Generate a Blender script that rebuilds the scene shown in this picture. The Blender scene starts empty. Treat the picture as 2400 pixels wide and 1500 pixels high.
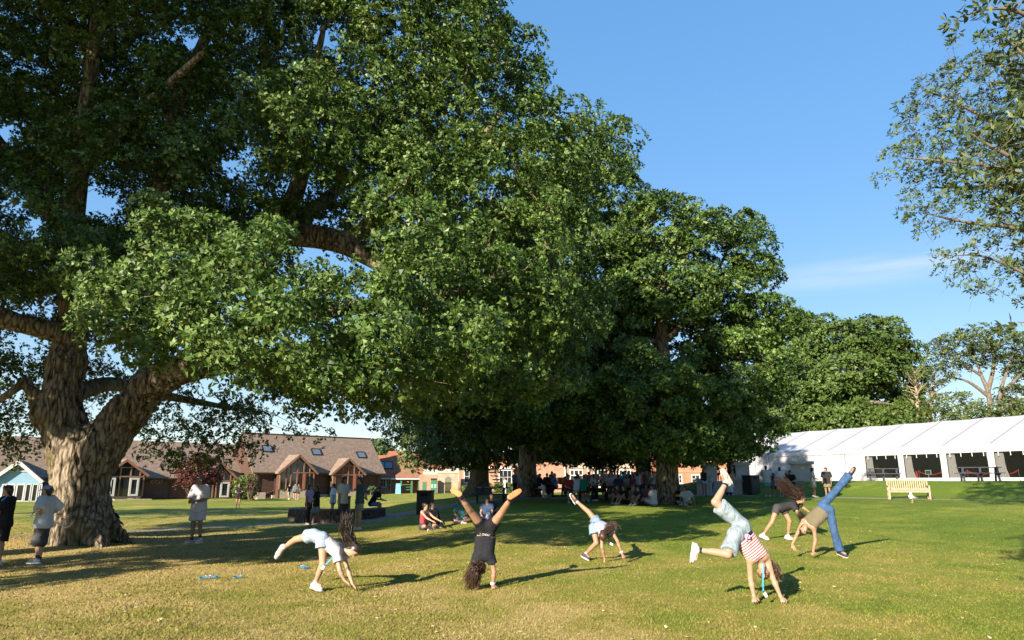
import bpy, bmesh, math, random
import numpy as np
from mathutils import Vector, Matrix
# ------------------------------------------------------------ camera
S = bpy.context.scene
COL = S.collection
F = 1650.0
EYE = 1.7
PITCH = math.atan(378.0 / F)
cam_d = bpy.data.cameras.new('camera')
cam_d.sensor_width = 36.0
cam_d.lens = F / 2400 * 36
cam_d.clip_start = 0.1
cam_d.clip_end = 3000
cam = bpy.data.objects.new('camera', cam_d)
COL.objects.link(cam)
cam.location = (0, 0, EYE)
cam.rotation_euler = (math.pi / 2 + PITCH, 0, 0)
S.camera = cam
# ------------------------------------------------------------ sun and sky
SUN_EL = math.radians(21)
SUN_AZ = math.atan2(-0.55, -0.835)
w = bpy.data.worlds.new('World')
S.world = w
w.use_nodes = True
nt = w.node_tree
sky = nt.nodes.new('ShaderNodeTexSky')
sky.sky_type = 'NISHITA'
sky.sun_disc = False
sky.sun_elevation = SUN_EL
sky.sun_rotation = SUN_AZ % (2 * math.pi)
sky.air_density = 1.0
sky.dust_density = 0.0
sky.ozone_density = 3.0
bg = nt.nodes['Background']
bg.inputs[1].default_value = 0.125
def wn(t, **k):
    n = nt.nodes.new(t)
    for a, b in k.items():
        setattr(n, a, b)
    return n
# one thin streak of cirrus, and very faint ones over the rest of the sky
tc = wn('ShaderNodeTexCoord')
mp = wn('ShaderNodeMapping')
mp.inputs['Scale'].default_value = (1.6, 1.6, 22)
nt.links.new(tc.outputs['Generated'], mp.inputs[0])
nz = wn('ShaderNodeTexNoise')
nz.inputs['Scale'].default_value = 1.7
nz.inputs['Detail'].default_value = 5
nt.links.new(mp.outputs[0], nz.inputs['Vector'])
sx = wn('ShaderNodeSeparateXYZ')
nt.links.new(tc.outputs['Generated'], sx.inputs[0])
rz = wn('ShaderNodeMath', operation='ARCTAN2')
nt.links.new(sx.outputs[0], rz.inputs[0]); nt.links.new(sx.outputs[1], rz.inputs[1])
def band(src, c, wd):
    a = wn('ShaderNodeMath', operation='SUBTRACT'); a.inputs[1].default_value = c; nt.links.new(src, a.inputs[0])
    b = wn('ShaderNodeMath', operation='DIVIDE'); b.inputs[1].default_value = wd; nt.links.new(a.outputs[0], b.inputs[0])
    m = wn('ShaderNodeMath', operation='MULTIPLY'); nt.links.new(b.outputs[0], m.inputs[0]); nt.links.new(b.outputs[0], m.inputs[1])
    e = wn('ShaderNodeMath', operation='MULTIPLY'); e.inputs[1].default_value = -1; nt.links.new(m.outputs[0], e.inputs[0])
    x = wn('ShaderNodeMath', operation='EXPONENT'); nt.links.new(e.outputs[0], x.inputs[0])
    return x.outputs[0]
b1 = band(rz.outputs[0], 0.5, 0.13)
b2 = band(sx.outputs[2], 0.262, 0.016)
mm = wn('ShaderNodeMath', operation='MULTIPLY'); nt.links.new(b1, mm.inputs[0]); nt.links.new(b2, mm.inputs[1])
cr = wn('ShaderNodeMapRange'); cr.inputs[1].default_value = 0.3; cr.inputs[2].default_value = 0.7
nt.links.new(nz.outputs[0], cr.inputs[0])
m2 = wn('ShaderNodeMath', operation='MULTIPLY'); nt.links.new(mm.outputs[0], m2.inputs[0]); nt.links.new(cr.outputs[0], m2.inputs[1])
m3 = wn('ShaderNodeMath', operation='MULTIPLY'); m3.inputs[1].default_value = 0.36; nt.links.new(m2.outputs[0], m3.inputs[0])
mx = wn('ShaderNodeMix', data_type='RGBA')
nt.links.new(m3.outputs[0], mx.inputs[0])
nt.links.new(sky.outputs[0], mx.inputs[6])
mx.inputs[7].default_value = (8.5, 8.8, 9.2, 1)
gam = wn('ShaderNodeGamma'); gam.inputs[1].default_value = 0.33; nt.links.new(mx.outputs[2], gam.inputs[0])
sat = wn('ShaderNodeHueSaturation'); sat.inputs['Saturation'].default_value = 2.35; sat.inputs['Hue'].default_value = 0.512; sat.inputs['Value'].default_value = 1.56
nt.links.new(gam.outputs[0], sat.inputs['Color']); nt.links.new(sat.outputs[0], bg.inputs[0])

sd = bpy.data.lights.new('sun', 'SUN')
sd.energy = 5.0
sd.angle = math.radians(0.53)
sd.color = (1.0, 0.87, 0.70)
sun = bpy.data.objects.new('sun', sd)
COL.objects.link(sun)
SUNV = Vector((math.sin(SUN_AZ) * math.cos(SUN_EL), math.cos(SUN_AZ) * math.cos(SUN_EL), math.sin(SUN_EL)))
sun.rotation_euler = (-SUNV).to_track_quat('-Z', 'Y').to_euler()
sun.location = (-20, -30, 30)
S.view_settings.view_transform = 'Standard'
S.view_settings.look = 'None'
S.view_settings.gamma = 1
S.view_settings.exposure = 1.6
S.view_settings.use_curve_mapping = False
S.render.engine = 'CYCLES'
S.cycles.max_bounces = 6
S.cycles.diffuse_bounces = 3
S.cycles.transparent_max_bounces = 12
S.cycles.use_denoising = True

# ------------------------------------------------------------ helpers
CP, SP = math.cos(PITCH), math.sin(PITCH)
def ray(px, py):
    u = (px - 1200) / F; v = (750 - py) / F
    return Vector((u, CP - v * SP, SP + v * CP))
def at(px, py, Y):
    d = ray(px, py)
    return Vector((0, 0, EYE)) + d * (Y / d.y)
def sst(a, b, x):
    t = min(1.0, max(0.0, (x - a) / (b - a)))
    return t * t * (3 - 2 * t)
EDGE = [(-90, 47), (11, 47), (13.2, 45.5), (14.2, 42.5), (19.8, 36), (22.7, 32), (30, 24), (60, -10)]
def edge_y(x):
    if x <= EDGE[0][0]: return EDGE[0][1]
    for (a, b), (c, d) in zip(EDGE, EDGE[1:]):
        if x <= c: return b + (d - b) * (x - a) / (c - a)
    return EDGE[-1][1]
def gz(x, y):
    """height of the lawn: flat on the left, rising to a bank and terrace on the right"""
    s = (y - edge_y(x)) * 0.75
    q = x / max(y, 4.0)
    rise = 0.85 * sst(-27, 0, s) * sst(-0.24, 0.0, q)
    rise *= 1 - 0.75 * sst(45, 75, y) * (1 - sst(0.12, 0.26, q))
    bank = 0.85 * sst(0.4, 7.5, s) * sst(0.17, 0.27, q)
    dip = -0.32 * sst(48, 82, y) * (1 - sst(-0.34, -0.12, q))
    # mound at the foot of the big oak
    r2 = ((x + 12.0) / 3.4) ** 2 + ((y - 19.6) / 3.4) ** 2
    mound = 0.16 * math.exp(-r2)
    und = 0.02 * math.sin(x * 0.7 + 1.3) * math.sin(y * 0.53) + 0.012 * math.sin(x * 1.9 + y * 1.1)
    return rise + bank + dip + mound + und
def ground(px, py, far=200):
    d = ray(px, py)
    d = d / d.y
    y = 4.0
    while y < far:
        p = Vector((0, 0, EYE)) + d * y
        if p.z <= gz(p.x, p.y):
            return Vector((p.x, p.y, gz(p.x, p.y)))
        y += 0.05 + y * 0.002
    p = Vector((0, 0, EYE)) + d * far
    return Vector((p.x, p.y, gz(p.x, p.y)))
def on(px, Y, dz=0.0):
    """the point of the lawn seen in column px at distance Y"""
    x = (px - 1200) / F * CP * Y
    return Vector((x, Y, gz(x, Y) + dz))
def pix(p):
    """where a world point lands in the photograph (for checks only)"""
    r = Vector(p) - Vector((0, 0, EYE))
    c = r.y * CP + r.z * SP
    v = -r.y * SP + r.z * CP
    return (1200 + F * r.x / c, 750 - F * v / c)
def tag(o, label=None, cat=None, group=None, kind=None):
    if label: o['label'] = label
    if cat: o['category'] = cat
    if group: o['group'] = group
    if kind: o['kind'] = kind
    return o
def empty(name, loc, rz=0.0, label=None, cat=None, group=None):
    o = bpy.data.objects.new(name, None)
    COL.objects.link(o)
    o.location = loc
    o.rotation_euler = (0, 0, rz)
    o.empty_display_size = 0.2
    return tag(o, label, cat, group)
def link(name, me, parent=None, mat=None, loc=None, keep_world=False):
    o = bpy.data.objects.new(name, me)
    COL.objects.link(o)
    if mat is not None:
        me.materials.clear()
        for m in (mat if isinstance(mat, (list, tuple)) else [mat]):
            me.materials.append(m)
    if parent is not None:
        o.parent = parent
        if keep_world:      # the mesh is in world coordinates
            pm = Matrix.LocRotScale(parent.location, parent.rotation_euler, parent.scale)
            if parent.parent is not None:
                q = parent.parent
                pm = Matrix.LocRotScale(q.location, q.rotation_euler, q.scale) @ pm
            o.matrix_parent_inverse = pm.inverted()
    if loc is not None: o.location = loc
    return o
def mesh_np(name, V, Fc, smooth=True, mi=None, attrs=None):
    """mesh from numpy arrays; Fc is (n,3) or (n,4)"""
    V = np.asarray(V, dtype=np.float32); Fc = np.asarray(Fc, dtype=np.int32)
    me = bpy.data.meshes.new(name)
    n, k = Fc.shape
    me.vertices.add(len(V)); me.vertices.foreach_set('co', V.ravel())
    me.loops.add(n * k); me.loops.foreach_set('vertex_index', Fc.ravel())
    me.polygons.add(n)
    me.polygons.foreach_set('loop_start', np.arange(0, n * k, k, dtype=np.int32))
    me.polygons.foreach_set('loop_total', np.full(n, k, dtype=np.int32))
    if smooth: me.polygons.foreach_set('use_smooth', np.ones(n, dtype=bool))
    if mi is not None: me.polygons.foreach_set('material_index', np.asarray(mi, dtype=np.int32))
    if attrs:
        for an, (ty, arr) in attrs.items():
            a = me.attributes.new(an, ty, 'POINT')
            a.data.foreach_set('value' if ty == 'FLOAT' else 'vector', np.asarray(arr, dtype=np.float32).ravel())
    me.update(calc_edges=True)
    me.validate()
    return me
class MB:
    """collects boxes, bars, prisms and tubes into one mesh"""
    def __init__(s): s.v = []; s.f = []
    def add(s, vs, fs):
        o = len(s.v); s.v += [tuple(v) for v in vs]; s.f += [tuple(i + o for i in f) for f in fs]; return s
    def box(s, c, d, m=None):
        x, y, z = d[0] / 2, d[1] / 2, d[2] / 2
        vs = [Vector((i * x, j * y, k * z)) for k in (-1, 1) for j in (-1, 1) for i in (-1, 1)]
        if m is not None: vs = [m @ v for v in vs]
        vs = [v + Vector(c) for v in vs]
        return s.add(vs, [(0, 2, 3, 1), (4, 5, 7, 6), (0, 1, 5, 4), (2, 6, 7, 3), (0, 4, 6, 2), (1, 3, 7, 5)])
    def span(s, a, b):
        a = Vector(a); b = Vector(b)
        return s.box((a + b) / 2, [abs(q) for q in (b - a)])
    def bar(s, a, b, wd, th, up=(0, 0, 1)):
        a = Vector(a); b = Vector(b); d = b - a; L = d.length
        if L < 1e-6: return s
        y = d / L; u = Vector(up)
        x = y.cross(u)
        if x.length < 1e-4: x = y.cross(Vector((1, 0, 0)))
        x.normalize(); z = x.cross(y)
        m = Matrix((x, y, z)).transposed()
        return s.box((a + b) / 2, (wd, L, th), m)
    def tube(s, pts, rs, n=6, cap=True):
        V, Fq = tube_np(np.array([tuple(p) for p in pts]), np.array(rs), n)
        fs = [tuple(q) for q in Fq.tolist()]
        m = len(V)
        if cap: fs += [tuple(range(n - 1, -1, -1)), tuple(range(m - n, m))]
        return s.add(V.tolist(), fs)
    def cyl(s, a, b, r, n=10, r2=None):
        a = Vector(a); b = Vector(b); d = (b - a).normalized()
        x = d.orthogonal().normalized(); y = d.cross(x)
        r2 = r if r2 is None else r2
        vs = []
        for p, q in ((a, r), (b, r2)):
            for i in range(n):
                t = 2 * math.pi * i / n
                vs.append(p + (x * math.cos(t) + y * math.sin(t)) * q)
        fs = [(i, (i + 1) % n, n + (i + 1) % n, n + i) for i in range(n)]
        fs += [tuple(range(n - 1, -1, -1)), tuple(range(n, 2 * n))]
        return s.add(vs, fs)
    def prism(s, poly, off):
        """poly: list of 3-D points, extruded by the vector off"""
        n = len(poly); o = Vector(off)
        vs = [Vector(p) for p in poly] + [Vector(p) + o for p in poly]
        fs = [tuple(range(n - 1, -1, -1)), tuple(range(n, 2 * n))]
        fs += [(i, (i + 1) % n, n + (i + 1) % n, n + i) for i in range(n)]
        return s.add(vs, fs)
    def mesh(s, name, smooth=False, bevel=0.0):
        me = bpy.data.meshes.new(name)
        me.from_pydata(s.v, [], s.f)
        bm = bmesh.new(); bm.from_mesh(me)
        bmesh.ops.recalc_face_normals(bm, faces=bm.faces)
        if bevel > 0:
            bmesh.ops.bevel(bm, geom=list(bm.edges), offset=bevel, segments=1, profile=0.5, affect='EDGES')
        bm.to_mesh(me); bm.free()
        if smooth:
            me.polygons.foreach_set('use_smooth', [True] * len(me.polygons))
        me.update()
        return me
    def obj(s, name, mat, parent=None, bevel=0.0, smooth=False, kw=False):
        return link(name, s.mesh(name, smooth, bevel), parent, mat, keep_world=kw)
def tube_np(P, R, n=6, cap=False):
    """quads of a tapered tube along the points P"""
    P = np.asarray(P, dtype=float); m = len(P)
    T = np.gradient(P, axis=0); T /= np.linalg.norm(T, axis=1)[:, None] + 1e-9
    ref = np.array([0.31, 0.17, 0.93])
    if abs(T[0] @ ref) > 0.9: ref = np.array([1.0, 0.1, 0.0])
    X = np.cross(T, ref); X /= np.linalg.norm(X, axis=1)[:, None] + 1e-9
    Yv = np.cross(T, X)
    a = np.arange(n) * 2 * math.pi / n
    V = P[:, None, :] + (X[:, None, :] * np.cos(a)[None, :, None] + Yv[:, None, :] * np.sin(a)[None, :, None]) * np.asarray(R)[:, None, None]
    V = V.reshape(-1, 3)
    i = np.arange(m - 1)[:, None] * n; j = np.arange(n)[None, :]; j2 = (j + 1) % n
    Q = np.stack([i + j, i + j2, i + n + j2, i + n + j], -1).reshape(-1, 4)
    return V, Q
def merge_np(parts):
    Vs, Fs, o = [], [], 0
    for V, Q in parts:
        Vs.append(V); Fs.append(Q + o); o += len(V)
    return np.vstack(Vs), np.vstack(Fs)
# ------------------------------------------------------------ materials
MATS = {}
def lin(c):
    return tuple(((x / 12.92) if x <= 0.04045 else ((x + 0.055) / 1.055) ** 2.4) for x in c)
def new_mat(name):
    m = bpy.data.materials.new(name); m.use_nodes = True
    return m, m.node_tree, m.node_tree.nodes['Principled BSDF']
def ramp(ntr, src, stops):
    r = ntr.nodes.new('ShaderNodeValToRGB')
    el = r.color_ramp.elements
    while len(el) < len(stops): el.new(0.5)
    for e, (p, c) in zip(el, stops):
        e.position = p; e.color = (*c, 1) if len(c) == 3 else c
    ntr.links.new(src, r.inputs[0])
    return r.outputs[0]
def noise(ntr, scale, detail=4, rough=0.55, vec=None, dist=0.0):
    n = ntr.nodes.new('ShaderNodeTexNoise')
    n.inputs['Scale'].default_value = scale; n.inputs['Detail'].default_value = detail
    n.inputs['Roughness'].default_value = rough; n.inputs['Distortion'].default_value = dist
    if vec is not None: ntr.links.new(vec, n.inputs['Vector'])
    return n.outputs[0]
def coords(ntr, kind='Object', scale=None):
    t = ntr.nodes.new('ShaderNodeTexCoord').outputs[kind]
    if scale is not None:
        m = ntr.nodes.new('ShaderNodeMapping'); m.inputs['Scale'].default_value = scale
        ntr.links.new(t, m.inputs[0]); t = m.outputs[0]
    return t
def bump(ntr, bsdf, h, strength, dist=0.02):
    b = ntr.nodes.new('ShaderNodeBump')
    b.inputs['Strength'].default_value = strength; b.inputs['Distance'].default_value = dist
    ntr.links.new(h, b.inputs['Height']); ntr.links.new(b.outputs[0], bsdf.inputs['Normal'])
    return b
def plain(name, col, rough=0.6, var=0.12, scale=6.0, bmp=0.0, metal=0.0, bscale=None, spec=0.4):
    """a plain surface with slight unevenness of tone and relief"""
    if name in MATS: return MATS[name]
    m, t, b = new_mat(name)
    v = coords(t)
    n = noise(t, scale, 5, 0.6, v)
    lo = tuple(max(0, c * (1 - var)) for c in col); hi = tuple(min(1, c * (1 + var)) for c in col)
    t.links.new(ramp(t, n, [(0.3, lo), (0.7, hi)]), b.inputs['Base Color'])
    b.inputs['Roughness'].default_value = rough; b.inputs['Metallic'].default_value = metal
    b.inputs['Specular IOR Level'].default_value = spec
    if bmp: bump(t, b, noise(t, bscale or scale * 4, 6, 0.6, v), bmp, 0.02)
    MATS[name] = m
    return m
# ------------------------------------------------------------ ground
def axis(a, b, fine0, fine1, step, grow):
    xs = list(np.arange(fine0, fine1 + 1e-6, step))
    q = step; x = fine1
    while x < b:
        q *= grow; x += q; xs.append(min(x, b))
    q = step; x = fine0
    while x > a:
        q *= grow; x -= q; xs.insert(0, max(x, a))
    return np.array(xs)
GX = axis(-700, 700, -32, 42, 0.55, 1.25)
GY = axis(-120, 1600, 2, 62, 0.55, 1.25)
V = np.array([(x, y, gz(x, y)) for y in GY for x in GX])
nx = len(GX)
q = np.array([(j * nx + i, j * nx + i + 1, (j + 1) * nx + i + 1, (j + 1) * nx + i) for j in range(len(GY) - 1) for i in range(nx - 1)])
def grass_colour(t, k=1.0):
    """mottled, half-parched turf: green where it holds water, straw where it does not"""
    pos = t.nodes.new('ShaderNodeNewGeometry').outputs['Position']
    big = noise(t, 0.17, 3, 0.5, pos)
    mid = noise(t, 0.8, 4, 0.6, pos, 0.6)
    fine = noise(t, 7.0, 5, 0.65, pos)
    vfine = noise(t, 40.0, 3, 0.6, pos)
    sx = t.nodes.new('ShaderNodeSeparateXYZ'); t.links.new(pos, sx.inputs[0])
    # the turf is greener to the right and farther out, drier in the open middle and under the oak
    gx = t.nodes.new('ShaderNodeMapRange'); gx.inputs[1].default_value = -9; gx.inputs[2].default_value = 9
    gx.inputs[3].default_value = 0.23; gx.inputs[4].default_value = -0.17; t.links.new(sx.outputs[0], gx.inputs[0])
    gy = t.nodes.new('ShaderNodeMapRange'); gy.inputs[1].default_value = 9; gy.inputs[2].default_value = 42
    gy.inputs[3].default_value = 0.08; gy.inputs[4].default_value = -0.30; t.links.new(sx.outputs[1], gy.inputs[0])
    def mad(a, k, b):
        m = t.nodes.new('ShaderNodeMath'); m.operation = 'MULTIPLY_ADD'
        t.links.new(a, m.inputs[0]); m.inputs[1].default_value = k
        if b is None: m.inputs[2].default_value = 0
        else: t.links.new(b, m.inputs[2])
        return m.outputs[0]
    f = mad(big, 0.85, None); f = mad(mid, 1.0, f); f = mad(fine, 0.42, f); f = mad(vfine, 0.35, f)
    dv = t.nodes.new('ShaderNodeVectorMath'); dv.operation = 'DISTANCE'; t.links.new(pos, dv.inputs[0]); dv.inputs[1].default_value = (-12.2, 18.6, 0)
    wr = t.nodes.new('ShaderNodeMapRange'); wr.inputs[1].default_value = 1.2; wr.inputs[2].default_value = 5.0; wr.inputs[3].default_value = 0.42; wr.inputs[4].default_value = 0.0; t.links.new(dv.outputs['Value'], wr.inputs[0])
    f = mad(wr.outputs[0], 1.0, f)                # worn, dry ground at the foot of the oak
    f = mad(gx.outputs[0], 1.0, f); f = mad(gy.outputs[0], 1.0, f)
    m = t.nodes.new('ShaderNodeMath'); m.operation = 'SUBTRACT'; t.links.new(f, m.inputs[0]); m.inputs[1].default_value = 0.80
    return ramp(t, m.outputs[0], [(0.10, (0.080 * k, 0.120 * k, 0.014 * k)), (0.36, (0.138 * k, 0.162 * k, 0.024 * k)), (0.56, (0.205 * k, 0.182 * k, 0.042 * k)), (0.80, (0.310 * k, 0.240 * k, 0.090 * k))]), fine, vfine
gm, t, b = new_mat('turf')
c, fine, vfine = grass_colour(t, 1.32)
t.links.new(c, b.inputs['Base Color'])
b.inputs['Roughness'].default_value = 0.95; b.inputs['Specular IOR Level'].default_value = 0.1
pos = t.nodes.new('ShaderNodeNewGeometry').outputs['Position']
bump(t, b, noise(t, 28, 6, 0.75, pos), 0.9, 0.05)
tag(link('lawn', mesh_np('lawn', V, q), None, gm), 'wide lawn of mown half-dry grass', None, None, 'structure')
# short upright grass in front, where single blades show
bmat, t, b = new_mat('grass blades')
c, fine, vfine = grass_colour(t, .76)
isl = t.nodes.new('ShaderNodeNewGeometry').outputs['Random Per Island']
hs = t.nodes.new('ShaderNodeHueSaturation')
mr = t.nodes.new('ShaderNodeMapRange'); mr.inputs[3].default_value = 0.80; mr.inputs[4].default_value = 1.25
t.links.new(isl, mr.inputs[0]); t.links.new(mr.outputs[0], hs.inputs['Value']); t.links.new(c, hs.inputs['Color'])
t.links.new(hs.outputs[0], b.inputs['Base Color']); b.inputs['Roughness'].default_value = 0.7; b.inputs['Specular IOR Level'].default_value = 0.2
rg = np.random.default_rng(5)
def blades():
    N = 150000
    yy = 7.2 + np.minimum(6.0 * rg.exponential(size=N), 34)
    hw = 0.78 * yy * CP + 1.0
    xx = (rg.random(N) * 2 - 1) * hw
    cl = np.stack([xx, yy], 1)
    h = (0.012 + 0.022 * rg.random(N)) * (1 + 0.02 * (yy - 8))
    wd = 0.0030 + 0.0006 * yy
    an = rg.random(N) * 2 * math.pi
    le = h * (0.3 + 0.9 * rg.random(N)); la = rg.random(N) * 2 * math.pi
    zz = np.array([gz(a, b_) for a, b_ in cl.tolist()])
    B = np.stack([xx, yy, zz - 0.004], 1)
    side = np.stack([np.cos(an) * wd, np.sin(an) * wd, 0 * wd], 1)
    tip = B + np.stack([np.cos(la) * le, np.sin(la) * le, h], 1)
    V = np.stack([B - side, B + side, tip], 1).reshape(-1, 3)
    return V, np.arange(3 * N).reshape(-1, 3)
Vb, Fb = blades()
tag(link('grass', mesh_np('grass', Vb, Fb, smooth=False), None, bmat), 'short dry grass blades standing on the open lawn', 'grass', None, 'stuff')
# gravel paths: draped ribbons
gv, t, b = new_mat('gravel')
pos = t.nodes.new('ShaderNodeNewGeometry').outputs['Position']
t.links.new(ramp(t, noise(t, 9, 6, 0.75, pos), [(0.25, (0.13, 0.10, 0.075)), (0.55, (0.25, 0.20, 0.155)), (0.8, (0.36, 0.30, 0.23))]), b.inputs['Base Color'])
b.inputs['Roughness'].default_value = 0.95
bump(t, b, noise(t, 45, 4, 0.7, pos), 0.7, 0.03)
def ribbon(name, label, pts, ws, mat=gv, lift=0.012, nacross=7, sub=10):
    P = []; W = []
    for i in range(len(pts) - 1):
        for k in range(sub):
            f = k / sub
            a0 = pts[max(i - 1, 0)]; a1 = pts[i]; a2 = pts[i + 1]; a3 = pts[min(i + 2, len(pts) - 1)]
            P.append(tuple(0.5 * ((2 * a1[c]) + (-a0[c] + a2[c]) * f + (2 * a0[c] - 5 * a1[c] + 4 * a2[c] - a3[c]) * f * f + (-a0[c] + 3 * a1[c] - 3 * a2[c] + a3[c]) * f ** 3) for c in (0, 1)))
            W.append(ws[i] * (1 - f) + ws[i + 1] * f)
    P.append(tuple(pts[-1][:2])); W.append(ws[-1])
    P = np.array(P); T = np.gradient(P, axis=0); T /= np.linalg.norm(T, axis=1)[:, None]
    Nn = np.stack([-T[:, 1], T[:, 0]], 1)
    V = []
    r = random.Random(3)
    for i in range(len(P)):
        for k in range(nacross):
            s = (k / (nacross - 1) - 0.5) * W[i]
            if k in (0, nacross - 1): s *= 1 + 0.25 * (r.random() - 0.5)
            x, y = P[i] + Nn[i] * s
            e = 0.010 if k in (0, nacross - 1) else 0.0
            V.append((x, y, gz(x, y) + lift - e * 0.8))
    n = nacross
    Q = [(i * n + k, i * n + k + 1, (i + 1) * n + k + 1, (i + 1) * n + k) for i in range(len(P) - 1) for k in range(n - 1)]
    tag(link(name, mesh_np(name, V, Q), None, mat), label, None, None, 'structure')
pp = [on(-500, 20.5), on(0, 22.6), on(250, 25.0), on(450, 27.5), on(650, 29.5), on(800, 31), on(950, 34), on(1080, 38.0), on(1250, 40.5), on(1400, 42), on(1530, 43.5), on(1640, 44.8), on(1745, 44.0)]
ribbon('path', 'gravel path crossing the lawn below the trees', pp, [0.9, 0.9, 0.9, 1.0, 1.6, 2.6, 3.0, 2.2, 1.8, 1.8, 1.9, 2.2, 1.2])
ribbon('path', 'narrow pale path along the foot of the grass bank', [on(1740, 43.5), on(1800, 41.2), on(1950, 38.4), on(2130, 35.5), on(2300, 33.2), on(2500, 31), on(2900, 27)], [0.9, 0.75, 0.7, 0.65, 0.65, 0.65, 0.65])
# ------------------------------------------------------------ implicit surfaces
def surfnet(D, org, h):
    """naive surface nets on a grid of signed distances"""
    s = D < 0
    c = s[:-1, :-1, :-1].astype(np.int8)
    tot = np.zeros(c.shape, np.int8)
    for i in (0, 1):
        for j in (0, 1):
            for k in (0, 1):
                tot += s[i:i + c.shape[0], j:j + c.shape[1], k:k + c.shape[2]]
    act = (tot > 0) & (tot < 8)
    I = np.argwhere(act)
    if len(I) == 0: return np.zeros((0, 3)), np.zeros((0, 4), int)
    idx = -np.ones(act.shape, np.int32); idx[act] = np.arange(len(I))
    acc = np.zeros((len(I), 3)); cnt = np.zeros(len(I))
    for a in range(3):
        for u in (0, 1):
            for v in (0, 1):
                o0 = [0, 0, 0]; b_, c_ = [q for q in range(3) if q != a]
                o0[b_] = u; o0[c_] = v; o1 = list(o0); o1[a] = 1
                d0 = D[tuple((I + o0).T)]; d1 = D[tuple((I + o1).T)]
                m = (d0 < 0) != (d1 < 0)
                tt = d0[m] / (d0[m] - d1[m])
                p = np.tile(np.array(o0, float), (m.sum(), 1)); p[:, a] = tt
                acc[m] += p; cnt[m] += 1
    Vv = (I + acc / cnt[:, None]) * h + org
    Q = []
    for a in range(3):
        b_, c_ = [(1, 2), (2, 0), (0, 1)][a]
        sl0 = [slice(1, -1)] * 3; sl1 = [slice(1, -1)] * 3
        sl0[a] = slice(0, -1); sl1[a] = slice(1, None)
        e = s[tuple(sl0)] != s[tuple(sl1)]
        E = np.argwhere(e)
        off = np.ones(3, int); off[a] = 0
        E = E + off
        neg = s[tuple(E.T)]
        def cell(db, dc):
            q = E.copy(); q[:, b_] -= db; q[:, c_] -= dc
            return idx[tuple(q.T)]
        f = np.stack([cell(1, 1), cell(0, 1), cell(0, 0), cell(1, 0)], 1)
        f[~neg] = f[~neg][:, ::-1]
        Q.append(f)
    Q = np.vstack(Q)
    return Vv, Q[(Q >= 0).all(1)]
class SDF:
    """smooth union of tapered capsules, flattened capsules and ellipsoids"""
    def __init__(s): s.p = []
    def cone(s, a, b, r1, r2, k=0.02, flat=None, clip=None):
        s.p.append(('c', np.array(a, float), np.array(b, float), r1, r2, k, flat, clip)); return s
    def ell(s, c, R, rad, k=0.02, clip=None):
        s.p.append(('e', np.array(c, float), np.array(R, float), np.array(rad, float), None, k, None, clip)); return s
    def build(s, h, pad=0.03, cut=None):
        lo = np.full(3, 1e9); hi = -lo
        bb = []
        for q in s.p:
            if q[0] == 'c':
                r = max(q[3], q[4]); l = np.minimum(q[1], q[2]) - r; u = np.maximum(q[1], q[2]) + r
            else:
                r = q[3].max(); l = q[1] - r; u = q[1] + r
            bb.append((l - q[5], u + q[5])); lo = np.minimum(lo, l); hi = np.maximum(hi, u)
        lo = lo - pad - 2 * h; hi = hi + pad + 2 * h
        n = np.ceil((hi - lo) / h).astype(int) + 1
        D = np.full(n, 0.2, np.float32)
        for q, (l, u) in zip(s.p, bb):
            i0 = np.maximum(0, np.floor((l - lo) / h).astype(int) - 2); i1 = np.minimum(n, np.ceil((u - lo) / h).astype(int) + 3)
            ax = [lo[c] + h * np.arange(i0[c], i1[c]) for c in range(3)]
            X, Y, Z = ax[0][:, None, None], ax[1][None, :, None], ax[2][None, None, :]
            if q[0] == 'c':
                a, b_, r1, r2 = q[1], q[2], q[3], q[4]
                ba = b_ - a; L2 = max(ba @ ba, 1e-9)
                hh = np.clip(((X - a[0]) * ba[0] + (Y - a[1]) * ba[1] + (Z - a[2]) * ba[2]) / L2, 0, 1)
                px, py, pz = X - a[0] - hh * ba[0], Y - a[1] - hh * ba[1], Z - a[2] - hh * ba[2]
                if q[6] is not None:
                    nv, fk = q[6]
                    dn = px * nv[0] + py * nv[1] + pz * nv[2]
                    px = px + dn * nv[0] * (fk - 1); py = py + dn * nv[1] * (fk - 1); pz = pz + dn * nv[2] * (fk - 1)
                d = np.sqrt(px * px + py * py + pz * pz) - (r1 + (r2 - r1) * hh)
            else:
                c, R, rad = q[1], q[2], q[3]
                dx, dy, dz = X - c[0], Y - c[1], Z - c[2]
                e = [(dx * R[i][0] + dy * R[i][1] + dz * R[i][2]) / rad[i] for i in range(3)]
                d = (np.sqrt(e[0] ** 2 + e[1] ** 2 + e[2] ** 2) - 1) * rad.min()
            if q[7] is not None:
                for pt, nn in q[7]:
                    d = np.maximum(d, (X - pt[0]) * nn[0] + (Y - pt[1]) * nn[1] + (Z - pt[2]) * nn[2])
            sl = tuple(slice(a_, b__) for a_, b__ in zip(i0, i1))
            o = D[sl]; k = q[5]
            if k > 1e-5:
                m = np.clip(0.5 + 0.5 * (o - d) / k, 0, 1)
                D[sl] = o * (1 - m) + d * m - k * m * (1 - m)
            else: D[sl] = np.minimum(o, d)
        if cut is not None:
            X = lo[0] + h * np.arange(n[0])[:, None, None]; Y = lo[1] + h * np.arange(n[1])[None, :, None]; Z = lo[2] + h * np.arange(n[2])[None, None, :]
            for pt, nn in cut:
                D = np.maximum(D, (X - pt[0]) * nn[0] + (Y - pt[1]) * nn[1] + (Z - pt[2]) * nn[2])
        D[0] = D[-1] = 0.2; D[:, 0] = D[:, -1] = 0.2; D[:, :, 0] = D[:, :, -1] = 0.2
        return surfnet(D.astype(np.float32), lo, h)
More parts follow.
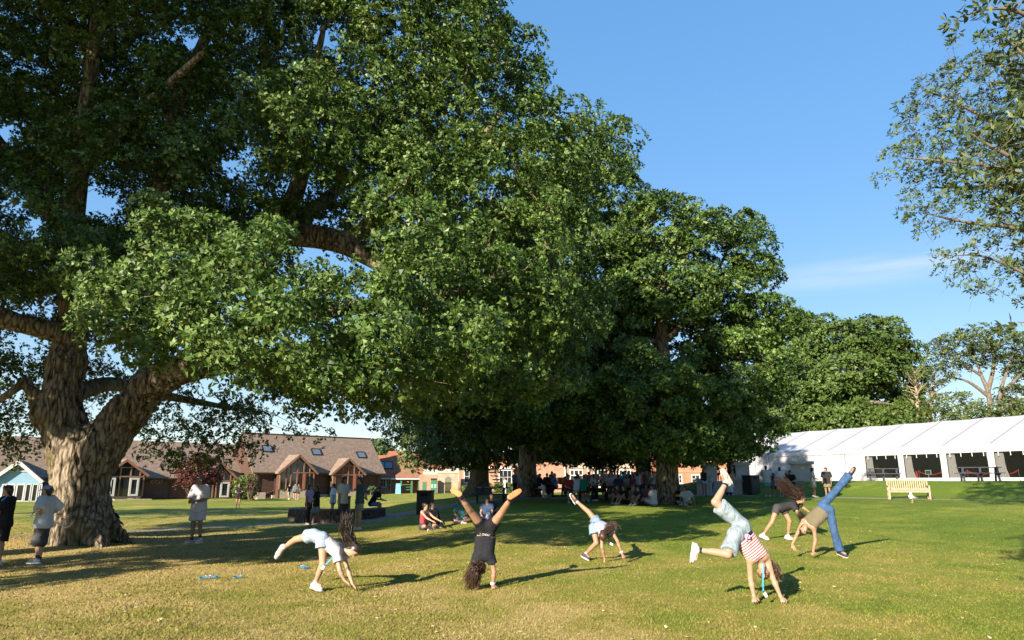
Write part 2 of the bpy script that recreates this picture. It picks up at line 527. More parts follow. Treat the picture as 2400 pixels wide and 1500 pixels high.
def vnormals(V, Q):
    fn = np.cross(V[Q[:, 2]] - V[Q[:, 0]], V[Q[:, 3]] - V[Q[:, 1]])
    N = np.zeros_like(V)
    for k in range(4): np.add.at(N, Q[:, k], fn)
    return N / (np.linalg.norm(N, axis=1)[:, None] + 1e-12)
# ------------------------------------------------------------ tree materials
def bark_mat(name, lo, mid, hi, moss=None, sc=1.0):
    m, t, b = new_mat(name)
    pos = coords(t, 'Object')
    vm = t.nodes.new('ShaderNodeMapping'); vm.inputs['Scale'].default_value = (1, 1, 0.22); t.links.new(pos, vm.inputs[0])
    v = t.nodes.new('ShaderNodeTexVoronoi'); v.inputs['Scale'].default_value = 9 * sc; v.feature = 'DISTANCE_TO_EDGE'
    t.links.new(vm.outputs[0], v.inputs['Vector'])
    n = noise(t, 7 * sc, 6, 0.7, vm.outputs[0])
    a = t.nodes.new('ShaderNodeMath'); a.operation = 'MULTIPLY_ADD'; t.links.new(v.outputs['Distance'], a.inputs[0]); a.inputs[1].default_value = 0.9; t.links.new(n, a.inputs[2])
    c = ramp(t, a.outputs[0], [(0.40, lo), (0.55, mid), (0.74, hi)])
    if moss:
        mk = noise(t, 0.9, 5, 0.6, pos)
        f = ramp(t, mk, [(0.56, (0, 0, 0)), (0.70, (0.8, 0.8, 0.8))])
        x = t.nodes.new('ShaderNodeMix'); x.data_type = 'RGBA'
        t.links.new(f, x.inputs[0]); t.links.new(c, x.inputs[6]); x.inputs[7].default_value = (*moss, 1)
        c = x.outputs[2]
    t.links.new(c, b.inputs['Base Color']); b.inputs['Roughness'].default_value = 0.95; b.inputs['Specular IOR Level'].default_value = 0.15
    bump(t, b, a.outputs[0], 1.0, 0.09)
    return m
OAKBARK = bark_mat('oak bark', (0.016, 0.013, 0.009), (0.105, 0.084, 0.058), (0.265, 0.22, 0.158), (0.10, 0.085, 0.014))
GREYBARK = bark_mat('grey bark', (0.04, 0.035, 0.028), (0.12, 0.10, 0.08), (0.24, 0.20, 0.155), None, 1.4)
TWIG = plain('twig bark', (0.12, 0.095, 0.07), 0.9, 0.3, 3)
PALETWIG = plain('pale twig bark', (0.26, 0.205, 0.14), 0.9, 0.3, 3)
def leaf_mat(name, dark, midc, light, trans=0.14, rough=0.5):
    m, t, b = new_mat(name)
    g = t.nodes.new('ShaderNodeNewGeometry')
    n = noise(t, 0.55, 3, 0.5, g.outputs['Position'])
    a = t.nodes.new('ShaderNodeMath'); a.operation = 'MULTIPLY_ADD'; t.links.new(n, a.inputs[0]); a.inputs[1].default_value = 0.7
    mu = t.nodes.new('ShaderNodeMath'); mu.operation = 'MULTIPLY'; t.links.new(g.outputs['Random Per Island'], mu.inputs[0]); mu.inputs[1].default_value = 0.62
    t.links.new(mu.outputs[0], a.inputs[2])
    c = ramp(t, a.outputs[0], [(0.25, dark), (0.62, midc), (0.97, light)])
    t.links.new(c, b.inputs['Base Color']); b.inputs['Roughness'].default_value = rough; b.inputs['Specular IOR Level'].default_value = 0.3
    tr = t.nodes.new('ShaderNodeBsdfTranslucent')
    hs = t.nodes.new('ShaderNodeHueSaturation'); hs.inputs['Hue'].default_value = 0.48; hs.inputs['Value'].default_value = 1.5; t.links.new(c, hs.inputs['Color']); t.links.new(hs.outputs[0], tr.inputs[0])
    mx = t.nodes.new('ShaderNodeMixShader'); mx.inputs[0].default_value = trans
    t.links.new(b.outputs[0], mx.inputs[1]); t.links.new(tr.outputs[0], mx.inputs[2])
    t.links.new(mx.outputs[0], t.nodes['Material Output'].inputs['Surface'])
    return m
OAKLEAF = leaf_mat('oak leaf', (0.009, 0.026, 0.004), (0.042, 0.090, 0.012), (0.135, 0.195, 0.045))
LIMELEAF = leaf_mat('lime leaf', (0.030, 0.062, 0.024), (0.065, 0.108, 0.038), (0.13, 0.165, 0.06))
ASHLEAF = leaf_mat('ash leaf', (0.020, 0.042, 0.008), (0.050, 0.080, 0.015), (0.12, 0.145, 0.035))
WILLOWLEAF = leaf_mat('sallow leaf', (0.026, 0.044, 0.012), (0.052, 0.076, 0.020), (0.11, 0.135, 0.045))
FARLEAF = leaf_mat('far leaf', (0.028, 0.058, 0.011), (0.055, 0.095, 0.018), (0.095, 0.140, 0.028))
REDLEAF = leaf_mat('red maple leaf', (0.03, 0.009, 0.009), (0.065, 0.018, 0.016), (0.14, 0.05, 0.035))
SHRUBLEAF = leaf_mat('shrub leaf', (0.03, 0.06, 0.012), (0.07, 0.11, 0.02), (0.13, 0.17, 0.04))
# ------------------------------------------------------------ tree growth
def unit(a): return a / (np.linalg.norm(a, axis=-1, keepdims=True) + 1e-9)
def leaves(rg, C, A, per, L, Wd, phi=(0.75, 1.5), droop=0.15, lobed=False, wedge=False):
    """per leaves radiating from each sprig tip C with axis A"""
    n = len(C)
    C = np.repeat(C, per, 0); A = np.repeat(unit(A), per, 0); N = n * per
    ref = rg.normal(size=(N, 3)); B = unit(np.cross(A, ref)); Cc = np.cross(A, B)
    th = rg.random(N) * 2 * math.pi; ph = phi[0] + (phi[1] - phi[0]) * rg.random(N)
    D = A * np.cos(ph)[:, None] + (B * np.cos(th)[:, None] + Cc * np.sin(th)[:, None]) * np.sin(ph)[:, None]
    D[:, 2] -= droop * rg.random(N); D = unit(D)
    Sd = unit(np.cross(A, D) + 0.35 * rg.normal(size=(N, 3)))
    Nn = np.cross(D, Sd)
    l = L * (0.7 + 0.6 * rg.random(N)); w_ = Wd * (0.7 + 0.6 * rg.random(N))
    base = C + D * (0.12 * l)[:, None]
    mid = base + D * (0.58 * l)[:, None] - Nn * (0.08 * l)[:, None]
    tip = base + D * l[:, None]
    if wedge:                                   # oak leaves widen toward the tip
        V = np.stack([base, mid + D * (.22 * l)[:, None] + Sd * (w_ * .55)[:, None], tip - Sd * (w_ * .40)[:, None]], 1).reshape(-1, 3)
        return V, np.arange(3 * N).reshape(-1, 3)
    if not lobed:
        V = np.stack([base, mid + Sd * (w_ / 2)[:, None], tip, mid - Sd * (w_ / 2)[:, None]], 1).reshape(-1, 3)
        return V, np.arange(4 * N).reshape(-1, 4)
    # two quads: a waisted outline with a notch, folded on the midrib
    m1 = base + D * (0.34 * l)[:, None] - Nn * (0.05 * l)[:, None]
    a1 = m1 + Sd * (w_ * 0.42)[:, None]; b1 = m1 - Sd * (w_ * 0.42)[:, None]
    m2 = base + D * (0.74 * l)[:, None]
    a2 = m2 + Sd * (w_ * 0.55)[:, None]; b2 = m2 - Sd * (w_ * 0.55)[:, None]
    V = np.stack([base, a1, b1, a2, tip, b2], 1).reshape(-1, 3)
    o = np.arange(N)[:, None] * 6
    q1 = o + np.array([[0, 1, 5, 2]]); q2 = o + np.array([[1, 3, 4, 5]])
    q1 = o + np.array([[0, 1, 3, 2]]); q2 = o + np.array([[2, 3, 4, 5]])
    return V, np.vstack([q1, q2])
def lobe_clumps(rg, lobes, gap, shell=0.55, n_try=60000, zmin=-1e9, deep=0.62):
    """clump centres in the outer shell of a union of ellipsoids (x, y, z, rx, ry, rz)"""
    Lb = np.array(lobes, float)
    vol = Lb[:, 3] * Lb[:, 4] * Lb[:, 5]
    pick = rg.choice(len(Lb), n_try, p=(vol ** 0.75) / (vol ** 0.75).sum())
    u = unit(rg.normal(size=(n_try, 3)))
    r = (shell ** 3 + (1 - shell ** 3) * rg.random(n_try)) ** (1 / 3)
    r = r * (1 + .26 * rg.random(n_try) ** 5)      # a few shoots stand proud of the rest
    P = Lb[pick, :3] + u * r[:, None] * Lb[pick, 3:6]
    P = P[P[:, 2] > zmin]
    ok = np.ones(len(P), bool)
    for l in Lb:
        ok &= (((P - l[:3]) / l[3:6]) ** 2).sum(1) > deep ** 2
    P = P[ok]
    grid = {}; out = []
    g2 = gap * gap
    for p in P:
        k = (int(p[0] // gap), int(p[1] // gap), int(p[2] // gap))
        hit = False
        for a in (-1, 0, 1):
            for b_ in (-1, 0, 1):
                for c_ in (-1, 0, 1):
                    for qv in grid.get((k[0] + a, k[1] + b_, k[2] + c_), ()):
                        d = p - qv
                        if d @ d < g2: hit = True; break
                    if hit: break
                if hit: break
            if hit: break
        if not hit:
            grid.setdefault(k, []).append(p); out.append(p)
    return np.array(out)
def crown(rg, clumps, centre, rad, sprigs, per, L, Wd, flat=0.65, lobed=False, up=0.35, hollow=0.45, wt=None, wedge=False):
    """sprigs on the outside of each clump, leaning outward and up"""
    n = len(clumps)
    k = np.maximum(4, (sprigs * (0.6 + 0.8 * rg.random(n)) * (1 if wt is None else wt)).astype(int))
    idx = np.repeat(np.arange(n), k); N = len(idx)
    R = (rad * (0.65 + 0.7 * rg.random(n)))[idx]
    out = unit(clumps - centre)[idx]
    u = unit(rg.normal(size=(N, 3)) + 0.55 * out + np.array([0, 0, up]))
    r = hollow + (1 - hollow) * rg.random(N) ** 0.6
    P = clumps[idx] + u * (R * r)[:, None] * np.array([1, 1, flat])
    A = unit(u + 0.5 * out + np.array([0, 0, 0.35]) + 0.35 * rg.normal(size=(N, 3)))
    return leaves(rg, P, A, per, L, Wd, lobed=lobed, wedge=wedge)
def curve_pts(a, b_, rg, n=6, sag=0.12, up0=0.0):
    a = np.asarray(a, float); b_ = np.asarray(b_, float)
    L = np.linalg.norm(b_ - a)
    t_ = np.linspace(0, 1, n)[:, None]
    off = rg.normal(size=3) * sag * L; off[2] += up0 * L
    P = a + (b_ - a) * t_ + off * (t_ * (1 - t_)) * 2
    P[1:-1] += rg.normal(size=(n - 2, 3)) * 0.025 * L
    return P
def branch_to(rg, nodes, clumps, r_tip=0.012, k=0.02, nseg=6, sides=5, twigs=0, tw_len=0.6):
    """branches fork: each clump hangs on the nearest limb or on a branch already grown"""
    parts = []
    m = len(nodes); cap = m + len(clumps) * nseg
    Np = np.zeros((cap, 3)); Nr = np.zeros(cap)
    Np[:m] = [q[0] for q in nodes]; Nr[:m] = [q[1] for q in nodes]
    near = np.array([np.min(((Np[:m] - c) ** 2).sum(1)) for c in clumps])
    for c in clumps[np.argsort(near)]:
        d = np.sqrt(((Np[:m] - c) ** 2).sum(1))
        i = int(np.argmin(d + 0.5 * np.maximum(0, Np[:m, 2] - c[2])))
        L = d[i]
        r0 = min(max(Nr[i] * 0.75, r_tip * 1.2), r_tip + k * L)
        P = curve_pts(Np[i], c, rg, nseg, 0.10, 0.06)
        R = np.linspace(r0, r_tip, nseg)
        parts.append(tube_np(P, R, sides))
        Np[m:m + nseg - 1] = P[1:]; Nr[m:m + nseg - 1] = R[1:]; m += nseg - 1
        for _ in range(twigs):
            e = c + rg.normal(size=3) * tw_len
            parts.append(tube_np(curve_pts(P[-2], e, rg, 4, 0.1), np.linspace(r_tip, r_tip * 0.4, 4), 3))
    return parts
def limb(P, R, sub=6):
    """smooth limb through control points; returns tube and nodes"""
    P = np.asarray(P, float); m = len(P)
    out, rr = [], []
    for i in range(m - 1):
        p0 = P[max(i - 1, 0)]; p1 = P[i]; p2 = P[i + 1]; p3 = P[min(i + 2, m - 1)]
        for k in range(sub):
            f = k / sub
            out.append(0.5 * (2 * p1 + (p2 - p0) * f + (2 * p0 - 5 * p1 + 4 * p2 - p3) * f * f + (3 * p1 - p0 - 3 * p2 + p3) * f ** 3))
            rr.append(R[i] * (1 - f) + R[i + 1] * f)
    out.append(P[-1]); rr.append(R[-1])
    return np.array(out), np.array(rr)
def px_lobes(L):
    """(px, py, distance, half-width px, half-height px, depth m) -> ellipsoids in metres"""
    out = []
    for px, py, Y, a, b_, dep in L:
        p = at(px, py, Y); k = (p - Vector((0, 0, EYE))).length / F
        out.append((p.x, p.y, p.z, a * k * 1.0, dep, b_ * k))
    return out
def tree_obj(name, label, cat, base, woodV, woodQ, leafV, leafQ, bark, leaf, group=None, rz=0, attrs=None):
    t_ = empty(name, base, 0, label, cat, group)
    b0 = np.array(tuple(base))
    link('trunk', mesh_np('trunk', woodV - b0, woodQ), t_, bark)
    if leafV is not None:
        c = link('crown', mesh_np('crown', leafV - b0, leafQ, smooth=False), t_, leaf)
        c['kind'] = 'stuff'
    return t_
STAT = []
# ------------------------------------------------------------ the great oak, left
from mathutils import noise as mnoise
def P3(px, py, Y): return tuple(at(px, py, Y))
rg = np.random.default_rng(11)
oak_base = ground(190, 1272)
TA = oak_base.y
def great_oak():
    Y = TA
    m = SDF()
    b = np.array(tuple(oak_base))
    g = lambda px, py, dy=0: np.array(P3(px, py, Y + dy))
    m.cone(b + [0, 0, -0.3], g(188, 1215), .80, 0.70, 0.2)
    m.cone(g(188, 1215), g(186, 1120), 0.70, 0.62, 0.2)
    m.cone(g(186, 1120), g(195, 1065), 0.64, 0.72, 0.2)
    for ang, ln, r in ((0.15, 1.75, 0.20), (1.2, 1.5, 0.24), (2.2, 1.5, 0.24), (3.1, 1.35, 0.26), (3.9, 1.45, 0.28), (5.6, 1.75, 0.30)):
        d = np.array([math.cos(ang), math.sin(ang), 0])
        m.cone(b + d * 0.45 + [0, 0, 0.55], b + d * ln * .78 + [0, 0, -0.16], r + 0.06, r * 0.5, 0.22)
    # two stems above the fork
    m.cone(g(172, 1072), g(140, 960, -0.1), 0.62, 0.52, 0.2)
    m.cone(g(140, 960, -0.1), g(160, 850, 0), 0.50, 0.42, 0.18)
    m.cone(g(160, 850, 0), g(172, 740, 0.2), 0.42, 0.38, 0.18)
    m.cone(g(102, 955, -0.3), g(98, 975, -0.35), 0.26, 0.28, 0.18)      # mossy burr
    m.cone(g(218, 1072), g(298, 968, 0.1), 0.60, 0.52, 0.2)
    m.cone(g(300, 965, 0.1), g(352, 905, 0), 0.51, 0.46, 0.18)
    m.cone(g(352, 905, 0), g(440, 858, -0.7), 0.46, 0.38, 0.18)
    m.cone(g(100, 960, -0.2), g(55, 890, -0.4), 0.22, 0.13, 0.15)
    V, Q = m.build(0.036, 0.05)
    N = vnormals(V, Q)
    rel = V - b
    n2 = np.array([mnoise.noise((p[0] * 6.0 + 1.6 * p[2], p[1] * 6.0, p[2] * 1.5)) for p in rel.tolist()])
    n3 = np.array([mnoise.noise((p[0] * 11 + 3, p[1] * 11, p[2] * 3.6)) for p in rel.tolist()])
    n4 = np.array([mnoise.noise((p[0] * 1.1 + 3, p[1] * 1.1, p[2] * 0.9)) for p in rel.tolist()])
    V = V + N * (0.075 * (0.4 - np.abs(n2) * 2.0) + 0.04 * (0.3 - np.abs(n3) * 2) + 0.07 * n4)[:, None]
    parts = [(V, Q)]
    nodes = []
    def add(pts, rs, keep=3, sides=10):
        P, R = limb([np.array(P3(*p)) for p in pts], rs)
        parts.append(tube_np(P, R, sides))
        for p, r in list(zip(P, R))[keep:]: nodes.append((p, r))
    Yb = Y
    add([(172, 745, Yb + .2), (165, 600, Yb), (185, 400, Yb - .5), (215, 150, Yb - 1), (240, -120, Yb - 1)], [.38, .32, .26, .18, .08])
    add([(165, 790, Yb), (80, 765, Yb - .8), (-60, 735, Yb - 1.5), (-220, 690, Yb - 2)], [.30, .27, .2, .1])
    add([(425, 865, Yb - .6), (520, 800, Yb - 1.8), (660, 750, Yb - 3), (830, 720, Yb - 4), (1020, 700, Yb - 4.5), (1180, 640, Yb - 4)], [.38, .31, .25, .18, .12, .05])
    add([(400, 880, Yb - .2), (560, 850, Yb + 1.2), (760, 850, Yb + 2.5), (960, 860, Yb + 3.5)], [.34, .26, .18, .07])
    add([(185, 700, Yb + .1), (330, 600, Yb + .5), (500, 540, Yb + .4), (640, 545, Yb), (790, 565, Yb), (930, 628, Yb - .4), (1030, 600, Yb - .6)], [.40, .40, .38, .37, .33, .26, .1])
    add([(640, 545, Yb), (700, 430, Yb - .5), (720, 250, Yb - 1), (760, 60, Yb - 1.4)], [.3, .24, .17, .06])
    add([(800, 565, Yb), (920, 500, Yb - .5), (1060, 400, Yb - 1), (1180, 260, Yb - 1)], [.26, .2, .14, .05])
    add([(330, 600, Yb + .5), (380, 420, Yb + .3), (420, 230, Yb), (500, 40, Yb), (540, -150, Yb)], [.34, .28, .2, .14, .06])
    add([(170, 560, Yb), (60, 420, Yb + .5), (-60, 250, Yb + 1), (-150, 60, Yb + 1)], [.3, .22, .15, .06])
    add([(185, 400, Yb - .5), (330, 260, Yb - 2), (480, 120, Yb - 3.5)], [.22, .15, .06])
    add([(640, 545, Yb), (760, 470, Yb + 2), (900, 330, Yb + 3.5), (1000, 150, Yb + 4)], [.28, .2, .13, .05])
    add([(140, 940, Yb + .1), (260, 900, Yb + 2.4), (400, 930, Yb + 5), (560, 960, Yb + 7)], [.3, .22, .15, .06])
    add([(60, 895, Yb - .4), (10, 930, Yb - .6), (-60, 980, Yb - .4)], [.12, .09, .04])
    P, R = limb([np.array(P3(40, 752, Yb - 1.1)), np.array([-16.2, 15.5, 7.2]), np.array([-15.6, 12.6, 6.6]), np.array([-13.6, 10.4, 5.2]), np.array([-11.4, 9.0, 4.9]), np.array([-9.9, 9.0, 5.1])], [.2, .18, .15, .11, .07, .03])
    parts.append(tube_np(P, R, 8))
    for p, r in list(zip(P, R))[6:]: nodes.append((p, r))
    L = px_lobes([
        # lit front boughs
        (390, 720, 13.6, 120, 110, 1.3), (470, 830, 12.9, 100, 60, 1.0), (560, 700, 13.4, 150, 110, 1.5), (690, 790, 12.9, 150, 100, 1.4), (830, 720, 13.6, 160, 120, 1.6), (580, 840, 12.6, 110, 45, 1.1), (760, 850, 12.7, 120, 45, 1.2), (900, 820, 12.9, 120, 60, 1.2), (1060, 800, 13.0, 110, 60, 1.2), (1000, 860, 13.6, 110, 45, 1.2),
        (960, 780, 14, 150, 100, 1.5), (1010, 640, 15, 150, 120, 1.8), (1150, 720, 16.2, 150, 130, 1.8), (1240, 600, 17, 140, 130, 1.9), (1120, 850, 16.5, 140, 80, 1.5),
        (620, 870, 14.8, 120, 50, 1.3), (800, 885, 15.2, 140, 55, 1.5), (960, 905, 16, 130, 50, 1.5), (730, 920, 16.5, 110, 35, 1.4), (880, 935, 17, 110, 30, 1.4), (1100, 910, 17, 110, 45, 1.4), (1250, 860, 18, 110, 80, 1.6), (1330, 740, 18.5, 90, 90, 1.6), (1280, 760, 18, 100, 80, 1.6),
        (340, 560, 15.2, 110, 60, 1.4), (200, 530, 15.6, 110, 60, 1.4), (480, 585, 15.2, 100, 50, 1.3), (640, 600, 15.2, 80, 40, 1.2),
        (300, 640, 15.5, 90, 70, 1.2), (130, 610, 16.8, 140, 80, 1.6),
        # middle storey
        (720, 330, 16.5, 150, 110, 1.8), (560, 420, 18, 170, 130, 2.2), (300, 430, 18.5, 170, 110, 2.2), (420, 300, 18.5, 150, 120, 2), (980, 470, 17, 150, 120, 2), (1130, 450, 17.5, 150, 130, 2),
        (1260, 430, 18.5, 140, 130, 2), (1370, 350, 19.5, 95, 90, 1.6), (1190, 290, 18.5, 100, 100, 1.8), (1080, 230, 17.5, 150, 120, 2), (900, 260, 17.5, 150, 120, 2), (1215, 150, 19, 60, 60, 1.2),
        (1080, 80, 18, 105, 100, 1.9), (940, 70, 17.5, 150, 110, 2), (760, 120, 18, 160, 120, 2.2), (570, 150, 19, 170, 120, 2.3), (360, 110, 19, 180, 130, 2.4), (150, 160, 20, 180, 140, 2.4),
        (30, 330, 20, 170, 120, 2.3), (180, 320, 19.5, 140, 100, 2), (-60, 520, 19.5, 180, 140, 2.4), (-80, 180, 20.5, 170, 150, 2.4), (30, 20, 20.5, 180, 120, 2.4),
        # dead centre and rear
        (700, 560, 22.5, 170, 90, 2), (480, 560, 23.5, 180, 110, 2.2), (850, 400, 23, 180, 120, 2.4), (620, 260, 24, 220, 140, 2.8), (330, 260, 25, 220, 160, 2.8), (1000, 330, 23.5, 160, 140, 2.4),
        (1150, 560, 22, 160, 130, 2.4), (900, 620, 21.5, 110, 70, 1.8), (100, 480, 25, 200, 140, 2.8), (320, 700, 24.5, 150, 100, 2.4), (60, 720, 24.5, 140, 70, 2.0),
        # top, above the frame
        (930, -20, 18, 170, 80, 2.2), (700, -40, 19, 200, 100, 2.6), (400, -80, 19.5, 240, 130, 3), (90, -100, 20.5, 240, 140, 3), (-260, 100, 20.5, 220, 200, 3), (-320, 420, 20, 200, 160, 3),
        # low rear boughs hanging over the far lawn
        (680, 930, 24.5, 130, 65, 1.7), (830, 940, 24, 110, 65, 1.6), (560, 1010, 26.5, 60, 55, 1.0), (440, 960, 26, 110, 70, 1.6), (420, 1050, 26.5, 70, 45, 0.9), (930, 970, 25, 60, 60, 1.2), (540, 900, 25.5, 120, 60, 1.6), (720, 1000, 26, 70, 35, 0.9), (480, 1100, 27, 40, 30, .7),
        (30, 1000, 22.5, 55, 50, 1), (-10, 900, 22.5, 90, 80, 1.4), (230, 860, 25, 100, 60, 1.6), (240, 960, 26, 60, 50, 1.0), (-150, 850, 21, 140, 100, 2), (-10, 1060, 22.5, 40, 40, .8),
    ])
    L += [(-16.3, 13.1, 6.5, 1.5, 1.3, .8), (-14.9, 13.4, 7.3, 1.4, 1.3, .9), (-17.6, 12.4, 8.4, 1.5, 1.4, .9), (-14.0, 10.5, 4.7, 1.2, 1.2, .7), (-12.6, 9.4, 4.5, 1.5, 1.3, .7), (-11.2, 8.7, 4.4, 1.4, 1.2, .6), (-9.8, 9.0, 5.0, 1.3, 1.2, .6), (-16.6, 12.8, 7.6, 1.5, 1.5, 1.0), (-15.4, 14.2, 7.6, 1.5, 1.5, 1.0), (-18.6, 13.5, 5.2, 1.4, 1.4, .9), (-17.4, 15.5, 8.4, 1.8, 1.8, 1.2)]
    cl = lobe_clumps(rg, L, 0.60, 0.5, 60000, zmin=2.35)
    # boughs with dark gaps between them
    keep = np.array([mnoise.noise((c[0] * .55, c[1] * .55, c[2] * .8)) > -.34 for c in cl])
    for px, py, r in ((735, 600, 34), (850, 600, 26), (705, 430, 20), (560, 395, 26), (200, 470, 28), (260, 490, 22), (90, 540, 20), (640, 950, 18), (755, 970, 24), (480, 900, 20), (60, 800, 26), (290, 820, 22), (20, 310, 24), (440, 90, 22), (760, 90, 20), (560, 890, 18), (810, 990, 20), (30, 470, 20)):
        for i, c in enumerate(cl):
            a, b_ = pix(c)
            if (a - px) ** 2 + (b_ - py) ** 2 < (r + 22) ** 2: keep[i] = False
    for i, c in enumerate(cl):                      # nothing hangs before the butt and the fork
        a, b_ = pix(c)
        if 60 < a < 400 and b_ > 880 - 0.12 * (a - 60) and c[1] < Y + 2.2: keep[i] = False
    cl = cl[keep]
    ctr = np.array(tuple(oak_base)) + [1.0, -1.5, 8.0]
    parts += branch_to(rg, nodes, cl, 0.009, 0.016, 4, 3, 0, 0.5)
    wt = []
    for c in cl:                                    # fuller where the crown faces the lawn, thinner at the back and out of view
        a, b_ = pix(c)
        wt.append(0 if (a < -60 or b_ < -60) else (1.0 if c[1] < Y - .5 else .38))
    wt = np.array(wt)
    LV, LQ = merge_np([crown(rg, cl[wt > 0], ctr, 0.52, 56, 8, 0.100, 0.076, flat=.75, wt=wt[wt > 0], wedge=True), crown(rg, cl[wt == 0], ctr, 0.58, 22, 6, 0.22, 0.17, flat=.75, wedge=True)])
    woodV, woodQ = merge_np(parts)
    STAT.append(('oak A', len(cl), len(LQ), len(woodQ)))
    tree_obj('oak_tree', 'huge old oak with forked furrowed trunk spreading over the left half', 'tree', oak_base, woodV, woodQ, LV, LQ, OAKBARK, OAKLEAF)
great_oak()
def plain_tree(name, label, base, trunk, trunk_r, limbs, lobes, seed, gap, rad, sprigs, per, leaf, Lf, Wf, bark=OAKBARK, ctr_up=5.0, flare=1.5, twigs=0, shell=0.5, deep=0.6, zmin=2.0, group=None, ntry=40000, tube_k=0.018, hollow=0.45, rtip=0.012, holes=()):
    """tree from a trunk line, limb lines and a crown of lobes"""
    rg = np.random.default_rng(seed)
    parts, nodes = [], []
    P, R = limb([np.array(tuple(p)) for p in trunk], trunk_r)
    h = P[:, 2] - P[0, 2]
    R = R * (1 + (flare - 1) * np.exp(-np.maximum(h, 0) / 0.45))
    V, Q = tube_np(P, R, 18)
    a = np.arctan2(V[:, 1] - base.y, V[:, 0] - base.x); z = V[:, 2] - base.z
    k = 0.14 * np.exp(-np.maximum(z, 0) / 0.6) * np.sin(a * 5 + seed)
    V[:, 0] += np.cos(a) * k; V[:, 1] += np.sin(a) * k
    parts.append((V, Q))
    for p, r in list(zip(P, R))[len(P) // 2:]: nodes.append((p, r))
    for pts, rs in limbs:
        P, R = limb([np.array(tuple(p)) for p in pts], rs)
        parts.append(tube_np(P, R, 8))
        for p, r in list(zip(P, R))[2:]: nodes.append((p, r))
    cl = lobe_clumps(rg, lobes, gap, shell, ntry, zmin=zmin, deep=deep)
    if len(holes):
        keep = np.ones(len(cl), bool)
        for i, c in enumerate(cl):
            a_, b_ = pix(c)
            for hx, hy, hr, yb in holes:
                if (a_ - hx) ** 2 + (b_ - hy) ** 2 < hr * hr and c[1] < yb: keep[i] = False
        cl = cl[keep]
    if leaf is OAKLEAF and zmin < 5:
        cl = cl[[mnoise.noise((c[0] * .4 + seed, c[1] * .4, c[2] * .6)) > -.2 for c in cl]]
    ctr = np.array(tuple(base)) + [0, 0, ctr_up]
    parts += branch_to(rg, nodes, cl, rtip, tube_k, 4, 3, twigs, rad * 0.8)
    LV, LQ = crown(rg, cl, ctr, rad, sprigs, per, Lf, Wf, hollow=hollow, wedge=leaf in (OAKLEAF, FARLEAF, LIMELEAF))
    wv, wq = merge_np(parts)
    STAT.append((name, len(cl), len(LQ)))
    return tree_obj(name, label, 'tree', base, wv, wq, LV, LQ, bark, leaf, group)
# oak B, filling the middle
YB = 39.0
bB = on(1235, YB + 4)
plain_tree('oak_tree', 'tall broad oak behind the picnic tables with a dark straight trunk', bB,
    [bB + Vector((0, 0, -.2)), P3(1236, 1080, YB + 4), P3(1240, 900, YB + 3.5), P3(1250, 700, YB + 3), P3(1290, 500, YB + 2.5)], [.62, .52, .44, .34, .2],
    [([P3(1240, 950, YB + 3.6), P3(1120, 860, YB + 1), P3(1040, 800, YB - 1)], [.3, .2, .08]),
     ([P3(1245, 850, YB + 3.4), P3(1360, 760, YB + 1), P3(1440, 650, YB)], [.3, .2, .08]),
     ([P3(1250, 720, YB + 3), P3(1180, 560, YB), P3(1150, 450, YB - 1)], [.26, .16, .06]),
     ([P3(1240, 980, YB + 3.6), P3(1350, 930, YB - 1), P3(1430, 900, YB - 2)], [.25, .16, .06]),
     ([P3(1240, 980, YB + 3.6), P3(1200, 960, YB - 2), P3(1150, 930, YB - 4)], [.25, .16, .06]),
     ([P3(1290, 500, YB + 2.5), P3(1350, 420, YB + 1), P3(1400, 360, YB + 1)], [.18, .1, .04])],
    px_lobes([(1400, 400, YB, 75, 80, 2.6), (1440, 500, YB, 70, 80, 2.6), (1330, 480, YB - 1, 110, 100, 3), (1300, 640, YB - 2, 140, 110, 3.4), (1430, 640, YB, 85, 100, 3), (1180, 640, YB - 1, 130, 120, 3.2),
              (1200, 800, YB - 3, 150, 110, 3.4), (1380, 800, YB - 2, 130, 110, 3.4), (1060, 800, YB - 1, 110, 110, 3), (1080, 920, YB - 1, 120, 75, 3), (1260, 930, YB - 3, 140, 80, 3.2), (1420, 930, YB - 1, 110, 80, 3),
              (1200, 1000, YB, 120, 45, 2.4), (1340, 1015, YB, 120, 45, 2.4), (1460, 1010, YB + 1, 60, 50, 1.8), (1300, 800, YB + 5, 200, 180, 3), (1460, 760, YB + 1, 60, 90, 2.4)]),
    21, 0.98, 0.84, 52, 7, OAKLEAF, 0.18, 0.14, ctr_up=11, zmin=3.0)
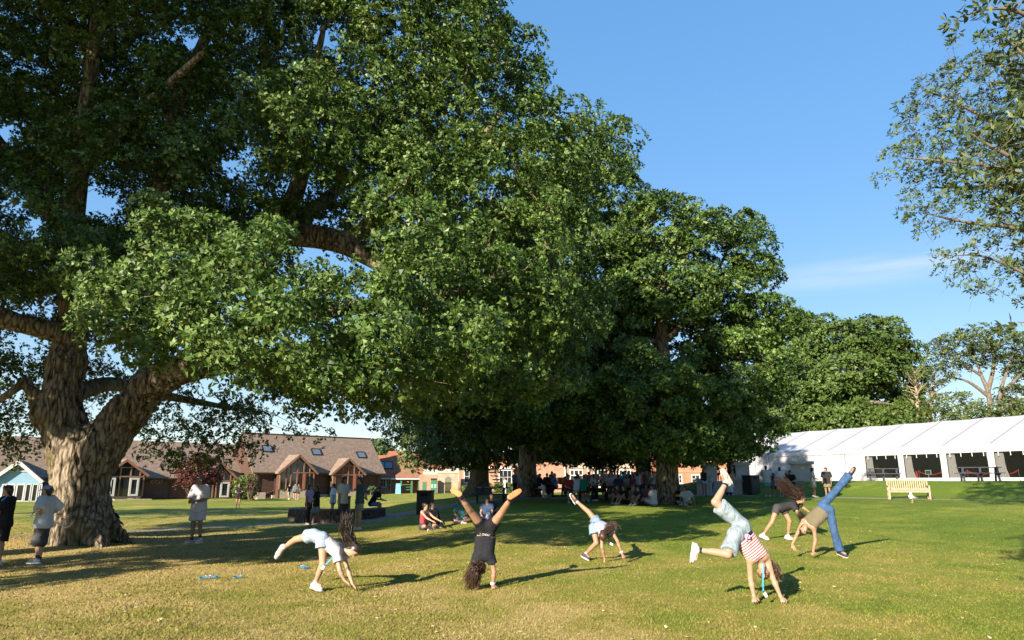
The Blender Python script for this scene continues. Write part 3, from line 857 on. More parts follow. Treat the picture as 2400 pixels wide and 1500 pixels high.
# oak C, right of centre, its upper trunk showing
bC = on(1566, 35.5)
YC = bC.y
plain_tree('oak_tree', 'oak right of centre with pale upper trunk showing through its leaves', bC,
    [bC + Vector((0, 0, -.2)), P3(1562, 1060, bC.y), P3(1558, 900, bC.y), P3(1553, 830, bC.y), P3(1550, 770, bC.y), P3(1556, 640, bC.y), P3(1565, 560, bC.y)], [.58, .52, .42, .38, .33, .18, .07],
    [([P3(1557, 800, bC.y), P3(1585, 775, bC.y - .2), P3(1620, 740, bC.y), P3(1690, 660, bC.y)], [.16, .15, .12, .05]),
     ([P3(1552, 805, bC.y), P3(1510, 792, bC.y), P3(1450, 770, bC.y + .5)], [.13, .10, .05]),
     ([P3(1558, 900, bC.y), P3(1660, 850, bC.y), P3(1760, 800, bC.y)], [.22, .14, .05]),
     ([P3(1560, 960, bC.y), P3(1650, 960, bC.y - 1.5), P3(1720, 940, bC.y - 1.5)], [.2, .12, .05]),
     ([P3(1560, 970, bC.y), P3(1500, 950, bC.y - 1.5), P3(1450, 930, bC.y - 2)], [.2, .12, .05]),
     ([P3(1560, 960, bC.y), P3(1580, 930, bC.y - 2), P3(1600, 900, bC.y - 3)], [.2, .12, .05]),
     ([P3(1620, 740, bC.y), P3(1690, 620, bC.y), P3(1720, 540, bC.y)], [.1, .07, .03])],
    px_lobes([(1550, 545, YC - .6, 75, 75, 2), (1640, 600, YC - .6, 80, 80, 2.4), (1590, 690, YC - 1, 110, 70, 2.2), (1715, 545, YC, 50, 60, 1.5), (1750, 590, YC, 40, 45, 1.2), (1720, 690, YC, 80, 90, 2.2), (1480, 620, YC + 1, 60, 80, 2), (1480, 720, YC + 1, 80, 80, 2.2),
              (1780, 760, YC, 70, 70, 1.9), (1830, 800, YC, 35, 80, 1.2), (1740, 860, YC - 1, 90, 80, 2.4), (1650, 900, YC - 2.5, 100, 70, 2.2), (1540, 925, YC - 2.5, 100, 65, 2.2), (1450, 880, YC - 1.5, 70, 80, 2), (1780, 930, YC, 55, 70, 1.8), (1700, 1000, YC - 1, 85, 60, 2.2),
              (1590, 1020, YC - 1.5, 110, 50, 2.2), (1470, 1010, YC - 1, 70, 55, 2), (1730, 1060, YC, 30, 30, .9), (1620, 790, YC + 3.5, 120, 110, 1.8)]),
    31, 0.88, 0.78, 58, 7, OAKLEAF, 0.165, 0.125, ctr_up=8, zmin=2.7, holes=((1555, 812, 44, bC.y + .6), (1590, 780, 26, bC.y + .2)))
# lime, hanging pale leaves behind the left picnic table
bD = on(1120, 52)
YD = 51.0
plain_tree('lime_tree', 'pale leaved lime with flared dark trunk standing before the brick house', bD,
    [bD + Vector((0, 0, -.2)), P3(1124, 1110, 52), P3(1133, 1040, 52), P3(1150, 950, 52), P3(1165, 880, 52)], [.78, .66, .5, .3, .12],
    [([P3(1130, 1060, 52), P3(1070, 1000, 51), P3(1010, 990, 50)], [.25, .14, .05]), ([P3(1132, 1050, 52), P3(1190, 1000, 50), P3(1260, 990, 49)], [.25, .14, .05]),
     ([P3(1135, 1020, 52), P3(1100, 960, 50), P3(1060, 930, 49)], [.2, .1, .04]), ([P3(1140, 1010, 52), P3(1290, 990, 52), P3(1400, 1010, 52)], [.22, .14, .05])],
    px_lobes([(1050, 985, YD, 95, 75, 3), (1130, 960, YD - 2, 110, 70, 3), (1000, 1040, YD, 55, 40, 1.8), (1090, 1045, YD - 2, 90, 45, 2.4), (1190, 1040, YD - 3, 80, 45, 2.4), (1270, 1030, YD - 2, 90, 45, 2.4), (1360, 1045, YD, 80, 35, 2), (1440, 1050, YD + 1, 60, 35, 2), (1240, 970, YD - 2, 100, 60, 3), (985, 1075, YD + 1, 35, 22, 1.2)]),
    41, 0.95, 0.95, 42, 5, LIMELEAF, 0.24, 0.17, GREYBARK, ctr_up=6, flare=2.0, zmin=3.0)
# darker tree behind the crowd
bE = on(1507, 50)
plain_tree('oak_tree', 'dark slim trunked oak standing behind the seated crowd', bE,
    [bE + Vector((0, 0, -.2)), P3(1508, 1080, 50), P3(1508, 960, 50), P3(1500, 850, 50)], [.6, .5, .36, .1],
    [([P3(1508, 1010, 50), P3(1600, 970, 50), P3(1680, 960, 50)], [.2, .12, .05]), ([P3(1508, 1010, 50), P3(1440, 980, 50), P3(1380, 980, 50)], [.2, .12, .05])],
    px_lobes([(1500, 960, 50, 120, 90, 3.5), (1600, 1020, 50, 90, 50, 3), (1400, 1030, 51, 90, 45, 3), (1500, 1050, 49, 90, 35, 2.5), (1680, 1010, 51, 70, 60, 3), (1580, 1070, 50, 50, 24, 2)]),
    51, 1.1, 1.1, 60, 6, OAKLEAF, 0.24, 0.17, GREYBARK, ctr_up=8, zmin=3.1)
# ------------------------------------------------------------ tall tree left of the view: its shade darkens the oak's upper left
bQ = Vector((-21.0, 3.0, gz(-21.0, 3.0)))
plain_tree('tall_tree', 'tall tree just left of the view shading the great oak', bQ,
    [bQ + Vector((0, 0, -.2)), bQ + Vector((.2, .2, 6)), bQ + Vector((.8, .8, 12)), bQ + Vector((1.5, 1.5, 19))], [.7, .5, .38, .12],
    [([bQ + Vector((.8, .8, 11)), bQ + Vector((4, 3, 14)), bQ + Vector((6, 5, 16))], [.26, .15, .06]), ([bQ + Vector((.8, .8, 12)), bQ + Vector((-3, 2, 15)), bQ + Vector((-5, 3, 17))], [.26, .15, .06]),
     ([bQ + Vector((.8, .8, 13)), bQ + Vector((2, 5, 16)), bQ + Vector((3, 8, 18))], [.26, .15, .06])],
    [(-18.5, 6, 17, 4.5, 4, 3.6), (-15.2, 7.5, 15.5, 3.6, 3.4, 2.8), (-21.5, 5, 19, 4.2, 4, 3.4), (-17, 9.5, 19, 3.6, 3.4, 3.0), (-22, 2, 15.5, 4, 4, 3), (-18, 5, 21.5, 3.6, 3.6, 2.4), (-14.2, 8.5, 18.8, 2.8, 2.6, 2.4)],
    61, 1.1, 1.0, 34, 5, OAKLEAF, 0.27, 0.21, GREYBARK, ctr_up=14, zmin=9, ntry=9000)
bS = Vector((-30.0, 24.0, gz(-30.0, 24.0)))
plain_tree('tall_tree', 'broad tree farther left of the view shading bands of the back lawn', bS,
    [bS + Vector((0, 0, -.2)), bS + Vector((0, .2, 4)), bS + Vector((.3, .2, 8))], [.5, .4, .15],
    [([bS + Vector((0, 0, 5)), bS + Vector((3, .6, 7)), bS + Vector((5, 1, 7.6))], [.2, .12, .05]), ([bS + Vector((0, 0, 5)), bS + Vector((-2.6, -1, 7)), bS + Vector((-4.5, -2, 8))], [.2, .12, .05])],
    [(-30, 24, 8.6, 3.6, 2.6, 1.5), (-25.6, 25, 8.0, 2.8, 2.4, 1.2), (-34, 22.4, 9, 3.6, 2.6, 1.5), (-23.4, 26, 5.6, 1.8, 1.8, .8)],
    65, 1.1, 1.0, 30, 5, OAKLEAF, 0.28, 0.22, GREYBARK, ctr_up=8, zmin=4.5, ntry=3500)
bR = Vector((-13.6, 6.6, gz(-13.6, 6.6)))
plain_tree('holly_tree', 'low bushy holly just left of the view casting streaks on the grass', bR,
    [bR + Vector((0, 0, -.1)), bR + Vector((0, .1, 1.2)), bR + Vector((.1, .1, 3.5))], [.16, .12, .05], [],
    [(-12.9, 7.4, 2.4, 1.1, 1.1, 1.0), (-14.3, 6.6, 3.4, 1.3, 1.3, 1.0), (-15.6, 6.2, 4.4, 1.2, 1.2, .9), (-14.6, 7.6, 5.2, 1.3, 1.3, .9)],
    63, 0.6, 0.5, 30, 5, OAKLEAF, 0.17, 0.12, GREYBARK, ctr_up=2.5, zmin=1.0, ntry=3000)
# ------------------------------------------------------------ trees behind the marquee
def hidden_base(px, Y): return on(px, Y)
bG = on(1960, 100)
YG = 100.0
plain_tree('sycamore_tree', 'dense round green tree behind the left end of the marquee', bG,
    [bG, P3(1985, 1000, YG), P3(1985, 900, YG), P3(1990, 830, YG)], [.9, .7, .5, .2],
    [([P3(1985, 960, YG), P3(2030, 925, YG - 3), P3(2080, 905, YG - 3)], [.45, .3, .12]), ([P3(1985, 960, YG), P3(1930, 920, YG - 2), P3(1880, 880, YG - 2)], [.4, .28, .1]), ([P3(1985, 945, YG), P3(2045, 942, YG - 4), P3(2100, 950, YG - 4)], [.36, .24, .1])],
    px_lobes([(1890, 810, YG, 70, 55, 4), (1960, 820, YG - 2, 90, 55, 5), (2050, 800, YG, 60, 40, 4), (2085, 850, YG, 55, 45, 4), (2110, 900, YG, 40, 45, 3.5), (2000, 870, YG - 3, 90, 45, 5), (1890, 890, YG - 3, 80, 55, 4.5), (1840, 800, YG + 2, 45, 60, 3.5),
              (1850, 960, YG - 4, 70, 55, 4), (1960, 990, YG - 5, 90, 35, 4), (2070, 990, YG - 4, 80, 35, 4), (2120, 970, YG - 3, 30, 45, 2.5), (2030, 940, YG + 3, 90, 50, 4), (1930, 940, YG + 3, 70, 50, 4)]),
    71, 1.6, 1.5, 44, 4, FARLEAF, 0.44, 0.38, GREYBARK, ctr_up=12, zmin=2.5, ntry=14000)
YH = 88.0
bH = on(2320, YH)
plain_tree('pine_tree', 'open crowned tree with bare forking limbs behind the marquee', bH,
    [bH, P3(2322, 980, YH), P3(2316, 920, YH), P3(2300, 880, YH), P3(2285, 835, YH)], [.40, .34, .28, .2, .07],
    [([P3(2340, 990, YH), P3(2345, 920, YH), P3(2360, 870, YH), P3(2375, 830, YH)], [.3, .22, .15, .05]), ([P3(2318, 930, YH), P3(2270, 895, YH), P3(2230, 885, YH)], [.25, .16, .06]), ([P3(2316, 915, YH), P3(2330, 850, YH), P3(2320, 800, YH)], [.28, .2, .07]),
     ([P3(2345, 925, YH), P3(2390, 880, YH), P3(2420, 850, YH)], [.25, .16, .06]), ([P3(2300, 880, YH), P3(2250, 850, YH), P3(2215, 840, YH)], [.2, .12, .05]), ([P3(2340, 970, YH), P3(2380, 940, YH), P3(2420, 930, YH)], [.22, .14, .05]), ([P3(2320, 965, YH), P3(2260, 950, YH), P3(2225, 955, YH)], [.16, .1, .04])],
    px_lobes([(2250, 815, YH, 45, 24, 3), (2310, 800, YH, 55, 22, 3), (2370, 815, YH, 45, 24, 3), (2220, 850, YH, 32, 22, 2.4), (2410, 850, YH, 40, 30, 3), (2290, 840, YH, 60, 18, 3), (2230, 950, YH, 45, 20, 2.4), (2260, 970, YH - 2, 60, 14, 2.4), (2400, 940, YH, 40, 30, 3), (2370, 970, YH - 2, 40, 18, 2.4), (2215, 885, YH, 25, 10, 1.8)]),
    81, 1.25, 1.05, 22, 4, ASHLEAF, 0.34, 0.2, GREYBARK, ctr_up=9, zmin=2.5, ntry=7000, twigs=2, tube_k=0.014, rtip=0.03, flare=1.1)
for i, (px, top, tilt) in enumerate(((2152, 868, -4), (2180, 872, 6))):
    b_ = on(px, 92)
    rr = np.random.default_rng(90 + i)
    P, R = limb([np.array(tuple(b_)), np.array(P3(px, 980, 92)), np.array(P3(px + tilt, 920, 92)), np.array(P3(px + tilt * 2, top, 92))], [.25, .22, .15, .03])
    parts = [tube_np(P, R, 7)]
    tips = []
    for k in range(34):
        j = rr.integers(8, len(P) - 1)
        e = P[j] + np.array([rr.normal() * 1.2, rr.normal() * 1.2, 0.6 + 1.5 * rr.random()])
        parts.append(tube_np(curve_pts(P[j], e, rr, 5, 0.12), np.linspace(R[j] * 0.5, 0.015, 5), 4)); tips.append(e)
    wv, wq = merge_np(parts)
    tp = np.array(tips)[::2]
    LV, LQ = crown(rr, tp, np.array(tuple(b_)), 0.5, 6, 3, 0.26, 0.16)
    tree_obj('bare_tree', ('thin nearly leafless tree behind the marquee, left of the pair', 'thin nearly leafless tree behind the marquee, right of the pair')[i], 'tree', b_, wv, wq, LV, LQ, PALETWIG, ASHLEAF, 'thin bare trees')
# far green tree over the barn roof
bM = on(890, 135)
plain_tree('far_tree', 'small bright green tree peeping over the barn roof end', bM, [bM, P3(885, 1090, 135), P3(885, 1060, 135)], [.5, .4, .2], [],
    px_lobes([(885, 1055, 135, 26, 18, 3), (868, 1062, 135, 20, 18, 3), (905, 1070, 135, 16, 16, 3)]), 95, 1.3, 1.4, 40, 4, LIMELEAF, 0.5, 0.4, GREYBARK, ntry=1500)
# ------------------------------------------------------------ right foreground: ash leaning in from outside the frame
YK = 17.0
bK = Vector((16.2, 17.5, gz(16.2, 17.5)))
plain_tree('ash_tree', 'airy ash with fine drooping branches reaching in from the right edge', bK,
    [bK + Vector((0, 0, -.2)), bK + Vector((-.1, 0, 3)), bK + Vector((-.5, -.2, 6.5)), bK + Vector((-.9, -.2, 11))], [.42, .34, .26, .08],
    [([bK + Vector((-.2, 0, 4.6)), P3(2520, 600, YK), P3(2400, 540, YK), P3(2260, 520, YK), P3(2170, 500, YK)], [.15, .09, .06, .035, .014]),
     ([bK + Vector((-.4, 0, 5.6)), P3(2520, 480, YK - .5), P3(2360, 400, YK - .5), P3(2230, 380, YK - .5), P3(2120, 370, YK - .5)], [.15, .09, .06, .035, .014]),
     ([bK + Vector((-.5, 0, 6.6)), P3(2500, 380, YK + .3), P3(2350, 300, YK + .3), P3(2240, 240, YK + .3), P3(2160, 210, YK + .3)], [.15, .09, .06, .035, .014]),
     ([bK + Vector((-.6, 0, 7.6)), P3(2480, 260, YK), P3(2400, 190, YK), P3(2310, 130, YK)], [.13, .08, .05, .02]),
     ([bK + Vector((-.1, 0, 4.0)), P3(2500, 700, YK + .3), P3(2400, 640, YK + .3), P3(2300, 600, YK + .3), P3(2230, 600, YK + .3)], [.12, .07, .045, .025, .012]),
     ([bK + Vector((-.5, 0, 6.2)), P3(2450, 450, YK + 1), P3(2330, 440, YK + 1), P3(2180, 440, YK + 1)], [.12, .07, .045, .016])],
    px_lobes([(2320, 190, YK, 80, 90, .9), (2240, 250, YK, 70, 60, .8), (2170, 260, YK, 40, 60, .7), (2370, 300, YK, 70, 110, 1.0), (2210, 330, YK - .3, 80, 50, .8), (2130, 380, YK - .5, 45, 45, .6), (2270, 400, YK, 90, 50, .9), (2180, 500, YK, 60, 40, .7),
              (2300, 520, YK, 80, 50, .8), (2380, 480, YK, 50, 80, .9), (2260, 625, YK + .2, 50, 40, .6), (2360, 640, YK + .2, 60, 45, .8), (2460, 300, YK, 80, 200, 1.4), (2470, 560, YK, 80, 120, 1.2), (2400, 110, YK, 50, 60, .8)]),
    101, 0.46, 0.27, 13, 5, ASHLEAF, 0.125, 0.044, TWIG, ctr_up=6, zmin=2.5, ntry=7000, twigs=2, tube_k=0.007, shell=0.2, deep=0.15, rtip=0.006, flare=1.3)
# sallow nearer still, larger leaves
YL = 6.4
bL = Vector((8.4, 6.2, gz(8.4, 6.2)))
plain_tree('sallow_tree', 'broad leaved sallow branch hanging in at the top right corner', bL,
    [bL + Vector((0, 0, -.2)), bL + Vector((-.1, 0, 2.4)), bL + Vector((-.4, .1, 4.5)), bL + Vector((-.9, .2, 7.5))], [.26, .2, .15, .05],
    [([bL + Vector((-.2, 0, 3.2)), P3(2560, 420, YL), P3(2420, 390, YL), P3(2300, 330, YL)], [.08, .045, .03, .008]),
     ([bL + Vector((-.4, 0, 4.4)), P3(2560, 120, YL), P3(2420, 40, YL), P3(2330, 20, YL), P3(2235, 45, YL)], [.08, .04, .025, .014, .005]),
     ([bL + Vector((-.3, 0, 3.8)), P3(2520, 260, YL), P3(2420, 150, YL), P3(2370, 100, YL)], [.07, .035, .02, .008]),
     ([bL + Vector((-.1, 0, 2.4)), P3(2560, 780, YL), P3(2450, 760, YL), P3(2385, 755, YL)], [.05, .025, .012, .004])],
    px_lobes([(2340, 340, YL, 55, 60, .35), (2320, 420, YL, 60, 30, .3), (2400, 400, YL, 60, 70, .4), (2400, 290, YL, 30, 30, .3), (2390, 30, YL, 40, 30, .3), (2300, 25, YL, 55, 12, .15), (2245, 48, YL, 12, 8, .08), (2400, 130, YL, 35, 30, .25), (2398, 755, YL, 20, 10, .12), (2480, 300, YL, 60, 200, .6)]) +
    [(7.2, 5.0, 6.9, 1.2, 1.2, .8), (8.2, 6.4, 8.0, 1.2, 1.2, .9)],
    111, 0.22, 0.15, 6, 5, WILLOWLEAF, 0.10, 0.036, TWIG, ctr_up=4.5, zmin=2.0, ntry=7000, twigs=0, tube_k=0.006, shell=0.2, deep=0.15, rtip=0.004, flare=1.3)
# ------------------------------------------------------------ building materials
def striped_mat(name, c1, c2, rough, period, axis_i=2, var=0.5, dark=0.55, nscale=3.0, kind='Object', bmp=0.5, rows2=None):
    """courses: thin dark joints every period metres, and uneven tone from piece to piece"""
    m, t, b = new_mat(name)
    v = coords(t, kind)
    s = t.nodes.new('ShaderNodeSeparateXYZ'); t.links.new(v, s.inputs[0])
    d = t.nodes.new('ShaderNodeMath'); d.operation = 'DIVIDE'; t.links.new(s.outputs[axis_i], d.inputs[0]); d.inputs[1].default_value = period
    fr = t.nodes.new('ShaderNodeMath'); fr.operation = 'FRACT'; t.links.new(d.outputs[0], fr.inputs[0])
    n = noise(t, nscale, 6, 0.7, v)
    c = ramp(t, n, [(0.28, c1), (0.72, c2)])
    j = ramp(t, fr.outputs[0], [(0.0, (dark,) * 3), (0.14, (1, 1, 1)), (1.0, (0.9, 0.9, 0.9))])
    mx = t.nodes.new('ShaderNodeMix'); mx.data_type = 'RGBA'; mx.blend_type = 'MULTIPLY'; mx.inputs[0].default_value = var
    t.links.new(c, mx.inputs[6]); t.links.new(j, mx.inputs[7]); t.links.new(mx.outputs[2], b.inputs['Base Color'])
    b.inputs['Roughness'].default_value = rough; b.inputs['Specular IOR Level'].default_value = 0.2
    if bmp: bump(t, b, fr.outputs[0], bmp, 0.03)
    return m
def brick_mat(name, c1, c2, mortar, sc=1.0):
    m, t, b = new_mat(name)
    v = coords(t, 'Object')
    mp = t.nodes.new('ShaderNodeMapping'); mp.inputs['Rotation'].default_value = (math.pi / 2, 0, 0); t.links.new(v, mp.inputs[0])
    br = t.nodes.new('ShaderNodeTexBrick'); t.links.new(mp.outputs[0], br.inputs['Vector'])
    br.inputs['Color1'].default_value = (*c1, 1); br.inputs['Color2'].default_value = (*c2, 1); br.inputs['Mortar'].default_value = (*mortar, 1)
    br.inputs['Scale'].default_value = 1.0 / sc; br.inputs['Brick Width'].default_value = 0.23; br.inputs['Row Height'].default_value = 0.075; br.inputs['Mortar Size'].default_value = 0.008
    n = noise(t, 1.3, 5, 0.65, v)
    mx = t.nodes.new('ShaderNodeMix'); mx.data_type = 'RGBA'; mx.blend_type = 'MULTIPLY'; mx.inputs[0].default_value = 0.7
    t.links.new(br.outputs[0], mx.inputs[6]); t.links.new(ramp(t, n, [(0.3, (0.62, 0.6, 0.58)), (0.7, (1, 1, 1))]), mx.inputs[7])
    t.links.new(mx.outputs[2], b.inputs['Base Color']); b.inputs['Roughness'].default_value = 0.9; b.inputs['Specular IOR Level'].default_value = 0.2
    return m
SHINGLE = striped_mat('cedar shingles', (0.12, 0.085, 0.066), (0.27, 0.205, 0.16), 0.9, 0.17, 2, 0.7, 0.55, 3.2)
TILE = striped_mat('clay tiles', (0.20, 0.075, 0.042), (0.33, 0.135, 0.075), 0.85, 0.12, 2, 0.55, 0.6, 2.0)
TILE2 = striped_mat('brown clay tiles', (0.17, 0.085, 0.05), (0.26, 0.145, 0.09), 0.85, 0.12, 2, 0.55, 0.6, 2.0)
BOARD = striped_mat('brown weatherboard', (0.062, 0.034, 0.026), (0.105, 0.060, 0.046), 0.8, 0.22, 2, 0.8, 0.45, 2.0)
TIMBER = plain('oak timber', (0.20, 0.105, 0.065), 0.75, 0.25, 3)
BLUEBOARD = striped_mat('pale blue weatherboard', (0.20, 0.34, 0.46), (0.25, 0.40, 0.52), 0.6, 0.2, 2, 0.8, 0.6, 1.2)
WHITEP = plain('white paint', (0.44, 0.44, 0.44), 0.5, 0.05, 2)
CREAM = plain('cream stone', (0.36, 0.30, 0.22), 0.85, 0.2, 3)
BRICK = brick_mat('pink brick', (0.34, 0.155, 0.098), (0.40, 0.21, 0.135), (0.35, 0.29, 0.23))
BRICK2 = brick_mat('orange brick', (0.36, 0.12, 0.055), (0.41, 0.15, 0.075), (0.33, 0.26, 0.2))
BRICK3 = brick_mat('old mottled brick', (0.28, 0.17, 0.12), (0.42, 0.30, 0.22), (0.42, 0.37, 0.3))
STONE = plain('pale stone', (0.42, 0.39, 0.35), 0.85, 0.14, 3, 0.3)
DARKSTONE = plain('weathered wall stone', (0.085, 0.068, 0.05), 0.95, 0.4, 4, 0.6)
GREENP = plain('green paint', (0.035, 0.12, 0.065), 0.5, 0.15, 3)
BLACKP = plain('black paint', (0.012, 0.012, 0.014), 0.45, 0.3, 3)
DARKGLASS, t, b = new_mat('window glass')
b.inputs['Base Color'].default_value = (0.016, 0.02, 0.02, 1); b.inputs['Roughness'].default_value = 0.06; b.inputs['Specular IOR Level'].default_value = 0.6
SKYGLASS, t, b = new_mat('skylight glass')
b.inputs['Base Color'].default_value = (0.10, 0.12, 0.15, 1); b.inputs['Roughness'].default_value = 0.04; b.inputs['Specular IOR Level'].default_value = 1.0
class Fac:
    """a facade: root empty at its left foot, local x along it, local y inward"""
    def __init__(s, name, label, A, u, cat='building'):
        s.A = Vector(A); s.u = Vector((u[0], u[1], 0)).normalized(); s.n = Vector((-s.u.y, s.u.x, 0))
        s.root = empty(name, s.A, math.atan2(s.u.y, s.u.x), label, cat)
    def loc(s, px, py, y=0.0):
        """pixel -> (x, z) on the vertical plane at local depth y"""
        d = ray(px, py); o = Vector((0, 0, EYE)) - s.A
        k = (y - o.dot(s.n)) / d.dot(s.n)
        p = o + d * k
        return p.dot(s.u), p.z
    def part(s, name, mb, mat, parent=None, bevel=0.0):
        return mb.obj(name, mat, parent or s.root, bevel)
    def slab(s, name, poly, th, mat, parent=None):
        """roof slope: polygon of local points, thickened downward"""
        return s.part(name, MB().prism(poly, (0, 0, -th)), mat, parent)
    def window(s, x0, x1, z0, z1, y=0.0, frame=WHITEP, nx=2, nz=2, fw=0.09, glass=DARKGLASS, proud=0.08, bar=0.05, name='window', sill=True):
        fr = MB()
        for a in (x0 + fw / 2, x1 - fw / 2): fr.box((a, y - proud / 2, (z0 + z1) / 2), (fw, proud, z1 - z0))
        for a in (z0 + fw / 2, z1 - fw / 2): fr.box(((x0 + x1) / 2, y - proud / 2 + 0.004, a), (x1 - x0 - 2 * fw, proud, fw))
        w_ = s.part(name, fr, frame)
        for i in range(1, nx):
            a = x0 + (x1 - x0) * i / nx
            s.part('mullion', MB().box((a, y - proud / 2 + 0.006, (z0 + z1) / 2), (bar, proud, z1 - z0 - 2 * fw)), frame, w_)
        for k in range(1, nz):
            a = z0 + (z1 - z0) * k / nz
            s.part('transom', MB().box(((x0 + x1) / 2, y - proud / 2 + 0.012, a), (x1 - x0 - 2 * fw, proud - 0.02, bar)), frame, w_)
        s.part('pane', MB().box(((x0 + x1) / 2, y - 0.012, (z0 + z1) / 2), (x1 - x0 - 2 * fw + 0.02, 0.02, z1 - z0 - 2 * fw + 0.02)), glass, w_)
        if sill: s.part('sill', MB().box(((x0 + x1) / 2, y - 0.09, z0 - 0.035), (x1 - x0 + 0.16, 0.2, 0.06)), frame, w_)
        return w_
    def pwindow(s, px0, py0, px1, py1, y=0.0, **k):
        a = s.loc(px0, (py0 + py1) / 2, y)[0]; b_ = s.loc(px1, (py0 + py1) / 2, y)[0]
        m = (px0 + px1) / 2
        return s.window(a, b_, s.loc(m, py1, y)[1], s.loc(m, py0, y)[1], y, **k)
    def box(s, name, x0, x1, y0, y1, z0, z1, mat, parent=None, bevel=0.0):
        return s.part(name, MB().span((x0, y0, z0), (x1, y1, z1)), mat, parent, bevel)
def skylight(f, pc, hx, hz, roof_at, mat=SKYGLASS):
    """pc: local x, and height on the roof; roof_at(z)->y; lies in the slope"""
    x, z = pc
    y0, y1 = roof_at(z - hz), roof_at(z + hz)
    fr = MB()
    n = Vector((0, -(2 * hz), y1 - y0)).normalized()
    up = 0.06
    a = [Vector((x - hx, y0, z - hz)), Vector((x + hx, y0, z - hz)), Vector((x + hx, y1, z + hz)), Vector((x - hx, y1, z + hz))]
    for i in range(4): fr.bar(a[i] + n * up, a[(i + 1) % 4] + n * up, 0.10, 0.12, n)
    w_ = f.part('skylight', fr, BLACKP)
    f.part('pane', MB().prism([q + n * 0.05 for q in a], n * 0.03), mat, w_)
# ------------------------------------------------------------ barn with two glazed gables
U = (0.72, 0.69)
A = on(597, 86)
barn = Fac('timber_barn', 'tall brown timber barn with shingle roof and two glazed gables', A, U)
LB = 18.0
zE, zR, yR = 3.25, 7.95, 3.9
LB = barn.loc(893, 1130)[0]
def roofy(z): return -0.35 + (yR + 0.35) * (z - zE + 0.15) / (zR - zE + 0.15)
barn.box('wall', 0, LB, 0.0, 7.8, -0.6, zE, BOARD)
barn.part('gable_wall', MB().prism([(0.05, 0.0, zE), (0.05, 7.8, zE), (0.05, yR, zR - .15)], (0.2, 0, 0)), BOARD)
barn.part('gable_wall', MB().prism([(LB - .25, 0.0, zE), (LB - .25, 7.8, zE), (LB - .25, yR, zR - .15)], (0.2, 0, 0)), BOARD)
rf = barn.slab('roof', [(-.5, -.35, zE - .15), (LB + .5, -.35, zE - .15), (LB + .5, yR, zR), (-.5, yR, zR)], .18, SHINGLE)
barn.slab('roof', [(-.5, yR, zR), (LB + .5, yR, zR), (LB + .5, 8.15, zE - .15), (-.5, 8.15, zE - .15)], .18, SHINGLE)
barn.part('ridge_cap', MB().bar((-.52, yR, zR + .02), (LB + .52, yR, zR + .02), .3, .1), BOARD, rf)
barn.part('gutter', MB().bar((-.5, -.45, zE - .22), (LB + .5, -.45, zE - .22), .14, .12), BOARD)
barn.part('plinth', MB().span((2.2, -.25, -.6), (LB, -.02, .42)), CREAM)
def glazed_gable(f, pxl, pxr, pxa, pya, pyfoot, posts, pytr, pysill, y=-1.1, roofy=roofy, roof=SHINGLE, trim=TIMBER, pane=DARKGLASS, deep=2.0, wall=None):
    """gabled bay: roof slopes, barge boards, posts, transom and panes"""
    xl = f.loc(pxl, pyfoot, y)[0]; xr = f.loc(pxr, pyfoot, y)[0]; xa = f.loc(pxa, pya, y)[0]
    zf = f.loc((pxl + pxr) / 2, pyfoot, y)[1]; za = f.loc(pxa, pya, y)[1]
    zt = f.loc(pxa, pytr, y)[1]; zs = f.loc(pxa, pysill, y)[1]
    xa = (xl + xr) / 2 * 0.6 + xa * 0.4
    bay = f.part('bay', MB().span((xl + .35, y + .12, -.6), (xr - .35, 0.3, zs)), wall or CREAM)
    yb = roofy(za) + .3; yv = roofy(zf) + .4
    for sx, xe in ((-1, xl), (1, xr)):
        r_ = f.slab('roof', [(xe, y - .25, zf), (xa, y - .25, za), (xa, yb, za), (xe, yv, zf)], .14, roof)
        f.part('barge_board', MB().bar((xe, y - .28, zf - .12), (xa, y - .28, za - .12), .08, .26, (0, 0, 1)), trim, bay)
    # glass wall in one plane, frame proud of it
    xi0, xi1 = xl + .4, xr - .4
    def rooftop(x): return zf + (za - zf) * (1 - abs(x - xa) / ((xr - xa) if x > xa else (xa - xl))) - .3
    xs = [xi0] + [f.loc(p, pytr, y)[0] for p in posts] + [xi1]
    xs = sorted(min(max(x, xi0), xi1) for x in xs)
    for i, x in enumerate(xs):
        f.part('post', MB().span((x - .07, y - .06, zs), (x + .07, y + .1, max(rooftop(x), zt + .05))), trim, bay)
    for a, b_ in zip(xs, xs[1:]):
        if b_ - a < .2: continue
        f.part('pane', MB().span((a + .07, y, zs), (b_ - .07, y + .03, zt - .06)), pane, bay)
        top = [(a + .07, y, zt + .06), (b_ - .07, y, zt + .06), (b_ - .07, y, max(rooftop(b_ - .07), zt + .08)), (a + .07, y, max(rooftop(a + .07), zt + .08))]
        if a < xa < b_: top.insert(3, (xa, y, rooftop(xa)))
        f.part('pane', MB().prism(top, (0, .03, 0)), pane, bay)
    f.part('transom', MB().span((xi0, y - .075, zt - .07), (xi1, y + .09, zt + .07)), trim, bay)
    z2 = zt + (za - zt) * .52
    w2 = (rooftop(xa) - z2) / (rooftop(xa) - zf + .3) * (xr - xl) / 2
    f.part('transom', MB().span((xa - w2, y - .07, z2 - .05), (xa + w2, y + .08, z2 + .05)), trim, bay)
    for x in (xi0, xi1):                       # returns of the bay
        f.part('cheek', MB().span((x - .06, y + .1, -.6), (x + .06, 0.2, zt)), BOARD if wall is None else wall, bay)
    return xl, xr, xa, zf, za, zt, zs, bay
G1 = glazed_gable(barn, 650, 743, 702, 1065, 1108, (672, 682, 697, 712, 726), 1108, 1146)
G2 = glazed_gable(barn, 775, 855, 817, 1073, 1111, (786, 803, 816, 830, 842), 1113, 1148)
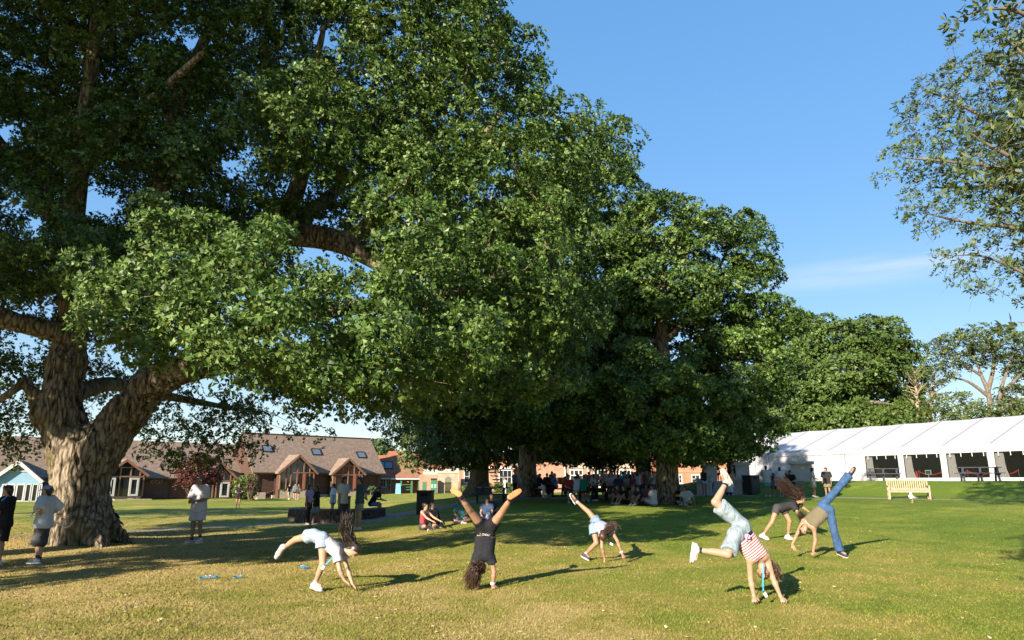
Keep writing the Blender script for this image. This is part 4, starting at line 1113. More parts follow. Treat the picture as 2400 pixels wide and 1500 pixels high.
for px in (709.5, 828):                        # red door leaves standing open
    x, z = barn.loc(px, 1130, -1.2)
    barn.part('door', MB().span((x - .06, -1.9, G1[6]), (x + .06, -1.18, G1[5] - .1)), plain('red timber', (.085, .03, .02), .5, .2, 3))
for p0, p1, q0, q1 in ((616, 636, 1046, 1060), (731, 751, 1054, 1067), (836, 857, 1059, 1073)):
    z = None
    for k in range(40):
        zz = zE + .2 + k * .11
        xx, z_ = barn.loc((p0 + p1) / 2, (q0 + q1) / 2, roofy(zz))
        if z is None or abs(z_ - zz) < abs(z[1] - z[2]): z = (xx, zz, z_)
    skylight(barn, (z[0], z[1]), .62, .38, roofy)
for i in range(3):
    barn.pwindow(610 + i * 10.5, 1106, 618 + i * 10.5, 1114, 0, nx=1, nz=1, fw=.07, frame=TIMBER, sill=False)
for px, q in ((601, 1), (644, 0), (767, 0), (884, 0)):
    x = barn.loc(px, 1120)[0]
    barn.part('downpipe', MB().tube([(x, -.42, zE - .25), (x, -.12, zE - .55), (x, -.1, 0.2)], [.06, .06, .06], 6), BOARD)
barn.part('drain_pipe', MB().tube([(barn.loc(644, 1120)[0], -.1, 1.1), (barn.loc(641, 1130)[0], -.1, .9), (barn.loc(603, 1145)[0], -.1, .25)], [.06] * 3, 6), BOARD)
stn = barn.loc(606, 1155, -.8)[0]
barn.part('stone_pier', MB().span((stn - .5, -1.6, -.5), (stn + .55, -.6, .75)), CREAM, bevel=.04)
# ------------------------------------------------------------ long low wing with the pale blue gable
A = on(300, 80)
wing = Fac('timber_wing', 'long low brown timber wing with shingle roof behind the great oak', A, U)
w0 = wing.loc(-60, 1150)[0]; w1 = wing.loc(600, 1150)[0]
zE2, zR2, yR2 = 2.55, 6.7, 4.2
def roofy2(z): return -0.35 + (yR2 + 0.35) * (z - zE2 + 0.15) / (zR2 - zE2 + 0.15)
wing.box('wall', w0, w1, 0, 8.4, -.7, zE2, BOARD)
r2 = wing.slab('roof', [(w0 - .4, -.35, zE2 - .15), (w1, -.35, zE2 - .15), (w1, yR2, zR2), (w0 - .4, yR2, zR2)], .16, SHINGLE)
wing.slab('roof', [(w0 - .4, yR2, zR2), (w1, yR2, zR2), (w1, 8.75, zE2 - .15), (w0 - .4, 8.75, zE2 - .15)], .16, SHINGLE)
wing.part('gutter', MB().bar((w0 - .4, -.45, zE2 - .22), (w1, -.45, zE2 - .22), .14, .12), BOARD)
H1 = glazed_gable(wing, 238, 347, 296, 1076, 1113, (261, 282, 306, 328), 1117, 1163, roofy=roofy2)
H2 = glazed_gable(wing, 482, 556, 514, 1084, 1121, (500, 508, 524, 540), 1127, 1166, roofy=roofy2)
for gg, p0, p1 in ((H1, 303, 325), (H2, 517, 538), (H1, 256, 270)):
    a = wing.loc(p0, 1140, -1.3)[0]; c_ = wing.loc(p1, 1140, -1.3)[0]
    wing.window(a, c_, gg[6] + .02, gg[5] - .12, -1.22, nx=1, nz=1, fw=.2, name='door', sill=False)
for p0 in (352, 362, 372, 411, 424):
    wing.pwindow(p0, 1125, p0 + 9, 1133, 0, nx=1, nz=1, fw=.07, frame=TIMBER, sill=False)
x = wing.loc(398, 1140)[0]
wing.part('downpipe', MB().tube([(x, -.42, zE2 - .25), (x, -.12, zE2 - .55), (x, -.1, -.2)], [.06, .06, .06], 6), BOARD)
for i, zz in enumerate((.12, -.04, -.2)):
    a = wing.loc(256, 1168)[0]; c_ = wing.loc(342, 1168)[0]
    wing.part('step', MB().span((a, -2.0 - .35 * i, zz - .3), (c_, -1.3, zz)), CREAM)
blue = Fac('blue_gable_room', 'pale blue boarded gable room with white framed glass doors', wing.A + wing.u * wing.loc(40, 1150, -1.6)[0] + wing.n * -1.6 + Vector((0, 0, -.2)), (0.9, 0.44))
bl = blue.loc(-40, 1130)[0]; brr = blue.loc(101, 1130)[0]
bz = blue.loc(98, 1127)[1]; bx, ba = blue.loc(46, 1079)
x2l = 2 * bx - brr
blue.part('wall', MB().prism([(x2l + .3, 0, -.8), (brr - .25, 0, -.8), (brr - .25, 0, bz + .15), (bx, 0, ba - .25), (x2l + .3, 0, bz + .15)], (0, 2.6, 0)), BLUEBOARD)
for e in (x2l, brr):
    blue.slab('roof', [(e, -.45, bz), (bx, -.45, ba), (bx, 5.2, ba), (e, 3.4, bz)], .16, SHINGLE)
    blue.part('barge_board', MB().bar((e, -.47, bz - .16), (bx, -.47, ba - .16), .08, .32), WHITEP)
for p0, p1 in ((2, 13), (15, 34), (36, 57)):
    blue.pwindow(p0, 1134, p1, 1176, 0, nx=1, nz=1, fw=.13, name='door', sill=False)
for p0, p1 in ((58, 72), (74, 88), (90, 97)):
    blue.pwindow(p0, 1134, p1, 1176, 0, nx=1, nz=1, fw=.09, sill=False)
zt0 = blue.loc(46, 1103)[1]; zt1 = blue.loc(46, 1087)[1]
for sg in (-1, 1):
    blue.part('gable_window', MB().prism([(bx + sg * .12, -.05, zt0), (bx + sg * 1.15, -.05, zt0), (bx + sg * .12, -.05, zt1)], (0, .04, 0)), DARKGLASS)
blue.part('gable_window_frame', MB().bar((bx - 1.25, -.06, zt0 - .05), (bx + 1.25, -.06, zt0 - .05), .06, .12).bar((bx, -.062, zt0), (bx, -.062, zt1 + .1), .06, .16, (1, 0, 0)), WHITEP)
# ------------------------------------------------------------ tiled house and porch
A = on(876, 102)
house = Fac('tiled_house', 'red tiled house with skylights and green posted porch beyond the barn', A, (0.97, 0.24))
xh = house.loc(985, 1130)[0]
zb, zt = house.loc(925, 1156)[1] - .4, house.loc(925, 1119)[1]
zr = house.loc(920, 1067, 3.5)[1]
house.box('wall', -2, xh, 0, 7, zb, zt, BRICK)
ry = lambda z: -.4 + 3.9 * (z - zt + .1) / (zr - zt + .1)
house.slab('roof', [(-2.5, -.4, zt - .1), (xh + .4, -.4, zt - .1), (xh + .4, 3.5, zr), (-2.5, 3.5, zr)], .16, TILE)
house.slab('roof', [(-2.5, 3.5, zr), (xh + .4, 3.5, zr), (xh + .4, 7.4, zt - .1), (-2.5, 7.4, zt - .1)], .16, TILE)
house.part('fascia', MB().bar((-2.4, -.45, zt - .16), (xh, -.45, zt - .16), .08, .2), WHITEP)
for p in (893, 911):
    x_, z_ = house.loc(p, 1091, ry((zt + zr) / 2)); skylight(house, (x_, (zt + zr) / 2 + .1), .55, .5, ry)
xb = house.loc(935, 1050, 9)[0]
zq = house.loc(935, 1057, 9)[1]
house.slab('roof', [(xb - 3, 7, zq - 2.6), (xb + 8, 7, zq - 2.6), (xb + 8, 9.5, zq), (xb - 1.5, 9.5, zq)], .2, TILE)
xp0, xp1 = house.loc(921, 1130, -2.2)[0], house.loc(985, 1130, -2.2)[0]
zp = house.loc(955, 1121, -2.2)[1]
house.slab('porch_roof', [(xp0 - .3, -2.5, zp), (xp1 + .3, -2.5, zp), (xp1 - 1, -.3, zp + 1.5), (xp0 + 2, -.3, zp + 1.5)], .15, TILE2)
house.part('fascia', MB().bar((xp0 - .3, -2.55, zp - .08), (xp1 + .3, -2.55, zp - .08), .08, .18), WHITEP)
for p in (940, 965, 982):
    x_ = house.loc(p, 1130, -2.2)[0]
    house.part('post', MB().span((x_ - .13, -2.3, zb), (x_ + .13, -2.05, zp - .1)), GREENP)
for k in (0, .35, .7):
    house.part('rail', MB().bar((house.loc(941, 1130, -2.2)[0], -2.2, zb + .9 + k), (house.loc(964, 1130, -2.2)[0], -2.2, zb + .9 + k), .06, .1), GREENP)
x_ = house.loc(898, 1135)[0]
house.window(x_ - .5, x_ + .5, zb + 1.2, zb + 2.7, 0)
x_ = house.loc(906, 1135)[0]
house.window(x_ - .2, x_ + .6, zb + .4, zb + 2.7, 0, name='door', sill=False)
x_ = house.loc(933, 1145, -3)[0]
bn = house.part('banner', MB().prism([(x_ - .35, -3, zb + .35), (x_ + .4, -3, zb + .35), (x_ + .3, -3, zb + 1.75), (x_ - .3, -3, zb + 1.75)], (0, .06, 0)), plain('banner blue', (.16, .45, .62), .5, .25, 3))
# ------------------------------------------------------------ brick school range
A = on(986, 98)
sch = Fac('brick_school', 'long pink brick school building with white windows behind the trees', A, (0.995, 0.10))
g0 = sch.loc(1100, 1154)[1] - .5
def wall(px0, px1, pyt, y0, y1, mat, name='wall'):
    x0 = sch.loc(px0, 1130, y0)[0]; x1 = sch.loc(px1, 1130, y0)[0]; z1 = sch.loc((px0 + px1) / 2, pyt, y0)[1]
    sch.box(name, x0, x1, y0, y1, g0 - .2, z1, mat)
    return x0, x1, z1
wall(983, 1028, 1112, 2, 8, BRICK)
w_ = wall(1080, 1205, 1098, 0, 9, BRICK)
sch.part('cornice', MB().span((w_[0] - .2, -.25, w_[2] - .05), (w_[1] + .1, 9.2, w_[2] + .25)), WHITEP)
wall(1143, 1210, 1060, 9.3, 16, BRICK2)
w2_ = wall(1205, 1285, 1060, 3, 12, BRICK)
w3_ = wall(1285, 1560, 1030, 1, 12, BRICK)
sch.slab('roof', [(w3_[0] - .4, .4, w3_[2] - .05), (w3_[1] + .4, .4, w3_[2] - .05), (w3_[1] + .4, 6.5, w3_[2] + 4), (w3_[0] - .4, 6.5, w3_[2] + 4)], .2, TILE)
sch.pwindow(1087, 1101, 1112, 1132, 0, nx=2, nz=2, fw=.12)
sch.pwindow(1169, 1101, 1200, 1136, 0, nx=3, nz=2, fw=.12)
for p0, p1 in ((1335, 1367), (1391, 1421), (1450, 1480), (1508, 1538)):
    sch.pwindow(p0, 1100, p1, 1142, 1, nx=3, nz=3, fw=.16, bar=.14)
    x0 = sch.loc(p0, 1100, 1)[0]; x1 = sch.loc(p1, 1100, 1)[0]; zz = sch.loc(p0, 1098, 1)[1]
    sch.part('lintel', MB().span((x0 - .3, .85, zz), (x1 + .3, 1.02, zz + .7)), CREAM)
for p in (1324, 1379, 1436, 1494):
    x_ = sch.loc(p, 1110, 1)[0]
    sch.part('downpipe', MB().cyl((x_, .85, g0), (x_, .85, w3_[2]), .14, 8), WHITEP)
x_, z_ = sch.loc(1276, 1130, 3)
sch.part('brick_panel', MB().span((x_ - 1, 2.9, g0 + .2), (x_ + 1, 3.05, z_ + .4)), BRICK2)
# gatehouse wall with arched iron gate
xa0, xa1 = sch.loc(1026, 1130, -2)[0], sch.loc(1074, 1130, -2)[0]
xg0, xg1 = sch.loc(1043, 1130, -2)[0], sch.loc(1058, 1130, -2)[0]
zw = sch.loc(1050, 1109, -2)[1]; zg = sch.loc(1050, 1124, -2)[1]; zap = sch.loc(1050, 1117, -2)[1]
gw = MB()
gw.span((xa0, -2.3, g0 - .2), (xg0, -1.9, zw)).span((xg1, -2.3, g0 - .2), (xa1, -1.9, zw))
arc = [((xg0 + xg1) / 2 - (xg1 - xg0) / 2 * math.cos(k * math.pi / 8), zg + (zap - zg) * math.sin(k * math.pi / 8)) for k in range(9)]
gw.prism([(p, -2.3, q) for p, q in arc] + [(xg1, -2.3, zw), (xg0, -2.3, zw)], (0, .4, 0))
gwall = sch.part('gate_wall', gw, BRICK3)
sch.part('coping', MB().span((xa0 - .1, -2.4, zw), (xa1 + .1, -1.8, zw + .15)), CREAM, gwall)
for k in range(8):
    xx = xg0 + (xg1 - xg0) * (k + .5) / 8
    t_ = abs((xx - (xg0 + xg1) / 2) / ((xg1 - xg0) / 2))
    sch.part('gate_bar', MB().cyl((xx, -2.1, g0), (xx, -2.1, zg + (zap - zg) * math.sqrt(max(0, 1 - t_ * t_))), .035, 5), BLACKP, gwall)
for zz in (g0 + .6, g0 + 1.7): sch.part('gate_rail', MB().bar((xg0, -2.1, zz), (xg1, -2.1, zz), .05, .08), BLACKP, gwall)
# outside stair
st0, st1 = sch.loc(1146, 1150, -2.5)[0], sch.loc(1163, 1150, -2.5)[0]
ztop = w_[2]
for k in range(11):
    zz = g0 + .35 + (ztop - g0 - .35) * k / 10
    sch.part('stair_tread', MB().span((st0 - .15 * (k - 5) / 5, -3.0 + k * .27, zz - .06), (st1 - .15 * (k - 5) / 5, -2.62 + k * .27, zz)), plain('pale timber', (.36, .27, .15), .8, .2, 3))
for xx in (st0 - .05, st1 + .05):
    sch.part('handrail', MB().bar((xx, -3, g0 + 1.3), (xx, -.3, ztop + 1.0), .05, .05).bar((xx, -3, g0), (xx, -3, g0 + 1.3), .05, .05, (1, 0, 0)).bar((xx, -.3, ztop), (xx, -.3, ztop + 1.0), .05, .05, (1, 0, 0)), BLACKP)
# orange brick block on the terrace
A = on(1560, 78)
org_ = Fac('brick_block', 'orange brick block with white windows left of the stone steps', A, (0.98, -0.05))
xo = org_.loc(1712, 1120)[0]
org_.box('wall', -1, xo, 0, 8, -.8, org_.loc(1640, 1040)[1], BRICK2)
org_.part('string_course', MB().span((-1.02, -.05, org_.loc(1640, 1105)[1] - .06), (xo + .02, .02, org_.loc(1640, 1105)[1] + .06)), BRICK)
for p0, p1 in ((1584, 1599), (1620, 1641), (1660, 1680)):
    org_.pwindow(p0, 1112, p1, 1133, 0, nx=2, nz=2, fw=.1)
# ------------------------------------------------------------ shrubs and small trees by the houses
def shrub(name, label, px, Y, pyc, rx, rz_, leaf=SHRUBLEAF, seed=0, L=.3, n=26, stem=True, grp=None):
    b_ = on(px, Y)
    c_ = at(px, pyc, Y); k = Y / 1690
    rr = np.random.default_rng(700 + seed)
    cl = lobe_clumps(rr, [(c_.x, c_.y, c_.z, rx * k, rx * k * .8, rz_ * k)], max(.3, rz_ * k * .42), .3, 1500, zmin=b_.z + .1, deep=.1)
    parts = []
    for q in cl: parts.append(tube_np(curve_pts(np.array(tuple(b_)), q, rr, 5, .1), np.linspace(.035 + .02 * k * 20, .01, 5), 4))
    LV, LQ = crown(rr, cl, np.array(tuple(b_)), max(.3, rz_ * k * .4), n, 4, L, L * .6)
    wv, wq = merge_np(parts)
    t_ = empty(name, b_, 0, label, 'shrub' if 'maple' not in name else 'tree', grp)
    link('stem', mesh_np('stem', wv - np.array(tuple(b_)), wq), t_, TWIG)
    c2 = link('foliage', mesh_np('foliage', LV - np.array(tuple(b_)), LQ, False), t_, leaf); c2['kind'] = 'stuff'
    return t_
shrub('maple_tree', 'dark red leaved maple growing against the timber wing', 466, 70, 1110, 42, 34, REDLEAF, 1, .2, 40)
shrub('climbing_shrub', 'dark climbing shrub with red flowers beside the barn corner', 577, 80, 1146, 22, 26, SHRUBLEAF, 2, .22, 30)
shrub('rose_bush', 'rose bush with scattered red blooms low beside the barn corner', 588, 79, 1140, 12, 20, REDLEAF, 3, .16, 5)
shrub('garden_shrub', 'leafy shrub left of the outside stair foot', 1137, 96, 1143, 10, 9, SHRUBLEAF, 4, .3, 24)
shrub('garden_shrub', 'leafy shrub right of the outside stair foot', 1173, 96, 1144, 11, 8, SHRUBLEAF, 5, .3, 24)
shrub('garden_shrub', 'low shrub under the white window right of the stair', 1192, 96, 1145, 12, 8, LIMELEAF, 6, .3, 24)
shrub('garden_shrub', 'sparse low shrub under the bay window near the iron gate', 1098, 97, 1147, 12, 6, SHRUBLEAF, 7, .3, 14)
shrub('potted_plant', 'pale tub with a yellow green plant by the barn end', 871, 92, 1147, 5, 5, LIMELEAF, 8, .2, 14)
# ------------------------------------------------------------ white marquee on the terrace
PVC = plain('white canvas', (0.355, 0.355, 0.365), 0.5, 0.04, 1.5, 0.25, bscale=1.2)
ALU = plain('aluminium rail', (0.45, 0.45, 0.47), 0.4, 0.1, 3, metal=0.6)
SEAM = plain('grey canvas seam', (0.20, 0.20, 0.23), 0.6, 0.1, 3)
DRAPE = plain('white drape', (0.42, 0.42, 0.41), 0.8, 0.06, 3)
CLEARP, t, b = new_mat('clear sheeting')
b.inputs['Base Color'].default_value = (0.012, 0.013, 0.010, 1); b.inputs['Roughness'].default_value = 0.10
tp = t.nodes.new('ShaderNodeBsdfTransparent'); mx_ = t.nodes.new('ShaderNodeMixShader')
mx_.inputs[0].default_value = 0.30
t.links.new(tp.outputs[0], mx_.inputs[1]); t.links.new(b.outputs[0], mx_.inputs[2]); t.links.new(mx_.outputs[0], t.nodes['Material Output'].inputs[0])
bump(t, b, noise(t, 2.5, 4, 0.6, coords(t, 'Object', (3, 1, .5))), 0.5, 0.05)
TZ = 1.70
T0 = Vector((25.0, 78.0, TZ)); TD = Vector((0.45, -0.893, 0)).normalized()
tent = Fac('marquee', 'long white marquee on the raised terrace at the right', T0, (TD.x, TD.y))
BAY = 3.7; HE = 2.75; HR = 5.35; TW = 13.0
i0, i1 = -2, 11
xs0, xs1 = i0 * BAY, i1 * BAY
rm = lambda q: Vector((0, TW / 2 * q, HE + (HR - HE) * q))
for i in range(i0, i1):
    a, c_ = i * BAY, (i + 1) * BAY
    for side in (0, 1):
        # each roof bay sags a little between the frames
        V, Q = [], []
        nu, nv = 7, 9
        for j in range(nv):
            for k in range(nu):
                q = j / (nv - 1); f_ = k / (nu - 1)
                p = rm(q)
                sag = -0.10 * math.sin(math.pi * f_) * (0.6 + 0.4 * math.sin(math.pi * q * 3.0) ** 2)
                y = p.y if side == 0 else TW - p.y
                V.append((a + 0.02 + (BAY - 0.04) * f_, y, p.z + sag))
        Q = [(j * nu + k, j * nu + k + 1, (j + 1) * nu + k + 1, (j + 1) * nu + k) for j in range(nv - 1) for k in range(nu - 1)]
        if side: Q = [q[::-1] for q in Q]
        link('roof_panel', mesh_np('roof_panel', V, Q), tent.root, PVC)
    tent.part('valance', MB().span((a + .02, -.06, HE - .30), (c_ - .02, -.02, HE + .06)), PVC)
for i in range(i0, i1 + 1):
    a = i * BAY
    tent.part('roof_seam', MB().bar((a, 0, HE + .02), (a, TW / 2, HR + .02), .07, .05), SEAM)
    tent.part('post', MB().span((a - .09, -.05, -.3), (a + .09, .1, HE - .3)), WHITEP)
for i in range(i0, i1):
    a, c_ = i * BAY + .09, (i + 1) * BAY - .09
    if i < 4:
        for h_ in (0, 1):                               # solid wall in two sheets
            m0 = a + (c_ - a) * h_ / 2; m1 = m0 + (c_ - a) / 2
            nu, nv = 10, 5
            V = [(m0 + (m1 - m0) * k / (nu - 1), .02 + .025 * math.sin(k * 1.7 + i * 2 + j * .6), -.25 + (HE - .05) * j / (nv - 1)) for j in range(nv) for k in range(nu)]
            Q = [(j * nu + k, j * nu + k + 1, (j + 1) * nu + k + 1, (j + 1) * nu + k) for j in range(nv - 1) for k in range(nu - 1)]
            link('wall_panel', mesh_np('wall_panel', V, Q), tent.root, PVC)
    else:
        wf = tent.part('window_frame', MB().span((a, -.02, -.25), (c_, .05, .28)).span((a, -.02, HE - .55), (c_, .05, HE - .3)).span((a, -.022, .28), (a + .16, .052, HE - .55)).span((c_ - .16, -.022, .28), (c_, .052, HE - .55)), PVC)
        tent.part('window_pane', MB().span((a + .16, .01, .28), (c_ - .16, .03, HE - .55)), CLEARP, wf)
        for k in range(4):
            x_ = a + .5 + k * (c_ - a - .9) / 3
            tent.part('window_strap', MB().span((x_ - .03, -.035, HE - .85), (x_ + .03, -.024, HE - .5)), DRAPE, wf)
        # drapes tied back behind the sheeting
        for sg, x_, wd in ((1, a + .1, .75), (-1, c_ - .1, .42)):
            n_ = 14
            V = []
            for j in range(9):
                q = j / 8
                ww = wd * (1 - .55 * math.sin(math.pi * (1 - q) * .85) ** 2 * (1 if sg < 0 else .3)) * (.75 + .5 * (1 - q) * (1 if sg > 0 else .2))
                for k in range(n_):
                    V.append((x_ + sg * ww * k / (n_ - 1), .22 + .06 * math.sin(k * 2.1), .05 + (HE - .4) * q))
            Q = [(j * n_ + k, j * n_ + k + 1, (j + 1) * n_ + k + 1, (j + 1) * n_ + k) for j in range(8) for k in range(n_ - 1)]
            link('drape', mesh_np('drape', V, Q), tent.root, DRAPE)
OLIVE = plain('interior shade olive', (0.055, 0.052, 0.034), 0.9, 0.2, .5)  # olive panels added so the marquee interior looks dark behind the windows
tent.part('shade_backing', MB().span((4 * BAY, 4.6, -.25), (xs1, 4.75, HE - .25)), OLIVE)
tent.part('shade_backing', MB().span((4 * BAY - .1, .3, -.25), (4 * BAY, 4.7, HE - .25)), OLIVE)
tent.part('shade_backing_top', MB().span((4 * BAY, .35, HE - .28), (xs1, 4.6, HE - .2)), OLIVE)
tent.part('floor', MB().span((xs0, -.12, -.5), (xs1, TW, -.12)), plain('grey matting', (.12, .12, .11), .9, .2, 2))
tent.part('gable_end', MB().prism([(xs0, 0, -.3), (xs0, TW, -.3), (xs0, TW, HE), (xs0, TW / 2, HR - .05), (xs0, 0, HE)], (.03, 0, 0)), PVC)
tent.part('gable_end', MB().prism([(xs1, 0, -.3), (xs1, TW, -.3), (xs1, TW, HE), (xs1, TW / 2, HR - .05), (xs1, 0, HE)], (-.03, 0, 0)), PVC)
tent.part('back_wall', MB().span((xs0, TW - .04, -.3), (xs1, TW, HE)), PVC)
# rope barrier inside the marquee
REDR = plain('red velvet rope', (.55, .02, .025), .6, .15, 4)
CHROME = plain('chrome', (.7, .7, .7), .2, .05, 3, metal=1.0)
posts = []
for px in (2154, 2212, 2268, 2330, 2388):
    x_ = tent.loc(px, 1110, 1.0)[0]
    posts.append(x_)
    w_ = tent.A + tent.u * x_ + tent.n * 1.0
    e = empty('barrier_post', (w_.x, w_.y, TZ - .12), 0, 'chrome rope post inside the marquee, %s of five' % ('first', 'second', 'third', 'fourth', 'last')[len(posts) - 1], 'post', 'rope posts in the marquee')
    MB().cyl((0, 0, 0), (0, 0, .03), .17, 14).obj('base', CHROME, e)
    MB().cyl((0, 0, .03), (0, 0, 1.0), .03, 8).obj('pole', CHROME, e)
    MB().cyl((0, 0, .98), (0, 0, 1.07), .055, 8, .02).obj('finial', CHROME, e)
for k, (a, c_) in enumerate(zip(posts, posts[1:])):
    pts = []
    for j in range(11):
        q = j / 10
        w_ = tent.A + tent.u * (a + (c_ - a) * q) + tent.n * 1.0
        pts.append((w_.x, w_.y, TZ + .82 - .30 * 4 * q * (1 - q)))
    o = MB().tube(pts, [.045] * 11, 6).obj('barrier_rope', REDR)
    tag(o, 'sagging red rope inside the marquee, %s from the left' % ('first', 'second', 'third', 'fourth')[k], 'rope', 'red ropes in the marquee')
w_ = tent.A + tent.u * (posts[0] - .25) + tent.n * 1.05
tag(MB().tube([(w_.x, w_.y, TZ + .85), (w_.x, w_.y, TZ + .5), (w_.x, w_.y, TZ - .1)], [.05, .10, .13], 7).obj('barrier_rope', REDR), 'spare red rope hanging straight down from the leftmost post', 'rope')
x_, z_ = tent.loc(2176, 1110, .8)
w_ = tent.A + tent.u * x_ + tent.n * .8
sg = empty('notice_stand', (w_.x, w_.y, TZ - .12), math.atan2(TD.y, TD.x), 'small white framed notice on a stand inside the marquee', 'sign')
MB().box((0, 0, .35), (.05, .04, .7)).obj('stand', WHITEP, sg)
MB().box((0, 0, .85), (.52, .05, .38)).obj('frame', WHITEP, sg)
MB().box((0, -.03, .85), (.40, .02, .26)).obj('notice', plain('dark green notice', (.02, .10, .085), .5, .4, 20), sg)
# ------------------------------------------------------------ stone steps up to the terrace
sA = on(1652, 46.0); sB = on(1735, 45.2)
stp = Fac('stone_steps', 'pale stone steps with sloping walls and capped piers up to the terrace', sA, (sB.x - sA.x, sB.y - sA.y), 'steps')
wS = stp.loc(1735, 1150)[0]; z0 = -0.35
NS = 7; RUN = .40
top = TZ - stp.A.z
for k in range(NS):
    zz = .15 + (top - .15) * k / (NS - 1)
    stp.part('step', MB().span((.35, k * RUN, z0), (wS - .35, NS * RUN + .4, zz)) if False else MB().span((.35, k * RUN, zz - .25 if k else z0), (wS - .35, (k + 1) * RUN + .35, zz)), STONE, bevel=.012)
for x_, sg_ in ((0, -1), (wS, 1)):
    stp.part('side_wall', MB().prism([(x_ - .17, 0, z0), (x_ - .17, NS * RUN, z0), (x_ - .17, NS * RUN, top + .22), (x_ - .17, 0, .36)], (.34, 0, 0)), STONE)
    stp.part('coping', MB().bar((x_, -.1, .38), (x_, NS * RUN + .05, top + .27), .5, .12), STONE, bevel=.02)
    for y_, zt_ in ((-.45, .85), (NS * RUN + .4, top + 1.05)):
        pr = stp.part('pier', MB().span((x_ - .42, y_ - .4, z0), (x_ + .42, y_ + .4, zt_)), STONE)
        stp.part('pier_cap', MB().span((x_ - .52, y_ - .5, zt_), (x_ + .52, y_ + .5, zt_ + .12)).prism([(x_ - .46, y_ - .44, zt_ + .12), (x_ + .46, y_ - .44, zt_ + .12), (x_ + .46, y_ + .44, zt_ + .12), (x_ - .46, y_ + .44, zt_ + .12)], (0, 0, .06)), STONE, pr)
# low retaining wall right of the steps, running up the bank
a = stp.A + stp.u * (wS + .9) + stp.n * 3.2
rw = empty('retaining_wall', a, math.atan2(stp.u.y, stp.u.x), 'pale stone retaining wall with sloping coping beside the black bin', 'wall')
MB().prism([(-.6, 0, -.6), (3.3, 0, -.6), (3.3, 0, 1.75), (2.1, 0, 1.5), (-.6, 0, .6)], (0, .35, 0)).obj('wall', STONE, rw)
MB().bar((-.65, .17, .66), (2.15, .17, 1.56), .5, .12).obj('coping', STONE, rw)
p_ = MB().span((2.1, -.3, -.6), (3.4, .8, 1.95)).obj('pier', STONE, rw)
MB().span((1.95, -.45, 1.95), (3.55, .95, 2.12)).obj('pier_cap', STONE, p_)
# ------------------------------------------------------------ garden furniture
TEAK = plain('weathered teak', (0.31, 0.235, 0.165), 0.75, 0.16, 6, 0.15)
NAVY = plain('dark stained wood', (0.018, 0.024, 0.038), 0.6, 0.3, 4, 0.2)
def park_bench(px, Y, rz):
    b_ = on(px, Y)
    e = empty('park_bench', b_, rz, 'slatted teak bench with arms on the path before the marquee', 'bench')
    Wd = 1.72
    for sx in (-1, 1):
        x = sx * Wd / 2
        MB().span((x - .04, -.04, 0), (x + .04, .05, .62)).obj('leg', TEAK, e, .006)                     # front
        MB().bar((x, .50, 0), (x, .62, .97), .08, .07, (1, 0, 0)).obj('leg', TEAK, e, .006)              # rear, leaning
        MB().bar((x, -.08, .645), (x, .58, .66), .09, .045).obj('arm_rest', TEAK, e, .006)
        MB().bar((x, .0, .40), (x, .52, .38), .05, .07).obj('seat_rail', TEAK, e)
        MB().bar((x, .0, .16), (x, .52, .16), .045, .05).obj('stretcher', TEAK, e)
    for k in range(7):
        y = -.02 + k * .082
        MB().box((0, y, .43), (Wd - .02, .062, .028)).obj('seat_slat', TEAK, e)
    MB().box((0, .0, .385), (Wd - .09, .035, .08)).obj('seat_rail', TEAK, e)
    MB().bar((-Wd / 2 + .04, .607, .93), (Wd / 2 - .04, .607, .93), .045, .09).obj('top_rail', TEAK, e)
    MB().bar((-Wd / 2 + .04, .553, .49), (Wd / 2 - .04, .553, .49), .04, .06).obj('bottom_rail', TEAK, e)
    for k in range(17):
        x = -Wd / 2 + .10 + k * (Wd - .20) / 16
        MB().bar((x, .555, .52), (x, .603, .89), .052, .018, (0, 1, 0)).obj('back_slat', TEAK, e)
    MB().box((0, .25, .40), (.06, .5, .05)).obj('seat_bearer', TEAK, e)
    return e
park_bench(2128, 35.0, -0.38)
def picnic_table(px, Y, rz, label, L=1.95, frames=3, s=1.0):
    b_ = on(px, Y)
    e = empty('picnic_table', b_, rz, label, 'picnic table', 'dark picnic tables')
    e.scale = (s, s, s)
    for k in range(5):
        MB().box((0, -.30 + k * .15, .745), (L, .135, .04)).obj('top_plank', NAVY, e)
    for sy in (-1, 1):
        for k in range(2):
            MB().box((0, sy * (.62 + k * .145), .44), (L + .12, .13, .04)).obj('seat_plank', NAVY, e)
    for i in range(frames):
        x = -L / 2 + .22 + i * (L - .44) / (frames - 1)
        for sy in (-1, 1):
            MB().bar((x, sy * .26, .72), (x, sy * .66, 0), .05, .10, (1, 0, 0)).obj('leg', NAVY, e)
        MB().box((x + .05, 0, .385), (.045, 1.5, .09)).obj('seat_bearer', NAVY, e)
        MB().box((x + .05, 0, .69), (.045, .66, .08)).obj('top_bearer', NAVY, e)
    return e
picnic_table(1150, 36.0, 0.05, 'dark picnic table with things on it before the flared lime trunk', 1.75)
picnic_table(1292, 42.5, 0.1, 'dark picnic table where a person in white trousers leans', 1.9)
picnic_table(1388, 38.5, -0.15, 'dark picnic table between the red and green shirted sitters', 1.8)
picnic_table(1462, 37.8, 0.12, 'dark picnic table behind people sitting on the grass by the trunk', 2.0)
picnic_table(1343, 52.0, 0.05, 'far picnic table below the big white school windows', 1.9)
picnic_table(2072, 44.5, -0.45, 'dark picnic table by the marquee wall left of the bench', 1.9)
picnic_table(2298, 39.5, -0.45, 'dark picnic table by the marquee windows right of the bench', 2.05)
